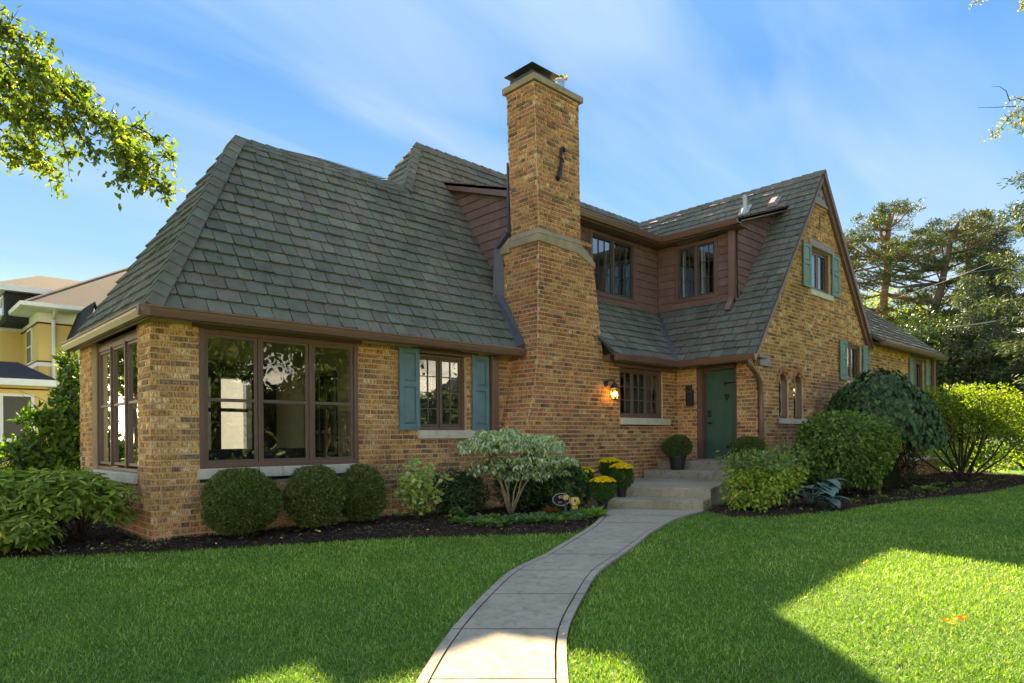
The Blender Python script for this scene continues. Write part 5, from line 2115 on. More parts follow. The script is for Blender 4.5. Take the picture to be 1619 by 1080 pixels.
t = thing('coral_bells', 'small russet leaved plant at the foot of the oval plaque', 'plant')
a = rosette((6.86, 6.42, 0.06), 46, 0.08, 0.03, [(0.18, 0.06, 0.03), (0.12, 0.05, 0.03), (0.2, 0.1, 0.04)], t, 1.2, spread=0.1)
leaves('foliage', *a[:3], a[3], a[4], a[5], 'leaf', t)

# ------------------------------------------------------------------ right-hand bed
t = thing('spirea_shrub', 'loose yellow-green shrub with reddish stems right of the steps', 'shrub')
P1, N1 = [], []
for (cx, cy, cz, rx, ry, rz, n) in ((9.72, 4.78, 0.48, 0.55, 0.5, 0.42, 1500), (9.35, 4.75, 0.28, 0.36, 0.36, 0.28, 500), (10.2, 4.75, 0.55, 0.45, 0.45, 0.36, 900), (9.75, 5.1, 0.62, 0.4, 0.4, 0.30, 420)):
    p, q = blob(n, (cx, cy, cz), (rx, ry, rz), int(cx * 9), 0.6, 0.22)
    k = p[:, 2] > 0.04
    P1.append(p[k]); N1.append(q[k])
P1, N1 = np.concatenate(P1), np.concatenate(N1)
n = len(P1)
low = P1[:, 2:3] < 0.62
ca = palette([(0.17, 0.27, 0.045), (0.25, 0.34, 0.06), (0.36, 0.40, 0.08), (0.10, 0.18, 0.04), (0.44, 0.42, 0.1)], n, .22, [.33, .28, .16, .15, .08])
cb_ = palette([(0.12, 0.20, 0.06), (0.17, 0.25, 0.08), (0.09, 0.17, 0.07), (0.22, 0.24, 0.10)], n, .22)
leaves('foliage', P1, unit(N1 * .5 + rng.normal(0, .6, (n, 3)) + [0, 0, -.35]), unit(N1 * .7 + rng.normal(0, .5, (n, 3)) + [0, 0, .5]), rng.uniform(.05, .085, n), rng.uniform(.017, .027, n), np.where(low, ca, cb_), 'leaf', t)
stems('stem', (9.75, 4.85, 0), [(9.75 + random.uniform(-.6, .6), 4.85 + random.uniform(-.35, .3), random.uniform(.4, .85)) for _ in range(22)], 0.009, 0.003, 'bark', t, .06)

t = thing('hosta', 'blue-green hosta with huge ribbed leaves beside the yellow-green shrub', 'plant')
hc = np.array([10.55, 4.35, 0.02])
M['hosta'] = m_plain('hosta_leaf', (0.075, 0.155, 0.135), (0.045, 0.105, 0.095), 30, 0.5, 0.35)
for i in range(26):
    az = random.uniform(-math.pi, math.pi)
    L_ = random.uniform(0.22, 0.36)
    Wd = L_ * random.uniform(0.32, 0.42)
    base = Vector(hc) + Vector((math.cos(az), math.sin(az), 0)) * random.uniform(.08, .38) + Vector((0, 0, random.uniform(.06, .42)))
    out_ = Vector((math.cos(az), math.sin(az), 0))
    el0 = random.uniform(0.2, 0.5)
    el1 = random.uniform(-1.0, -0.3)
    side = Vector((-math.sin(az), math.cos(az), 0))
    rows = 7
    vs, fs = [], []
    p = base.copy()
    prof = [0.25, 0.80, 1.0, 0.95, 0.75, 0.42, 0.03]
    for r_ in range(rows):
        f = r_ / (rows - 1)
        el = el0 + (el1 - el0) * f
        if r_:
            p = p + (out_ * math.cos(el) + Vector((0, 0, 1)) * math.sin(el)) * L_ / (rows - 1)
        w_ = Wd * prof[r_]
        nrm = Vector((0, 0, 1)) * math.cos(el) - out_ * math.sin(el)
        for k, q in enumerate((-1, -.5, 0, .5, 1)):
            vs.append(p + side * w_ * q + nrm * (abs(q) * w_ * 0.28 + (0.008 if k % 2 else 0)))
    for r_ in range(rows - 1):
        for k in range(4):
            a_ = r_ * 5 + k
            fs.append((a_, a_ + 1, a_ + 6, a_ + 5))
    MB().add(vs, fs).build('leaf', M['hosta'], t, smooth=True)
    if i < 16:
        MB().tube([Vector(hc), Vector(hc).lerp(base, .5) + Vector((0, 0, .04)), base], [0.01, 0.008, 0.006], 6).build('leaf_stalk', M['hosta'], t, smooth=True)


def tree_stem(pts, rad, mat, parent, name='trunk', sides=10):
    return MB().tube(pts, rad, sides).build(name, M[mat], parent, smooth=True)


# round-headed viburnum on a single stem
t = thing('viburnum_standard', 'dense rounded green shrub on a single bare trunk in front of the gable wall', 'shrub')
P1, N1 = [], []
for (cx, cy, cz, rx, ry, rz, n, sd) in ((12.65, 4.72, 0.92, 0.80, 0.72, 0.60, 7200, 1), (12.2, 4.9, 0.70, 0.48, 0.5, 0.55, 2600, 2), (13.2, 4.45, 0.95, 0.50, 0.5, 0.48, 2600, 3), (12.75, 4.5, 0.50, 0.55, 0.5, 0.35, 1500, 4), (12.5, 4.8, 1.22, 0.5, 0.5, 0.3, 1300, 5)):
    p, q = blob(n, (cx, cy, cz), (rx, ry, rz), sd, 0.4, 0.16)
    k = p[:, 2] > 0.2
    P1.append(p[k]); N1.append(q[k])
P1, N1 = np.concatenate(P1), np.concatenate(N1)
n = len(P1)
leaves('foliage', P1, unit(N1 * .5 + rng.normal(0, .5, (n, 3)) + [0, 0, -.55]), unit(N1 + rng.normal(0, .4, (n, 3)) + [0, 0, .35]), rng.uniform(.055, .095, n), rng.uniform(.018, .030, n),
       palette([(0.075, 0.145, 0.035), (0.11, 0.19, 0.045), (0.16, 0.24, 0.06), (0.22, 0.27, 0.075), (0.05, 0.10, 0.03)], n, .25, [.32, .3, .16, .06, .16]), 'leaf', t)
tree_stem([(13.15, 4.25, -0.03), (13.14, 4.26, 0.22), (13.10, 4.32, 0.45), (12.95, 4.5, 0.8)], [0.055, 0.048, 0.045, 0.03], 'bark', t)
stems('branch', (13.11, 4.32, .42), [(12.2, 4.9, .8), (12.5, 4.7, 1.1), (13.0, 4.5, 1.2), (13.3, 4.4, 1.0), (12.8, 4.3, .8)], .025, .01, 'bark', t)

# weeping umbrella tree with big overlapping leaves
t = thing('weeping_redbud', 'umbrella-shaped dark green tree with large overlapping heart leaves', 'tree')
cx, cy = 15.25, 4.9
n = 8200
a = rng.uniform(0, 2 * np.pi, n)
rr = np.sqrt(rng.uniform(0, 1, n))
R_ = 1.14
h = 2.40 - 1.10 * rr ** 2.1 + 0.10 * np.sin(a * 5 + 2) * rr + 0.05 * np.sin(a * 11 + 4 * rr) + 0.06 * np.sin(rr * 14 + a * 2)
x = cx + np.cos(a) * rr * R_ * (1 + .08 * np.sin(3 * a + 1)); y = cy + np.sin(a) * rr * R_ * (1 + .08 * np.sin(3 * a + 1))
P1 = np.stack([x, y, h - rng.uniform(0, 0.38, n) + rng.normal(0, .03, n)], -1)
out_ = np.stack([np.cos(a), np.sin(a), np.zeros(n)], -1)
slope_ = (1.12 * 2.1 * rr ** 1.1 / R_)[:, None]
tang = unit(out_ - np.array([0, 0, 1]) * slope_)
nr = unit(out_ * slope_ + [0, 0, 1])
edge = a[:, None] * 0
leaves('foliage', P1, unit(tang + [0, 0, -.15] + rng.normal(0, .25, (n, 3))), unit(nr + [0, 0, .9] + rng.normal(0, .36, (n, 3))), rng.uniform(.08, .135, n), rng.uniform(.04, .062, n),
       palette([(0.024, 0.062, 0.023), (0.036, 0.082, 0.028), (0.052, 0.108, 0.035), (0.085, 0.145, 0.042)], n, .35, [.34, .32, .24, .10]), 'leaf_thick', t, shape='heart', fold=.22, curl=.28)
n = 700
a = rng.uniform(0, 2 * np.pi, n)
P1 = np.stack([cx + np.cos(a) * R_ * rng.uniform(.75, 1.02, n), cy + np.sin(a) * R_ * rng.uniform(.75, 1.02, n), rng.uniform(1.0, 1.35, n)], -1)
out_ = np.stack([np.cos(a), np.sin(a), np.zeros(n)], -1)
leaves('foliage', P1, unit(out_ * .3 + [0, 0, -1] + rng.normal(0, .3, (n, 3))), unit(out_ + rng.normal(0, .3, (n, 3))), rng.uniform(.09, .14, n), rng.uniform(.04, .06, n), palette([(0.06, 0.13, 0.04), (0.09, 0.18, 0.05), (0.13, 0.22, 0.05)], n, .2), 'leaf', t, shape='heart', fold=.12, curl=.15)
tree_stem([(15.5, 4.95, -0.03), (15.48, 4.95, .6), (15.38, 4.92, 1.3), (15.28, 4.9, 1.9), (15.25, 4.9, 2.25)], [0.07, 0.06, 0.05, 0.04, 0.02], 'bark', t)
stems('branch', (15.3, 4.9, 1.9), [(cx + 1.0 * math.cos(q), cy + 1.0 * math.sin(q), 1.6) for q in np.arange(0, 6.28, 0.6)], .022, .008, 'bark', t, .05)

# clipped dark yew hedge behind
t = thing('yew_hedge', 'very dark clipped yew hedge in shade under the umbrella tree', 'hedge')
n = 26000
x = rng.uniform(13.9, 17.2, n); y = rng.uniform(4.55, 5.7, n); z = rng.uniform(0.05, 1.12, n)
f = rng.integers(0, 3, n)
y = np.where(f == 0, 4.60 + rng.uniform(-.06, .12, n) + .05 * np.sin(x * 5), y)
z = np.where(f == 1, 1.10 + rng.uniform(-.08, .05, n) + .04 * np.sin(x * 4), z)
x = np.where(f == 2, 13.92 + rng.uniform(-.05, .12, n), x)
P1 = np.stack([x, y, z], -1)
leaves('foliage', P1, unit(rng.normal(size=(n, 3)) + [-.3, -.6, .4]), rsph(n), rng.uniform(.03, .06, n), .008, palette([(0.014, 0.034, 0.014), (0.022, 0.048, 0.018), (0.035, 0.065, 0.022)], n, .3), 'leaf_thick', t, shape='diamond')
mb = MB()
for x in np.arange(14.1, 17.2, 0.35):
    for k in range(3):
        mb.tube([(x, 5.0, 0), (x + random.uniform(-.2, .2), 5.0 + random.uniform(-.3, .2), .5), (x + random.uniform(-.3, .3), 5.0 + random.uniform(-.4, .3), 1.0)], [.03, .02, .008], 5)
mb.build('stem', M['barkdk'], t)

# tall fan-shaped shrub lit from behind
t = thing('burning_bush', 'tall fan-shaped shrub of thin dark stems with sunlit yellow-green leaves', 'shrub')
bx, by = 18.0, 4.05
fan = []
for i in range(16):
    a = -1 + 2 * i / 15 + random.uniform(-.06, .06)
    lat = a * 1.45
    # lateral axis roughly across the view
    tx, ty = bx + lat * 0.62 + random.uniform(-.3, .3), by - lat * 0.66 + random.uniform(-.3, .3)
    fan.append((tx, ty, 1.35 + .65 * (1 - a * a) + random.uniform(-.1, .2)))
mb = MB()
for tp in fan:
    b = Vector((bx, by, 0)) + Vector((random.uniform(-.12, .12), random.uniform(-.1, .1), 0))
    tp = Vector(tp)
    m1 = b.lerp(tp, .5) + Vector((0, 0, -.12))
    mb.tube([b, m1, tp], [.028, .018, .008], 6)
    for _ in range(4):
        s = m1.lerp(tp, random.uniform(0, .8))
        e = s + Vector((random.uniform(-.4, .4), random.uniform(-.4, .4), random.uniform(.2, .5)))
        mb.tube([s, e], [.009, .004], 4)
mb.build('stem', M['barkdk'], t, smooth=True)
P1, N1 = [], []
R3 = np.array([0.62, -0.66, 0])
for (o_, cz, r1_, rz, n, sd) in ((-1.2, 1.55, .62, .55, 2300, 1), (-.45, 1.75, .75, .55, 3300, 2), (.45, 1.75, .75, .55, 3300, 3), (1.2, 1.5, .65, .6, 2600, 4), (1.7, 1.1, .5, .5, 1300, 5), (0.2, 1.25, .8, .35, 1200, 6), (-1.0, 1.15, .5, .3, 500, 7), (1.0, .8, .6, .35, 700, 8)):
    c = np.array([bx, by, cz]) + R3 * o_
    p, q = blob(n, c, (r1_, r1_, rz), sd, .65, .16)
    P1.append(p); N1.append(q)
P1, N1 = np.concatenate(P1), np.concatenate(N1)
k = P1[:, 2] < 2.22 + rng.normal(0, .02, len(P1)); P1, N1 = P1[k], N1[k]
kk_ = rng.uniform(0, 1, len(P1)) < .8
P1, N1 = P1[kk_], N1[kk_]
n = len(P1)
leaves('foliage', P1, unit(N1 * .4 + rng.normal(0, .7, (n, 3)) + [0, 0, -.2]), unit(rng.normal(0, .6, (n, 3)) + [.1, .1, .8]), rng.uniform(.05, .085, n), rng.uniform(.016, .026, n),
       palette([(0.13, 0.20, 0.035), (0.19, 0.25, 0.04), (0.09, 0.145, 0.03), (0.28, 0.29, 0.05)], n, .3, [.34, .26, .28, .12]), 'leaf', t, shape='diamond')

# variegated clump and small plants at the back of the bed
t = thing('variegated_hosta', 'cream-edged low hosta at the foot of the dark hedge', 'plant')
a = rosette((14.8, 3.95, 0), 44, 0.2, 0.05, [(0.14, 0.22, 0.09), (0.3, 0.34, 0.18), (0.1, 0.18, 0.07)], t, .9, spread=.1)
leaves('foliage', *a[:3], a[3], a[4], a[5], 'leaf', t)
acc = []
for i in range(46):
    x0, y0 = random.uniform(10.8, 20), random.uniform(3.5, 4.3)
    if inside([x0], [y0], BEDR)[0]:
        acc.append(rosette((x0, y0, 0), 16, random.uniform(.05, .1), .018, [(0.07, 0.13, 0.04), (0.12, 0.18, 0.05), (0.2, 0.2, 0.08)], None, .9))
for i in range(26):
    u = random.uniform(0, 1)
    x0, y0 = 1.2 + 5 * u, 8.2 - 1.7 * u + random.uniform(0, .4)
    acc.append(rosette((x0, y0, gzp(x0, y0)), 7, random.uniform(.03, .06), .012, [(0.07, 0.13, 0.04), (0.12, 0.18, 0.05), (0.2, 0.2, 0.08)], None, .9))
A6 = [np.concatenate([a[k] for a in acc]) for k in range(6)]
leaves('weeds', *A6[:3], A6[3], A6[4], A6[5], 'leaf', None, 'stuff')


# ------------------------------------------------------------------ pots of chrysanthemums
M['pot'] = m_plain('black_plastic_pot', (0.02, 0.021, 0.024), (0.014, 0.015, 0.017), 9, 0.45, 0.4)
M['petal'] = m_leaf('petal', 0.25, 0.6, 0.2)


def mum(x, y, z, r, h, pr, ph, flowers, lab, group, cat='flowerpot', squash=.8):
    t = thing('potted_mum', lab, cat, group=group)
    MB().lathe((x, y, z), [(pr * .72, 0), (pr * .96, ph * .9), (pr * 1.06, ph * .9), (pr * 1.06, ph), (pr * .92, ph), (pr * .88, ph * .93)], 22).build('pot', M['pot'], t)
    MB().lathe((x, y, z), [(pr * .9, ph * .86), (0.01, ph * .9)], 14).build('soil', M['mulch'], t)
    cz = z + ph + (h - ph) * (0.48 if not flowers else 0.52)
    rz = (h - ph) * 0.56
    n = int(9000 * (r / .25) ** 2)
    p, q = blob(n, (x, y, cz), (r, r, rz), int(x * 31), .5, .07)
    k = p[:, 2] > z + ph * .8
    p, q = p[k], q[k]
    n = len(p)
    cols = [(0.035, 0.09, 0.02), (0.055, 0.13, 0.03), (0.08, 0.17, 0.04)] if flowers else [(0.05, 0.09, 0.03), (0.07, 0.125, 0.035), (0.10, 0.15, 0.045), (0.13, 0.13, 0.05)]
    leaves('foliage', p, unit(q + rng.normal(0, .6, (n, 3))), unit(q + rng.normal(0, .5, (n, 3)) + [0, 0, .3]), rng.uniform(.018, .034, n), rng.uniform(.005, .009, n), palette(cols, n, .3), 'leaf', t, shape='diamond')
    stems('stem', (x, y, z + ph * .85), [(x + random.uniform(-.7, .7) * r, y + random.uniform(-.7, .7) * r, cz + random.uniform(-.1, .5) * rz) for _ in range(14)], .004, .002, 'barkdk', t)
    if flowers:
        m = flowers
        a = rng.uniform(0, 6.28, m); rr = np.sqrt(rng.uniform(0, 1, m))
        ctr = np.stack([x + np.cos(a) * rr * r * 1.02, y + np.sin(a) * rr * r * 1.02, cz + rz * (1.02 - .34 * rr ** 2) + rng.uniform(-.012, .012, m)], -1)
        nrm = unit(np.stack([np.cos(a) * rr * .6, np.sin(a) * rr * .6, np.ones(m)], -1) + rng.normal(0, .15, (m, 3)))
        C, D, NN = [], [], []
        for ring, (kk, up_) in enumerate(((9, .15), (7, .8))):
            for j in range(kk):
                th = 2 * np.pi * j / kk + ring * .3
                t1 = unit(np.cross(nrm, [[1, .2, .1]])); t2 = np.cross(nrm, t1)
                d = unit(t1 * math.cos(th) + t2 * math.sin(th) + nrm * up_)
                C.append(ctr); D.append(d); NN.append(nrm)
        C, D, NN = np.concatenate(C), np.concatenate(D), np.concatenate(NN)
        nn_ = len(C)
        leaves('blossoms', C, D, NN, rng.uniform(.018, .027, nn_), .0065, palette([(0.80, 0.58, 0.015), (0.80, 0.66, 0.03), (0.72, 0.45, 0.01)], nn_, .08), 'petal', t, shape='diamond', fold=.2, curl=-.1)
    return t


GM = 'yellow chrysanthemums in black pots beside the steps'
mum(8.02, 6.44, 0.0, .185, .47, .085, .15, 210, 'yellow mums in a black pot on the path, frontmost of the four', GM)
mum(8.70, 6.60, 0.15, .19, .50, .08, .14, 200, 'yellow mums in a black pot standing on the lowest step', GM)
mum(8.98, 7.05, 0.302, .18, .42, .08, .14, 180, 'yellow mums at the back against the brick wall', GM)
mum(8.30, 7.05, 0.15, .17, .44, .08, .14, 150, 'yellow mums at the far left, partly behind the green bush', GM)
GP = 'round potted chrysanthemums in bud at the front door'
mum(11.37, 7.28, 0.462, .285, .66, .17, .27, 0, 'round green potted mum without flowers left of the door', GP)
mum(11.72, 6.02, 0.462, .31, .62, .17, .27, 0, 'round green potted mum right of the door before the brick pier', GP)

# ------------------------------------------------------------------ house-number plaque and garden figure
M['navyp'] = m_plain('navy_enamel', (0.008, 0.012, 0.035), (0.006, 0.009, 0.026), 9, 0.7, 0.1)
M['goldp'] = m_plain('gold_paint', (0.50, 0.42, 0.24), (0.40, 0.33, 0.18), 20, 0.6, 0.4)
M['yellowp'] = m_plain('worn_yellow_paint', (0.52, 0.38, 0.10), (0.36, 0.25, 0.07), 24, 0.7, 0.3)
M['slate'] = m_plain('painted_slate', (0.035, 0.045, 0.06), (0.02, 0.027, 0.038), 20, 0.6, 0.3)
pn = Vector((-0.55, -0.83, 0.05)).normalized()
pu = Vector((0.83, -0.55, 0)).normalized()
pc_ = Vector((6.93, 6.30, 0.25))


def oval(c, u, n, a, b, t_, seg=28):
    w_ = n.cross(u).normalized()
    if w_.z < 0:
        w_ = -w_
    pts = [c + u * a * math.cos(2 * math.pi * k / seg) + w_ * b * math.sin(2 * math.pi * k / seg) for k in range(seg)]
    return [tuple(p) for p in pts], [tuple(p + n * t_) for p in pts], w_


sg = thing('number_plaque', 'oval navy house-number plaque on a stake in the flower bed', 'sign')
bt, tp, wv = oval(pc_, pu, pn, .125, .085, .012)
MB().prism(bt, tp).build('plaque', M['navyp'], sg)
mb = MB()
for k in range(28):
    a0, a1 = 2 * math.pi * k / 28, 2 * math.pi * (k + 1) / 28
    q = [pc_ + pn * .013 + pu * r_ * .125 * math.cos(a_) + wv * r_ * .085 * math.sin(a_) for a_, r_ in ((a0, .93), (a1, .93), (a1, 1.0), (a0, 1.0))]
    mb.add(q, [(0, 1, 2, 3)])
mb.build('rim', M['goldp'], sg)
MB().tube([pc_ - pn * .01 + Vector((0, 0, -.08)), pc_ - pn * .01 + Vector((0, 0, -.30))], .008, 8).build('stake', M['iron'], sg)


def text_on(s, c, u, n, w_, size, mat, parent, name='lettering', depth=0.003):
    cu = bpy.data.curves.new(name, 'FONT')
    cu.body = s
    cu.size = size
    cu.extrude = depth
    cu.align_x = 'CENTER'
    cu.align_y = 'CENTER'
    tmp = bpy.data.objects.new(name, cu)
    COL.objects.link(tmp)
    dg = bpy.context.evaluated_depsgraph_get()
    me = bpy.data.meshes.new_from_object(tmp.evaluated_get(dg))
    bpy.data.objects.remove(tmp)
    me.materials.clear()
    me.materials.append(M[mat])
    o = bpy.data.objects.new(name, me)
    COL.objects.link(o)
    o.parent = parent
    o.matrix_local = Matrix(((u.x, w_.x, n.x, c.x), (u.y, w_.y, n.y, c.y), (u.z, w_.z, n.z, c.z), (0, 0, 0, 1)))
    return o


text_on('405', pc_ + pn * .016 + wv * .03, pu, pn, wv, .062, 'goldp', sg)
text_on('ELM', pc_ + pn * .016 - wv * .04 - pu * .02, pu, pn, wv, .028, 'goldp', sg)

fg = thing('garden_figure', 'small painted wooden bird figure with a round yellow head by the path', 'garden ornament')
fc_ = Vector((7.12, 6.22, 0.0))
MB().lathe(fc_, [(0.075, -0.02), (0.085, 0.02), (0.07, 0.05), (0.055, 0.10)], 16).build('base', M['slate'], fg, smooth=True)
MB().lathe(fc_ + Vector((0, 0, 0.09)), [(0.03, 0.0), (0.052, 0.03), (0.045, 0.06), (0.03, 0.075)], 16).build('body', M['yellowp'], fg, smooth=True)
hd = MB()
hc_ = fc_ + Vector((0, 0, 0.205))
hd.lathe(hc_, [(0.01, -0.058), (0.045, -0.05), (0.072, -0.03), (0.082, -0.005), (0.078, 0.02), (0.068, 0.035), (0.066, 0.045), (0.055, 0.06), (0.03, 0.068), (0.008, 0.07)], 20)
hd.build('head', M['yellowp'], fg, smooth=True)
MB().tube([hc_ + pn * .055 + pu * -.01 + Vector((0, 0, .022)), hc_ + pn * .10 + pu * -.015 + Vector((0, 0, .012))], [.02, .006], 8).build('beak', M['iron'], fg)
MB().lathe(hc_ + pn * .052 - pu * .02 + Vector((0, 0, -.03)), [(0.012, -.022), (0.03, -.01), (0.032, .005), (0.02, .02), (.005, .024)], 12).build('cheek', M['goldp'], fg, smooth=True)
fp = thing('garden_post', 'little dark garden stake with a square tan block on top', 'garden ornament')
q0 = fc_ - pu * .14 + pn * .03
MB().tube([q0 + Vector((0, 0, -.02)), q0 + Vector((0, 0, .24))], [.032, .026], 10).build('post', M['slate'], fp)
fx = Fr(q0, pu, pn)
MB().box(fx, -.037, .037, .24, .305, -.03, .035).build('block', m_plain('tan_block', (0.52, 0.36, 0.14), (0.42, 0.28, 0.1), 30, .7, .2), fp, bevel=.008)

# ------------------------------------------------------------------ wall lantern and letter box
M['lampglass'] = m_glass('amber_glass', (0.95, 0.8, 0.5), 1.0)
M['bulb'] = m_emit('lamp_bulb', (1.0, 0.60, 0.22), 3.0)
ln = thing('wall_lantern', 'lit carriage lantern with amber glass on the brick wall', 'lamp')
lx, lz = 9.93, 2.0
ly = YC - 0.17
mb = MB()
mb.tube([(lx - .06, YC - .01, 2.10), (lx - .06, YC - .025, 2.10)], .055, 14)
mb.build('backplate', M['iron'], ln)
mb = MB().tube([(lx - .06, YC - .02, 2.10), (lx - .06, YC - .08, 2.16), (lx - .02, YC - .14, 2.17), (lx, ly, 2.13)], [.013, .012, .012, .012], 8)
mb.tube([(lx, ly, 2.10), (lx, ly, 2.20)], [.012, .004], 8)
mb.build('bracket', M['iron'], ln)
MB().lathe((lx, ly, 2.0), [(.095, 0), (.085, .02), (.05, .075), (.03, .10), (.012, .12)], 16).build('cap', M['iron'], ln)
mb = MB()
for k in range(6):
    a = k * math.pi / 3
    mb.tube([(lx + .078 * math.cos(a), ly + .078 * math.sin(a), 2.0), (lx + .052 * math.cos(a), ly + .052 * math.sin(a), 1.80)], .005, 5)
mb.lathe((lx, ly, 1.785), [(.03, 0), (.056, .012), (.056, .022)], 12)
mb.build('cage', M['iron'], ln)
MB().lathe((lx, ly, 1.805), [(.048, 0), (.072, .19)], 6).build('lamp_glass', M['lampglass'], ln)
MB().lathe((lx, ly, 1.86), [(.006, 0), (.02, .02), (.024, .045), (.012, .08), (.003, .1)], 12).build('bulb', M['bulb'], ln, smooth=True)
pl = bpy.data.lights.new('lantern_light', 'POINT')
pl.energy = 0.28
pl.color = (1.0, 0.6, 0.25)
pl.shadow_soft_size = 0.04
plo = bpy.data.objects.new('lantern_light', pl)
COL.objects.link(plo)
plo.parent = ln
plo.location = (lx, ly - 0.0, 1.93)

mbx = thing('mailbox', 'black metal letter box fixed to the bricks left of the door', 'mailbox')
MB().box(fDoor, 7.475, 7.60, 1.735, 2.16, 0.01, 0.07).build('box', M['iron'], mbx, bevel=.006)
MB().box(fDoor, 7.41, 7.52, 1.735, 2.04, 0.072, 0.15).build('box', M['iron'], mbx, bevel=.006)
MB().box(fDoor, 7.40, 7.53, 2.0, 2.05, 0.07, 0.16).build('lid', M['capiron'], mbx, bevel=.004)
MB().tube([fDoor.P(7.465, 1.92, .15), fDoor.P(7.465, 1.92, .158)], .022, 12).build('badge', M['capiron'], mbx)
bl = thing('doorbell', 'tiny lit doorbell button on the brown door frame', 'doorbell')
MB().box(fDoor, 7.31, 7.335, 1.64, 1.70, 0.009, 0.02).build('plate', M['iron'], bl)
MB().tube([fDoor.P(7.322, 1.655, .02), fDoor.P(7.322, 1.655, .024)], .008, 10).build('button', M['white'], bl)

# sunroom furniture
sf = thing('sofa', 'dark blue sofa seen through the sunroom window', 'sofa')
MB().bbox(3.35, 5.0, 9.15, 9.85, 0.36, 0.72).build('seat', M['navy'], sf, bevel=.04)
MB().bbox(3.35, 5.0, 9.62, 9.85, 0.70, 0.98).build('backrest', M['navy'], sf, bevel=.05)
MB().bbox(3.25, 3.40, 9.12, 9.85, 0.36, 0.90).build('armrest', M['navy'], sf, bevel=.03)
MB().bbox(4.96, 5.1, 9.12, 9.85, 0.36, 0.90).build('armrest', M['navy'], sf, bevel=.03)
for x in (3.45, 4.2):
    MB().bbox(x, x + .7, 9.18, 9.6, 0.71, 0.83).build('cushion', M['navy'], sf, bevel=.04)
st = thing('star_pendant', 'dark metal star lantern hanging in the sunroom', 'lamp')
mb = MB()
sc = Vector((3.84, 9.5, 2.05))
for k in range(26):
    z_ = 1 - 2 * (k + .5) / 26
    a = k * 2.39996
    d = Vector((math.cos(a) * math.sqrt(1 - z_ * z_), math.sin(a) * math.sqrt(1 - z_ * z_), z_))
    mb.tube([sc + d * .05, sc + d * .155], [.035, .002], 4)
mb.build('star', M['iron'], st)
MB().tube([sc + Vector((0, 0, .1)), sc + Vector((0, 0, .43))], .006, 6).build('chain', M['iron'], st)

# ------------------------------------------------------------------ overhanging branches, near
def rough_path(pts, k=3, amp=0.03):
    out = []
    for a, b in zip(pts, pts[1:]):
        a, b = Vector(a), Vector(b)
        for i in range(k):
            out.append(a.lerp(b, i / k) + Vector((random.uniform(-1, 1), random.uniform(-1, 1), random.uniform(-1, 1))) * amp * (1 if i else .3))
    out.append(Vector(pts[-1]))
    return out


def leafy_branches(t, paths, per_m, spread, Ls, Ws, pal, w, mat='leaf', r0=0.02, r1=0.004, droop=.5, barkm='barkdk', shape='hex'):
    P1 = []
    for pi_, pth in enumerate(paths):
        mb = MB()
        rp = rough_path(pth)
        m = len(rp)
        rr0 = r0 if pi_ == 0 else r0 * .55
        mb.tube(rp, [rr0 + (r1 - rr0) * i / (m - 1) for i in range(m)], 7)
        for a, b in zip(rp, rp[1:]):
            n = rng.poisson(per_m * (b - a).length)
            for _ in range(n):
                p = a.lerp(b, random.random())
                # a short twig with several leaves
                e = p + Vector((random.gauss(0, 1), random.gauss(0, 1), random.gauss(0, .7) - droop * .6)).normalized() * random.uniform(.3, 1) * spread
                if random.random() < .7:
                    mb.tube([p, e], [.0035, .002], 3, cap=False)
                for q in range(5):
                    f = (q + 1) / 5
                    P1.append(p.lerp(e, f) + Vector((random.gauss(0, .012), random.gauss(0, .012), random.gauss(0, .012))))
        mb.build('branch', M[barkm], t, smooth=True)
    P1 = np.array([tuple(p) for p in P1])
    n = len(P1)
    leaves('foliage', P1, unit(rng.normal(size=(n, 3)) + [0, 0, -droop]), unit(rng.normal(0, .7, (n, 3)) + [-.3, -.3, .8]), rng.uniform(*Ls, n), rng.uniform(*Ws, n), palette(pal, n, .22, w), mat, t, shape=shape, fold=.2, curl=.15)


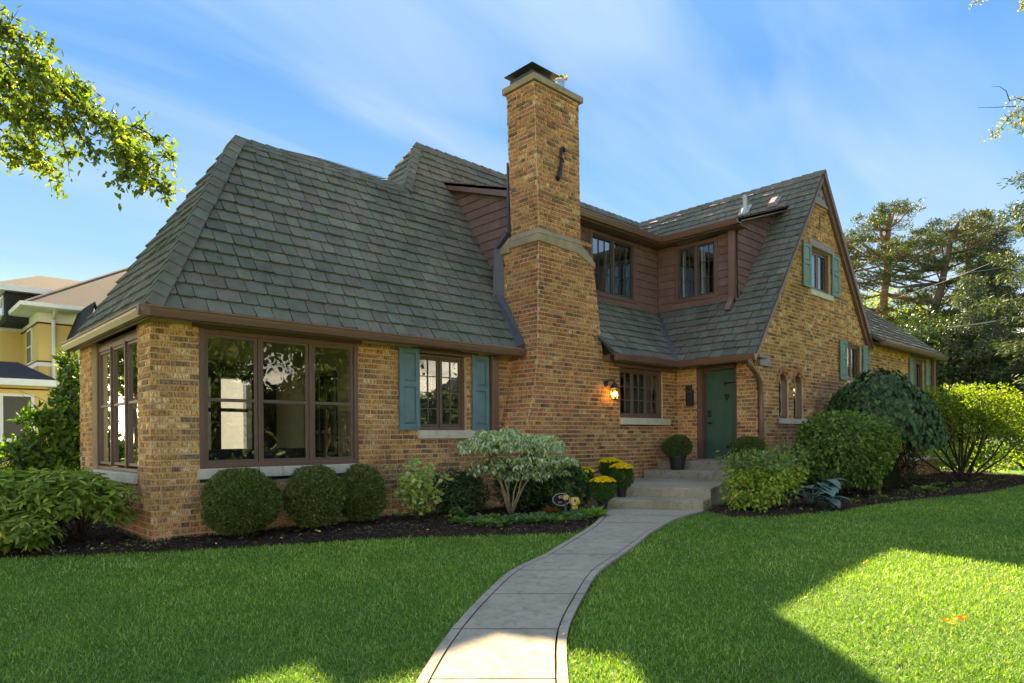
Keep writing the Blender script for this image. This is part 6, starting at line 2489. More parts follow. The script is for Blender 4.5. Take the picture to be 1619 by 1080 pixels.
t = thing('shade_tree', 'leafy tree whose sunlit yellow-green branches hang into the upper left sky', 'tree')
tree_stem([(-2.6, 10.4, -0.3), (-2.5, 10.3, 1.2), (-2.45, 10.3, 2.8), (-2.3, 10.2, 4.4), (-2.0, 10.0, 5.8), (-1.7, 10.2, 7.6)], [.24, .19, .17, .15, .12, .07], 'bark', t)
MB().tube([(-2.25, 10.2, 4.6), (-1.2, 9.2, 5.3), (-.2, 8.4, 5.35), (0.63, 7.74, 5.06)], [.09, .06, .04, .025], 8).build('limb', M['bark'], t, smooth=True)
MB().tube([(-2.3, 10.2, 4.2), (-1.1, 9.7, 4.7), (0.0, 8.9, 4.75), (0.78, 8.39, 4.4)], [.07, .05, .03, .018], 8).build('limb', M['bark'], t, smooth=True)
BR = [
    [(0.63, 7.74, 5.06), (0.88, 7.56, 4.86), (1.17, 7.34, 4.42), (1.43, 7.15, 4.18), (1.64, 6.99, 3.99), (1.87, 6.84, 3.66), (2.04, 6.73, 3.35)],
    [(0.74, 8.06, 4.9), (0.92, 7.94, 4.63), (1.1, 7.83, 4.23), (1.24, 7.75, 3.79)],
    [(0.70, 7.72, 5.0), (0.89, 7.67, 4.93), (1.02, 7.6, 4.84), (1.26, 7.41, 4.75)],
    [(1.05, 7.45, 4.62), (1.22, 7.68, 4.57), (1.41, 7.56, 4.55), (1.55, 7.44, 4.47)],
    [(1.17, 7.34, 4.42), (1.49, 7.46, 4.28), (1.8, 7.21, 4.14), (2.04, 7.05, 4.0), (2.15, 6.96, 3.84)],
    [(1.0, 7.45, 4.62), (1.2, 6.96, 4.2), (1.33, 6.89, 3.86), (1.46, 6.83, 3.63)],
    [(1.43, 7.15, 4.18), (1.54, 6.7, 3.9), (1.63, 6.55, 3.56), (1.62, 6.59, 3.36)],
    [(0.82, 8.39, 4.27), (1.18, 8.1, 3.97), (1.42, 7.93, 3.69)],
    [(0.6, 7.75, 5.02), (0.75, 7.65, 4.96), (0.9, 7.43, 4.96)],
    [(0.87, 7.51, 4.21), (1.12, 7.32, 4.11), (1.33, 7.18, 3.9)],
    [(1.6, 7.2, 4.15), (1.89, 7.4, 4.05), (2.05, 7.3, 3.9)],
    [(1.07, 7.64, 4.15), (1.29, 7.49, 4.0), (1.40, 7.41, 3.75)],
    [(0.86, 8.35, 4.05), (1.05, 8.23, 3.95), (1.19, 8.14, 3.88)],
    [(1.7, 6.98, 3.9), (1.83, 6.95, 3.6), (1.89, 6.98, 3.47)],
    [(0.4, 7.9, 5.2), (0.55, 7.5, 5.3), (0.75, 7.4, 5.05)],
    [(0.3, 8.1, 4.6), (0.6, 7.9, 4.4), (0.9, 7.7, 4.3)],
    [(0.5, 8.0, 4.9), (0.8, 7.9, 4.6), (1.0, 7.75, 4.4)],
    [(0.75, 7.6, 4.7), (0.95, 7.5, 4.45), (1.2, 7.45, 4.25), (1.4, 7.4, 4.05)],
    [(0.6, 7.6, 5.2), (0.8, 7.5, 5.05)],
    [(0.9, 7.9, 4.3), (1.1, 7.8, 4.0)],
]
leafy_branches(t, BR, 74, 0.23, (.045, .078), (.014, .023), [(0.09, 0.14, 0.035), (0.13, 0.185, 0.04), (0.18, 0.22, 0.045), (0.27, 0.25, 0.06), (0.06, 0.10, 0.03)], [.28, .3, .2, .07, .15])

t = thing('locust_tree', 'honey locust twigs with yellowing leaflets reaching in at the upper right', 'tree')
tree_stem([(18.6, -2.4, -0.4), (18.4, -2.2, 3), (18.0, -1.9, 6), (17.6, -1.8, 8.8), (17.4, -1.4, 11)], [.22, .18, .14, .1, .05], 'bark', t)
for q in (((18.0, -1.9, 6.0), (16.5, -.3, 6.9), (15.2, 0.8, 6.9), (14.12, 1.74, 6.63)), ((17.8, -1.85, 7.4), (16.4, -.4, 8.6), (14.8, .9, 8.7), (13.8, 2.02, 8.45))):
    MB().tube(q, [.07, .045, .03, .015], 7).build('limb', M['bark'], t, smooth=True)
BR2 = [
    [(14.12, 1.74, 6.63), (13.66, 2.18, 6.55), (13.5, 2.34, 6.53)],
    [(14.26, 1.6, 6.42), (13.66, 2.18, 6.42), (13.48, 2.35, 6.27), (13.33, 2.49, 6.0), (13.25, 2.59, 5.93)],
    [(13.82, 2.03, 6.22), (13.66, 2.18, 6.27), (13.52, 2.32, 6.12)],
    [(13.68, 2.16, 8.49), (13.23, 2.59, 8.36), (13.14, 2.67, 8.17)],
    [(13.83, 2.02, 8.38), (13.72, 2.14, 8.17), (13.66, 2.2, 8.05)],
]
leafy_branches(t, BR2, 60, 0.19, (.032, .052), (.009, .014), [(0.11, 0.16, 0.04), (0.2, 0.24, 0.05), (0.48, 0.36, 0.05), (0.42, 0.22, 0.05)], [.45, .25, .2, .1], r0=.016, r1=.003, shape='diamond')
MB().tube([(13.5, 2.34, 6.53), (13.46, 2.38, 6.70), (13.38, 2.45, 6.77), (13.26, 2.54, 6.76)], [.008, .006, .004, .002], 5).build('twig', M['barkdk'], t)
MB().tube([(13.6, 2.24, 6.45), (13.33, 2.49, 6.43), (13.11, 2.71, 6.43)], [.008, .005, .002], 5).build('twig', M['barkdk'], t)


# ------------------------------------------------------------------ far trees
def tuft(C, n_per, L, W, up=0.3, jit=1.0, r=0.25):
    m = len(C)
    Cc = np.repeat(C, n_per, 0)
    n = len(Cc)
    D = unit(rng.normal(size=(n, 3)) * [1, 1, .7] + [0, 0, up])
    B = Cc + rng.normal(0, r, (n, 3)) * [1, 1, .45]
    return B, D


def pine(name, lab, trunk, tr, pads, pal, seed, bark='barkred', npp=18, L=(.18, .34)):
    t = thing(name, lab, 'tree')
    rp = rough_path(trunk, 3, .08)
    m = len(rp)
    MB().tube(rp, [tr[0] + (tr[1] - tr[0]) * (i / (m - 1)) for i in range(m)], 10).build('trunk', M[bark], t, smooth=True)
    mb = MB()
    CC = []
    extra = []
    for (px_, py_, pz_, rx, rz, zs) in pads:
        for _ in range(2):
            a = random.uniform(0, 6.28)
            extra.append((px_ + math.cos(a) * rx * 1.25, py_ + math.sin(a) * rx * 1.25, pz_ + random.uniform(-.35, .35), rx * random.uniform(.4, .6), rz * .35, zs))
    for (px_, py_, pz_, rx, rz, zs) in pads + extra:
        # a limb from the trunk to the pad, then twigs through it
        b = min(rp, key=lambda q: abs(q.z - zs))
        c = Vector((px_, py_, pz_))
        mid = b.lerp(c, .5) + Vector((0, 0, -.12 * (c - b).length + .1))
        rb = .035 + .014 * (c - b).length
        mb.tube([b, mid, c], [rb, rb * .7, .03], 6)
        k = int(15 * rx * rx + 9)
        for _ in range(k):
            a, rr = random.uniform(0, 6.28), math.sqrt(random.random())
            e = c + Vector((math.cos(a) * rr * rx, math.sin(a) * rr * rx * .9, (random.uniform(-1, 1) * rz * .75 + .3 * rz * (1 - rr))))
            if random.random() < .4:
                mb.tube([c.lerp(e, .1), e], [.018, .008], 3, cap=False)
            CC.append(tuple(e))
    mb.build('branch', M[bark], t, smooth=True)
    CC = np.array(CC)
    B, D = tuft(CC, npp, 0, 0, .8, r=.10)
    n = len(B)
    leaves('foliage', B, D, rsph(n), rng.uniform(*L, n) * .8, rng.uniform(.014, .028, n), palette(pal, n, .3), 'needle', t, shape='diamond', curl=0)
    return t


Rv = np.array([0.724, -0.69])     # across the view
Fv = np.array([0.69, 0.724])


def xy(base, lat, dep=0.0):
    return (base[0] + Rv[0] * lat + Fv[0] * dep, base[1] + Rv[1] * lat + Fv[1] * dep)


PG = [(0.05, 0.08, 0.034), (0.07, 0.10, 0.04), (0.11, 0.13, 0.05), (0.03, 0.05, 0.026)]
b0 = (43.95, 13.4)
pads = []
for (lat, z, rx, rz, zs) in ((0.3, 14.4, 1.2, .6, 13.2), (1.4, 14.7, .9, .35, 13.2), (-1.0, 13.9, 1.1, .4, 12.6), (-0.2, 13.2, 1.6, .5, 12.2), (-2.2, 12.8, 1.3, .35, 11.6), (-3.2, 12.3, 1.1, .3, 11.4),
                             (2.0, 12.4, 1.4, .4, 11.3), (3.3, 12.9, 1.2, .35, 11.4), (1.0, 12.0, 1.5, .45, 11.2), (-1.8, 11.6, 1.4, .3, 11.0), (2.4, 10.9, 1.2, .25, 10.4), (-1.3, 10.0, 1.1, .28, 9.6), (-2.7, 9.0, 1.0, .25, 8.8), (-3.6, 8.0, .9, .22, 8.4),
                             (2.8, 9.6, 1.1, .22, 9.0), (4.2, 9.3, 1.0, .2, 9.0), (3.2, 8.2, .9, .2, 7.6), (-2.6, 7.0, .9, .2, 7.2)):
    x, y = xy(b0, lat, random.uniform(-1.0, 1.0))
    pads.append((x, y, z, rx, rz, zs))
pine('scots_pine', 'tall pine with bare reddish trunk and flat spreading crown behind the gable', [(43.95, 13.4, -.2), (43.8, 13.55, 5.0), (43.6, 13.75, 8.5), (43.75, 13.55, 11.5), (43.85, 13.45, 14.2)], (.33, .12), pads, PG, 1)
b0 = (44.28, 15.82)
pads = []
for (lat, z, rx, rz, zs) in ((0.2, 12.9, 1.3, .4, 11.6), (-1.2, 12.4, 1.2, .35, 11.4), (1.1, 12.1, 1.3, .35, 11.2), (-.4, 11.4, 1.4, .3, 10.8), (.9, 10.4, 1.1, .25, 10.0), (-1.2, 9.8, 1.0, .25, 9.5), (1.6, 8.8, 1.0, .22, 8.6)):
    x, y = xy(b0, lat, random.uniform(-.8, .8))
    pads.append((x, y, z, rx, rz, zs))
pine('scots_pine', 'smaller reddish pine half hidden by the gable roof edge', [(44.2, 15.9, -.2), (44.1, 16.0, 6), (44.25, 15.8, 10.6), (44.6, 15.5, 12.6)], (.3, .1), pads, PG, 2)
b0 = (41.3, 10.4)
pads = []
for (lat, z, rx, rz, zs) in ((.9, 12.0, 1.5, .5, 11.2), (2.0, 12.7, 1.0, .35, 11.4), (-.6, 11.3, 1.5, .4, 10.3), (-2.0, 10.6, 1.3, .3, 9.9), (1.9, 11.2, 1.3, .35, 10.5), (.3, 10.4, 1.6, .35, 9.8), (-1.4, 9.5, 1.2, .25, 9.0), (2.3, 9.9, 1.1, .3, 9.3), (-3.0, 9.7, 1.0, .22, 9.1), (1.0, 9.0, 1.3, .3, 8.3), (-1.6, 8.0, 1.1, .25, 7.5), (-3.1, 7.2, .9, .2, 6.6), (2.6, 8.4, 1.1, .3, 7.8), (0.6, 7.5, 1.2, .3, 7.0)):
    x, y = xy(b0, lat, random.uniform(-1, 1))
    pads.append((x, y, z, rx, rz, zs))
pine('leaning_pine', 'dark pine with a crooked leaning trunk right of the tall pine', [(40.9, 10.8, -.2), (41.0, 10.6, 4), (41.15, 10.5, 7.6), (41.5, 10.2, 9.2), (41.85, 9.85, 11.6), (42.1, 9.6, 12.4)], (.3, .09), pads, [(0.045, 0.065, 0.032), (0.07, 0.09, 0.038), (0.10, 0.12, 0.05)], 3, bark='bark')


def spruce(name, lab, x, y, ztop, z0, rmax, pal, seed, gap=0.55, dens=1.0, droop=.55, thin=1.0, zlow=None, lab_group=None, L=(.16, .34)):
    r = random.Random(seed)
    t = thing(name, lab, 'tree', group=lab_group)
    MB().tube([(x, y, -.3), (x + .1, y, ztop * .5), (x, y, ztop)], [ztop * .02 + .08, ztop * .012 + .03, .015], 9).build('trunk', M['bark'], t, smooth=True)
    mb = MB()
    CC, DD = [], []
    z = z0
    while z < ztop - .15:
        f = (ztop - z) / (ztop - z0)
        nb = r.randint(4, 6)
        for k in range(nb):
            a = r.uniform(0, 6.28)
            Lb = rmax * (0.12 + .88 * f ** .85) * r.uniform(.55, 1.08) * thin
            s = Vector((x, y, z + r.uniform(-.2, .2)))
            d = Vector((math.cos(a), math.sin(a), 0))
            dz = -droop * Lb * .55
            mid = s + d * Lb * .55 + Vector((0, 0, dz * .75))
            e = s + d * Lb + Vector((0, 0, dz * .62))
            mb.tube([s, mid, e], [.03 + .008 * Lb, .02, .006], 5)
            m = max(3, int(Lb * 7 * dens))
            for j in range(m):
                g = .18 + .82 * (j + r.random()) / m
                p = s.lerp(mid, g / .55) if g < .55 else mid.lerp(e, (g - .55) / .45)
                wd = .34 * Lb * (1.05 - g) + .05
                sd = Vector((-d.y, d.x, 0)) * r.uniform(-1, 1) * wd
                q = p + sd + Vector((0, 0, -r.uniform(0, .28) * (1.1 - .5 * g)))
                CC.append(tuple(q))
                DD.append(tuple((d * .5 + sd.normalized() * .5 if sd.length > .001 else d) + Vector((0, 0, -.4))))
        z += gap * r.uniform(.7, 1.2)
    mb.build('branch', M['bark'], t, smooth=True)
    CC, DD = np.array(CC), np.array(DD)
    per = 20
    C2 = np.repeat(CC, per, 0) + rng.normal(0, .13, (len(CC) * per, 3)) * [1, 1, .7]
    D2 = unit(np.repeat(DD, per, 0) + rng.normal(0, .55, (len(CC) * per, 3)))
    n = len(C2)
    leaves('foliage', C2, D2, rsph(n), rng.uniform(*L, n), rng.uniform(.014, .03, n), palette(pal, n, .3), 'needle', t, shape='diamond', curl=0)
    return t


SPC = [(0.045, 0.075, 0.045), (0.065, 0.10, 0.055), (0.10, 0.13, 0.075), (0.03, 0.05, 0.032)]
spruce('spruce_tree', 'slender open spruce, left of the twin-topped pair', 50.0, 10.9, 15.0, 2.0, 3.4, SPC, 5, .62, 1.5, .35)
spruce('spruce_tree', 'slender open spruce, right of the twin-topped pair', 50.8, 9.9, 15.2, 2.0, 3.2, SPC, 6, .62, 1.5, .35)
spruce('spruce_tree', 'huge drooping spruce at the right edge, its top out of the picture', 31.5, 3.35, 16.5, 1.0, 5.2, SPC, 7, .55, 1.3, .8, L=(.14, .26))
spruce('spruce_tree', 'blue-grey spruce with low sweeping boughs behind the sunlit shrub', 34.5, 7.4, 8.0, .8, 3.6, [(0.07, 0.105, 0.08), (0.10, 0.14, 0.105), (0.05, 0.08, 0.06)], 8, .42, 1.3, .35, L=(.12, .24))
spruce('spruce_tree', 'dark spruce between the leaning pine and the big spruce', 41.5, 7.8, 11.5, .8, 3.8, SPC, 9, .5, 1.1, .4)
spruce('spruce_tree', 'dark spruce at the far right behind the sunlit shrub', 40.5, 4.2, 12.5, .8, 4.0, SPC, 10, .55, 1.0, .5)


def broad(name, lab, x, y, blobs, trunk_h, pal, n_per, Ls, seed, cat='tree', mat='leaf', w=None, depth=.7, bark='bark', amt=.22):
    t = thing(name, lab, cat)
    MB().tube([(x, y, -.2), (x + .1, y, trunk_h * .6), (x, y, trunk_h)], [.26, .2, .12], 9).build('trunk', M[bark], t, smooth=True)
    P1, N1 = [], []
    mb = MB()
    for i, (cx, cy, cz, rx, rz) in enumerate(blobs):
        mb.tube([(x, y, trunk_h * .8), ((x + cx) / 2, (y + cy) / 2, (trunk_h + cz) / 2 + .2), (cx, cy, cz)], [.09, .06, .02], 6)
        # leaf clumps, not an even skin
        nc = max(14, int(26 * rx * rz))
        cp, cn = blob(nc, (cx, cy, cz), (rx, rx, rz), seed * 17 + i, depth, amt)
        m = max(8, int(n_per * rx * rz / nc))
        cpr = np.repeat(cp, m, 0)
        P1.append(cpr + rng.normal(0, .17 * (rx + rz) / 2, cpr.shape) * [1, 1, .6]); N1.append(np.repeat(cn, m, 0))
    mb.build('branch', M[bark], t, smooth=True)
    P1, N1 = np.concatenate(P1), np.concatenate(N1)
    k = P1[:, 2] > .05
    P1, N1 = P1[k], N1[k]
    n = len(P1)
    leaves('foliage', P1, unit(rng.normal(size=(n, 3)) + [0, 0, -.3]), unit(N1 * .6 + rng.normal(0, .6, (n, 3)) + [0, 0, .3]), rng.uniform(*Ls, n), rng.uniform(Ls[0] * .35, Ls[1] * .4, n), palette(pal, n, .28, w), mat, t, shape='diamond')
    return t


DK = [(0.035, 0.065, 0.028), (0.05, 0.09, 0.034), (0.075, 0.115, 0.045)]
broad('holly_tree', 'dense dark green tree behind the end of the right roof', 33.8, 9.6, [(33.8, 9.6, 4.2, 2.1, 2.0), (34.6, 8.4, 3.6, 2.0, 2.0), (33.4, 10.4, 2.4, 1.8, 1.8), (35.2, 7.4, 2.2, 1.8, 1.8)], 2.4, DK, 2600, (.12, .2), 3, mat='leaf_thick')
broad('hedge_tree', 'tall dark evergreen mass on the right behind the flowering garden', 36.5, 5.4, [(36.5, 5.4, 3.0, 2.4, 2.4), (38.0, 3.6, 3.2, 2.4, 2.4), (35.8, 6.6, 1.6, 1.8, 1.6), (39.5, 1.8, 2.6, 2.4, 2.2)], 2.0, DK, 2000, (.12, .2), 4, mat='leaf_thick')
YG = [(0.12, 0.17, 0.035), (0.18, 0.22, 0.045), (0.09, 0.13, 0.03), (0.28, 0.27, 0.06)]
broad('maple_tree', 'backlit yellow-green tree glowing behind the pine trunk', 53.0, 16.6, [(53.0, 17.2, 9.2, 2.6, 2.0), (53.4, 15.6, 8.2, 2.2, 1.8), (53.8, 14.6, 9.0, 1.6, 1.4), (52.4, 18.6, 8.0, 2.2, 1.8)], 5.5, YG, 620, (.18, .3), 5)
broad('maple_tree', 'backlit yellow-green tree low between the pines', 55.0, 13.0, [(55.0, 13.0, 6.8, 2.4, 1.8), (55.6, 11.4, 7.0, 2.0, 1.6), (56.0, 9.0, 6.0, 2.4, 2.0)], 4.0, YG, 560, (.18, .3), 6)
broad('maple_tree', 'golden backlit tree at the far right beyond the spruces', 50.0, 3.4, [(50.0, 3.8, 7.0, 2.6, 2.6), (50.6, 2.0, 8.6, 2.4, 2.4), (50.0, 5.4, 5.0, 2.2, 2.0), (51.0, .8, 5.4, 2.4, 2.2)], 4.0, YG, 1000, (.18, .3), 7)

# the sunny garden glimpsed under the shrubs on the right
t = thing('garden_shrub', 'low sunlit yellow-green garden shrub beside the white fence', 'shrub')
P1, N1 = [], []
for (cx, cy, cz, rx, rz, n, sd) in ((22.5, 4.6, .5, 1.0, .5, 1500, 1), (24.0, 3.3, .55, 1.0, .55, 1800, 2), (25.6, 2.4, .6, 1.1, .6, 1500, 3), (21.6, 5.6, .4, .8, .4, 600, 4)):
    p, q = blob(n, (cx, cy, cz), (rx, rx, rz), sd, .6, .2)
    k = p[:, 2] > .03
    P1.append(p[k]); N1.append(q[k])
P1, N1 = np.concatenate(P1), np.concatenate(N1); n = len(P1)
leaves('foliage', P1, unit(rng.normal(size=(n, 3))), unit(N1 + rng.normal(0, .5, (n, 3)) + [0, 0, .4]), rng.uniform(.07, .13, n), rng.uniform(.02, .035, n), palette([(0.22, 0.30, 0.05), (0.32, 0.38, 0.07), (0.14, 0.24, 0.05)], n, .25), 'leaf', t, shape='diamond')
stems('stem', (23.6, 3.7, 0), [(22.5, 4.6, .6), (24.0, 3.3, .7), (25.6, 2.4, .7), (21.6, 5.6, .5)], .03, .01, 'barkdk', t)
fe = thing('picket_fence', 'white picket fence at the far right edge of the garden', 'fence')
fa, fb = Vector((26.4, 5.3, 0)), Vector((30.6, 1.2, 0))
fu = (fb - fa).normalized()
ff = Fr(fa, fu, (-fu.y * -1, fu.x * -1, 0))
Lf = (fb - fa).length
k = 0
x = 0
while x < Lf:
    MB().box(ff, x, x + .09, 0.05, 1.0 + .03 * math.sin(k), 0, .02).build('picket', M['white'], fe)
    x += .14; k += 1
for z in (.3, .8):
    MB().box(ff, 0, Lf, z, z + .08, -.035, -.002).build('rail', M['white'], fe)
pt = thing('brick_planter', 'low pinkish brick planter behind the stems of the fan-shaped shrub', 'planter')
MB().bbox(19.6, 22.4, 5.6, 5.9, -.05, .42).build('wall', m_plain('pink_brick', (0.5, 0.24, 0.17), (0.35, 0.16, 0.11), 9, .9, .1, bmp=.01), pt)
MB().bbox(19.5, 22.5, 5.55, 5.95, .42, .48).build('coping', M['stone'], pt)

# power lines on the right
def wire(lab, pts, r):
    P3 = []
    pts = [Vector(p) for p in pts]
    for i in range(len(pts) - 1):
        for k in range(8):
            f = k / 8
            P3.append(pts[i].lerp(pts[i + 1], f) + Vector((0, 0, -.35 * 4 * f * (1 - f) * (pts[i + 1] - pts[i]).length / 20)))
    P3.append(pts[-1])
    o = MB().tube(P3, r, 6).build('power_line', M['wire'], None)
    o['label'] = lab
    o['category'] = 'cable'


M['wire'] = m_plain('grey_cable', (0.30, 0.31, 0.33), (0.24, 0.25, 0.27), 3, .5, .4)
wire('thick grey cable crossing low in front of the dark trees', [(30.5, 14.5, 5.5), (33.25, 9.76, 5.69), (33.48, 5.4, 5.82), (33.23, 2.87, 6.15), (33.0, -4, 7.0)], .032)
wire('thin upper wire at the right edge, below the spruce boughs', [(31.0, 17.0, 7.4), (35.37, 10.5, 7.64), (34.74, 5.58, 8.8), (33.69, 3.82, 9.04), (32, -3, 10)], .010)
wire('thin wire crossing the spruce pair at mid height', [(33.0, 13.0, 7.6), (35.2, 7.9, 8.28), (37.21, 5.98, 8.73), (38.87, 4.41, 9.19), (42, -2, 10)], .010)

# ------------------------------------------------------------------ left side: shrub tree, neighbours
t = thing('magnolia_shrub', 'tall leafy green shrub between the sunroom pier and the yellow house', 'shrub')
P1, N1 = [], []
for (cx, cy, cz, rx, rz, n, sd) in ((2.25, 13.5, .75, .42, .6, 1000, 1), (2.5, 13.6, 1.4, .34, .55, 900, 2), (2.62, 13.9, 2.0, .26, .42, 480, 3), (2.58, 14.0, 2.45, .15, .26, 170, 4), (1.85, 13.4, .85, .36, .45, 520, 5), (2.0, 13.5, 1.5, .26, .16, 160, 6), (2.75, 13.6, .9, .3, .8, 600, 7)):
    p, q = blob(n, (cx, cy, cz), (rx, rx * .8, rz), sd + 70, .75, .25)
    k = p[:, 2] > .05
    P1.append(p[k]); N1.append(q[k])
P1, N1 = np.concatenate(P1), np.concatenate(N1); n = len(P1)
leaves('foliage', P1, unit(N1 * .5 + rng.normal(0, .6, (n, 3)) + [0, 0, .15]), unit(N1 + rng.normal(0, .5, (n, 3)) + [0, 0, .4]), rng.uniform(.09, .16, n), rng.uniform(.024, .04, n),
       palette([(0.055, 0.12, 0.03), (0.085, 0.17, 0.04), (0.14, 0.23, 0.05), (0.03, 0.07, 0.02)], n, .25, [.35, .3, .17, .18]), 'leaf', t, shape='hex')
stems('stem', (2.3, 13.6, 0), [(2.05, 13.4, 1.3), (2.5, 13.6, 2.0), (2.6, 13.9, 2.6), (1.8, 13.3, 1.0), (1.9, 13.5, 1.5), (2.7, 13.6, 1.5)], .03, .008, 'bark', t, sub=4)

M['yel'] = m_plain('yellow_stucco', (0.74, 0.54, 0.22), (0.68, 0.49, 0.19), 1.2, .9, .1, bmp=.01)
M['yroof'] = m_plain('brown_shingles', (0.135, 0.125, 0.112), (0.08, 0.074, 0.068), 22, .95, .1, bmp=.01, vs=(1, 1, 3))
M['nroof'] = m_plain('charcoal_shingles', (0.055, 0.058, 0.068), (0.035, 0.037, 0.045), 20, .95, .1, bmp=.01, vs=(1, 1, 3))
M['maroon'] = m_plain('maroon_trim', (0.10, 0.03, 0.025), (0.08, 0.025, 0.02), 3, .6, .3)
M['screen'] = m_plain('insect_screen', (0.11, 0.095, 0.08), (0.08, 0.07, 0.06), 40, .7, .3)
yh = thing('yellow_house', 'two-storey yellow stucco house with white trim behind the left corner', 'house')
XA, YA = 4.75, 31.4
mb = MB().bbox(XA, 16, YA, 41, -.3, 6.1)
mb.bbox(XA - 0.75, XA, 35.1, 41, -.3, 6.1)
mb.build('wall', M['yel'], yh)
mb = MB()
mb.bbox(XA - .03, 16, YA - .035, YA - .002, 5.75, 6.12); mb.bbox(XA - .035, XA - .002, YA - .03, 35.1, 5.75, 6.12)
mb.bbox(XA - .78, XA - .035, 35.065, 35.098, 5.75, 6.12); mb.bbox(XA - .79, XA - .752, 35.07, 41, 5.75, 6.12)
mb.build('frieze', M['white'], yh)
mb = MB()
mb.bbox(XA - .03, 16, YA - .04, YA - .002, 4.03, 4.19); mb.bbox(XA - .04, XA - .002, YA - .03, 35.1, 4.03, 4.19)
mb.build('belt_course', M['white'], yh)
mb = MB()
for z in (4.195, 5.68):
    mb.bbox(XA - .05, 16, YA - .055, YA - .002, z, z + .05); mb.bbox(XA - .055, XA - .002, YA - .04, 35.1, z, z + .05)
mb.build('moulding', M['maroon'], yh)
# eaves and gutter
EZ2 = 6.16
mb = MB()
mb.bbox(XA - .55, 16.5, YA - .98, 35, EZ2 - .03, EZ2)
mb.bbox(XA - 1.9, 16.5, 34.4, 42, EZ2 - .031, EZ2 - .001)
mb.build('soffit', M['white'], yh)
mb = MB()
mb.extrude([Vector((0, 0, 0)), Vector((0, -.14, .02)), Vector((0, -.16, .16)), Vector((0, 0, .16))], (XA - .56, YA - .98, EZ2 - .02), (16.5, YA - .98, EZ2 - .02))
mb.extrude([Vector((0, 0, 0)), Vector((-.14, 0, .02)), Vector((-.16, 0, .162)), Vector((0, 0, .162))], (XA - .56, YA - 1.1, EZ2 - .02), (XA - .56, 34.4, EZ2 - .02))
mb.extrude([Vector((0, 0, 0)), Vector((0, -.14, .02)), Vector((0, -.16, .164)), Vector((0, 0, .164))], (XA - 1.9, 34.4, EZ2 - .02), (XA - .5, 34.4, EZ2 - .02))
mb.build('gutter', M['white'], yh)
sh = .62
h_ = 4.9
mb = MB()
A_, B_ = (XA - .56, YA - 1.0, EZ2 + .12), (16.5, YA - 1.0, EZ2 + .12)
R0, R1 = (XA - .56 + h_, YA - 1.0 + h_, EZ2 + .12 + sh * h_), (16.5, YA - 1.0 + h_, EZ2 + .12 + sh * h_)
C_, D_ = (XA - .56, YA - 1 + 2 * h_, EZ2 + .12), (16.5, YA - 1 + 2 * h_, EZ2 + .12)
mb.add([A_, B_, R1, R0], [(0, 1, 2, 3)]); mb.add([A_, R0, C_], [(0, 1, 2)]); mb.add([C_, R0, R1, D_], [(0, 1, 2, 3)]); mb.add([A_, C_, D_, B_], [(0, 1, 2, 3)])
yr = mb.build('roof', M['yroof'], yh)
mb = MB()
t1 = (Vector(R0) - Vector(A_))
mb.tube([A_, R0], .07, 6); mb.tube([R0, R1], .07, 6)
mb.build('hip_cap', M['yroof'], yr)
# attic dormer with its own hip roof
dm_ = MB().bbox(3.95, 8.6, 33.2, 38, 5.9, 7.12)
dm_ = dm_.build('attic_dormer', M['nroof'], yh)
mb = MB()
mb.bbox(3.55, 8.9, 32.7, 38.4, 7.10, 7.14)
mb.bbox(3.53, 8.92, 32.66, 32.70, 7.06, 7.28)
mb.bbox(3.50, 3.53, 32.66, 38.4, 7.06, 7.28)
mb.build('dormer_eave', M['white'], dm_)
mb = MB()
mb.prism([(3.5, 32.66, 7.28), (8.95, 32.66, 7.28), (8.95, 38.4, 7.28), (3.5, 38.4, 7.28)], [(5.3, 34.6, 8.18), (8.6, 34.6, 8.18), (8.6, 36.4, 8.18), (5.3, 36.4, 8.18)])
mb.build('dormer_roof', M['yroof'], dm_)
w1 = MB().bbox(3.90, 3.945, 33.6, 35.0, 6.2, 7.0).build('window', M['white'], dm_)
for y in (33.68, 34.36):
    MB().bbox(3.885, 3.899, y, y + .56, 6.27, 6.93).build('pane', M['glass'], w1)


def ywin(fr, u0, u1, z0, z1, par=None, n=1, mid=True):
    mb = MB().box(fr, u0, u1, z0, z1, 0.0, .05)
    o = mb.build('window', M['white'], par or yh)
    w_ = (u1 - u0 - .1 * (n + 1)) / n
    for k in range(n):
        a = u0 + .1 + k * (w_ + .1)
        if mid:
            zm = (z0 + z1) / 2
            MB().box(fr, a, a + w_, z0 + .09, zm - .03, .052, .06).build('pane', M['screen'], o)
            MB().box(fr, a, a + w_, zm + .03, z1 - .09, .052, .06).build('pane', M['screen'], o)
        else:
            MB().box(fr, a, a + w_, z0 + .09, z1 - .09, .052, .06).build('pane', M['screen'], o)
    return o


fYs = Fr((XA, 0, 0), (0, 1, 0), (-1, 0, 0))
ywin(fYs, 32.65, 33.75, 4.22, 5.66)
fYs2 = Fr((XA - .75, 0, 0), (0, 1, 0), (-1, 0, 0))
ywin(fYs2, 35.5, 36.9, 4.22, 5.66)
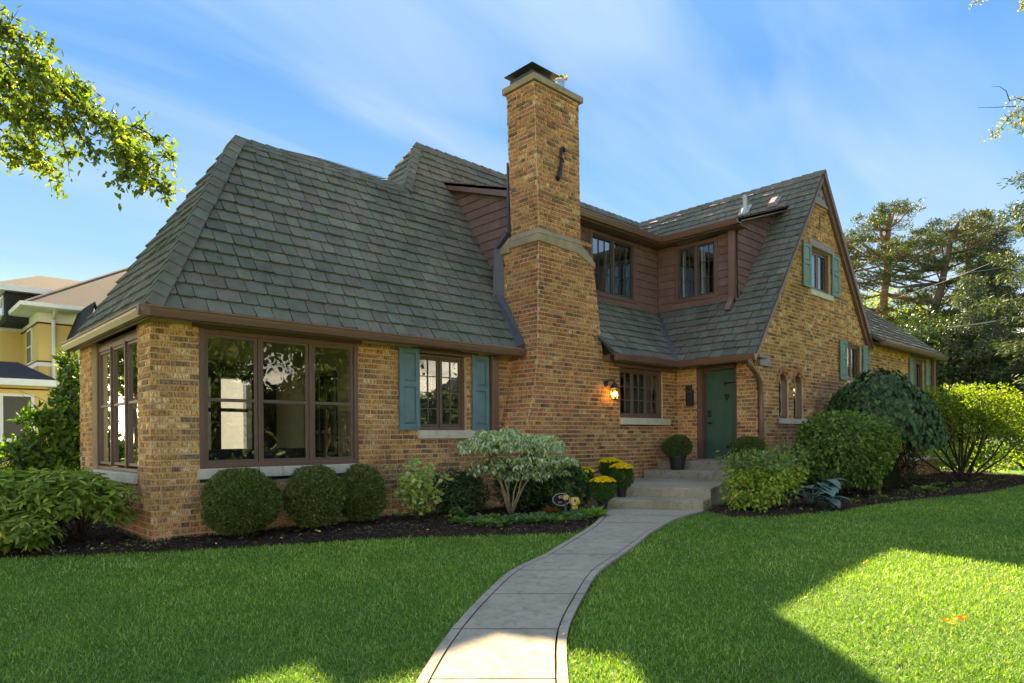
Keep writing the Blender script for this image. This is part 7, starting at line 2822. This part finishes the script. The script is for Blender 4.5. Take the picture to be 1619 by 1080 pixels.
# enclosed porch
po = MB().bbox(2.2, 4.62, 28.8, 34.5, -.3, 3.05)
po = po.build('porch', M['yel'], yh)
mb = MB().bbox(1.8, 4.82, 28.45, 34.5, 3.05, 3.09)
mb.bbox(1.78, 4.84, 28.38, 28.45, 3.06, 3.28)
mb.bbox(4.82, 4.88, 28.38, 31.38, 3.06, 3.28)
mb.build('porch_eave', M['white'], po)
MB().bbox(2.15, 4.66, 28.76, 28.798, 2.93, 2.98).build('moulding', M['maroon'], po)
MB().prism([(1.78, 28.38, 3.28), (4.88, 28.38, 3.28), (4.88, 31.38, 3.28), (1.78, 31.38, 3.28)], [(1.78, 30.6, 4.05), (4.0, 30.6, 4.05), (4.0, 31.38, 4.05), (1.78, 31.38, 4.05)]).build('porch_roof', M['nroof'], po)
fP = Fr((0, 28.8, 0), (1, 0, 0), (0, -1, 0))
ywin(fP, 2.35, 4.22, 1.15, 2.78, po, 2, mid=False)
MB().box(fP, 2.3, 4.3, 1.02, 1.148, 0.0, .09).build('sill', M['white'], po)
MB().box(fP, 2.2, 4.62, .92, .97, 0.0, .05).build('moulding', M['maroon'], po)
mb = MB().tube([(5.18, YA - .9, 6.18), (5.2, YA - .5, 6.0), (5.22, YA - .12, 5.85), (5.22, YA - .1, 3.4)], .07, 8)
mb.build('downspout', M['white'], yh)
# two small front gables that peep over our gutter
for (x0, x1, y0, z0, zp) in ((5.45, 6.55, 28.4, 4.6, 6.15), (7.6, 9.3, 31.0, 6.3, 8.4)):
    xm = (x0 + x1) / 2
    mb = MB()
    mb.prism([(x0 + .12, y0, z0), (x1 - .12, y0, z0), (xm, y0, zp - .15)], [(x0 + .12, y0 + 2, z0), (x1 - .12, y0 + 2, z0), (xm, y0 + 2, zp - .15)])
    g_ = mb.build('small_gable', M['white'], yh)
    mb = MB()
    for s in (-1, 1):
        e = x0 if s < 0 else x1
        mb.prism([(e, y0 - .12, z0), (xm, y0 - .12, zp), (xm, y0 + 2.6, zp), (e, y0 + 2.6, z0)], [(e, y0 - .12, z0 + .07), (xm, y0 - .12, zp + .07), (xm, y0 + 2.6, zp + .07), (e, y0 + 2.6, z0 + .07)])
    mb.build('gable_roof', M['nroof'], g_)

rl = thing('stair_railing', 'black iron stair railing in front of the yellow house', 'railing')
ra, rb_ = Vector((2.62, 24.6, 0)), Vector((4.6, 24.0, 0))
for i, f in enumerate((.08, .36)):
    p = ra.lerp(rb_, f)
    z = .5 + f * 1.1
    MB().bbox(p.x - .035, p.x + .035, p.y - .035, p.y + .035, -.1, z + .42).build('post', M['iron'], rl)
    MB().lathe((p.x, p.y, z + .42), [(.03, 0), (.05, .04), (.03, .08), (.01, .1)], 10).build('finial', M['iron'], rl)
mb = MB()
p, q = ra.lerp(rb_, .08), ra.lerp(rb_, 1.0)
mb.tube([(p.x, p.y, .90), (q.x, q.y, 1.75)], .022, 6)
mb.tube([(p.x, p.y, .30), (q.x, q.y, 1.0)], .015, 6)
mb.build('handrail', M['iron'], rl)
for k in range(12):
    f = .12 + .07 * k
    p = ra.lerp(rb_, f)
    g = (f - .08) / .92
    MB().tube([(p.x, p.y, .30 + .7 * g), (p.x, p.y, .90 + .85 * g)], .009, 5).build('baluster', M['iron'], rl)

# clipped sunny hedge in front of the neighbour's house
t = thing('low_hedge', 'low sunlit yellow-green hedge before the yellow house', 'hedge')
n = 9000
x = rng.uniform(-2, 2.6, n); y = 15.8 + rng.uniform(0, .9, n) + (x * .1)
z = np.where(rng.uniform(0, 1, n) < .5, .52 + rng.uniform(-.05, .06, n), rng.uniform(.05, .55, n))
P1 = np.stack([x, y, z], -1)
leaves('foliage', P1, unit(rng.normal(size=(n, 3)) + [0, 0, .4]), rsph(n), rng.uniform(.05, .1, n), .018, palette([(0.2, 0.28, 0.04), (0.3, 0.34, 0.06), (0.1, 0.17, 0.04)], n, .25), 'leaf', t, shape='diamond')
stems('stem', (.4, 16.2, 0), [(-1.6 + k * .6, 16.2, .4) for k in range(7)], .02, .008, 'barkdk', t)

# pale clapboard garage seen through the sunroom
gr_ = thing('garage', 'white clapboard garage seen through the sunroom glass', 'garage')
body_ = MB().bbox(4.6, 9.4, 16.2, 21, -.2, 2.9).build('wall', M['white'], gr_)
for k in range(22):
    z = .0 + k * .13
    MB().prism([(4.58, 16.185, z), (9.42, 16.185, z), (9.42, 16.199, z), (4.58, 16.199, z)], [(4.58, 16.195, z + .126), (9.42, 16.195, z + .126), (9.42, 16.199, z + .126), (4.58, 16.199, z + .126)]).build('clapboard', M['white'], gr_)
MB().prism([(4.4, 16.0, 2.9), (9.6, 16.0, 2.9), (9.6, 21.2, 2.9), (4.4, 21.2, 2.9)], [(4.4, 18.5, 4.1), (9.6, 18.5, 4.1), (9.6, 18.7, 4.1), (4.4, 18.7, 4.1)]).build('roof', M['nroof'], gr_)

# ------------------------------------------------------------------ across the street (out of view, for window reflections and added bounce light)
M['asph'] = m_plain('asphalt', (0.075, 0.072, 0.07), (0.05, 0.049, 0.048), 30, .95, .1)
def strip_xy(name, d0, d1, dz, mat):
    P_ = [(d0, -60), (d0, 90), (d1, 90), (d1, -60)]
    v = []
    for d, l in P_:
        x, y = FW.x * d + FW.y * l, FW.y * d - FW.x * l
        v.append((x, y, gzp(x, y) + dz))
    o = MB().add([(*p[:2], p[2]) for p in v] + [(*p[:2], p[2] - .1) for p in v], [(0, 1, 2, 3), (7, 6, 5, 4), (0, 4, 5, 1), (2, 6, 7, 3)]).build(name, M[mat], None)
    o['kind'] = 'structure'
    return o


strip_xy('sidewalk', -1.6, -3.1, .02, 'conc')  # sidewalks and road behind the camera, added to bounce sunlight
strip_xy('road', -5.0, -13.0, .0, 'asph')
strip_xy('sidewalk', -15.0, -16.5, .02, 'conc')
for i, (x, y, s, lab) in enumerate(((11, -17, 1.0, 'tree across the street mirrored in the sunroom glass'), (19.5, -19.5, 1.15, 'tree across the street mirrored beside the kitchen window'),
                                    (33, -17, 1.1, 'tree across the street to the far right, seen only as a reflection'), (2.5, -26, 1.2, 'tree across the street to the left, seen only as a reflection'),
                                    (15.5, -25, 1.3, 'taller tree behind the two mirrored in the sunroom glass'), (26, -26, 1.3, 'taller tree mirrored behind the kitchen window tree'), (40, -12.5, .9, 'unseen low tree added to hide the bright horizon mirrored in the small arched windows'), (52, -12, 1.1, 'unseen tree added to hide the bright horizon mirrored in the gable windows'), (-3.2, 31, 1.1, 'tree beside the yellow house, mirrored in the side windows'), (-6.5, 40, 1.3, 'taller tree beyond the yellow house drive, mirrored in the side windows'))):  # arched-window and gable-window trees added to block horizon glare in reflections
    bl_ = [(x + random.uniform(-1, 1), y + random.uniform(-1, 1), 4.6 * s, 2.6 * s, 1.9 * s), (x + 1.6, y - .6, 6.4 * s, 2.1 * s, 1.7 * s), (x - 1.6, y + .5, 6.2 * s, 2.1 * s, 1.7 * s), (x, y, 8.2 * s, 1.9 * s, 1.6 * s)]
    broad('street_tree', lab, x, y, bl_, 3.4 * s, [(0.07, 0.115, 0.03), (0.10, 0.15, 0.035), (0.05, 0.08, 0.025)], 400, (.22, .36), 20 + i)
t = thing('blocker_hedge', 'unseen tall hedge across the street, added to hide the bright horizon mirrored in the front windows', 'hedge')  # unseen hedge added to block horizon glare in the front glass
n = 16000
x = rng.uniform(6, 40, n); z = rng.uniform(-.2, 5.0, n) + .4 * np.sin(x * .9)
P1 = np.stack([x, -29.5 + rng.normal(0, .35, n) + .5 * np.sin(x * .7), z], -1)
MB().bbox(6, 40, -30.9, -29.9, -.4, 4.6).build('hedge_body', m_plain('hedge_core', (0.03, 0.05, 0.018), (0.02, 0.035, 0.014), 4, .95, .05), t)
leaves('foliage', P1, unit(rng.normal(size=(n, 3))), unit(rng.normal(0, .6, (n, 3)) + [0, 1, .3]), rng.uniform(.3, .5, n), rng.uniform(.11, .18, n), palette([(0.06, 0.10, 0.03), (0.09, 0.13, 0.035), (0.04, 0.07, 0.025)], n, .3), 'leaf_thick', t, shape='diamond')
stems('stem', (23, -29.8, -.4), [(8 + k * 2.4, -29.8, 3.0) for k in range(13)], .08, .03, 'bark', t)
nh = thing('bounce_house_cream', 'unseen cream house across the street, added for sunlit bounce and reflections', 'house')  # out of view, added as a sunlit bounce surface
MB().bbox(44, 58, -40, -32, -.5, 6.2).build('wall', m_plain('cream_siding', (0.66, 0.60, 0.48), (0.6, 0.54, 0.43), 2, .8, .2), nh)
MB().prism([(43.4, -40.6, 6.2), (58.6, -40.6, 6.2), (58.6, -31.4, 6.2), (43.4, -31.4, 6.2)], [(47, -36.2, 9.4), (55, -36.2, 9.4), (55, -35.8, 9.4), (47, -35.8, 9.4)]).build('roof', M['yroof'], nh)
nh = thing('bounce_house_white', 'unseen white house across the street, added for sunlit bounce and reflections', 'house')  # likewise unseen, a pale surface added to bounce sunlight
MB().bbox(-8, 5, -44, -36, -.5, 6.4).build('wall', M['white'], nh)
MB().prism([(-8.6, -44.6, 6.4), (5.6, -44.6, 6.4), (5.6, -35.4, 6.4), (-8.6, -35.4, 6.4)], [(-4, -40.2, 9.8), (1, -40.2, 9.8), (1, -39.8, 9.8), (-4, -39.8, 9.8)]).build('roof', M['nroof'], nh)
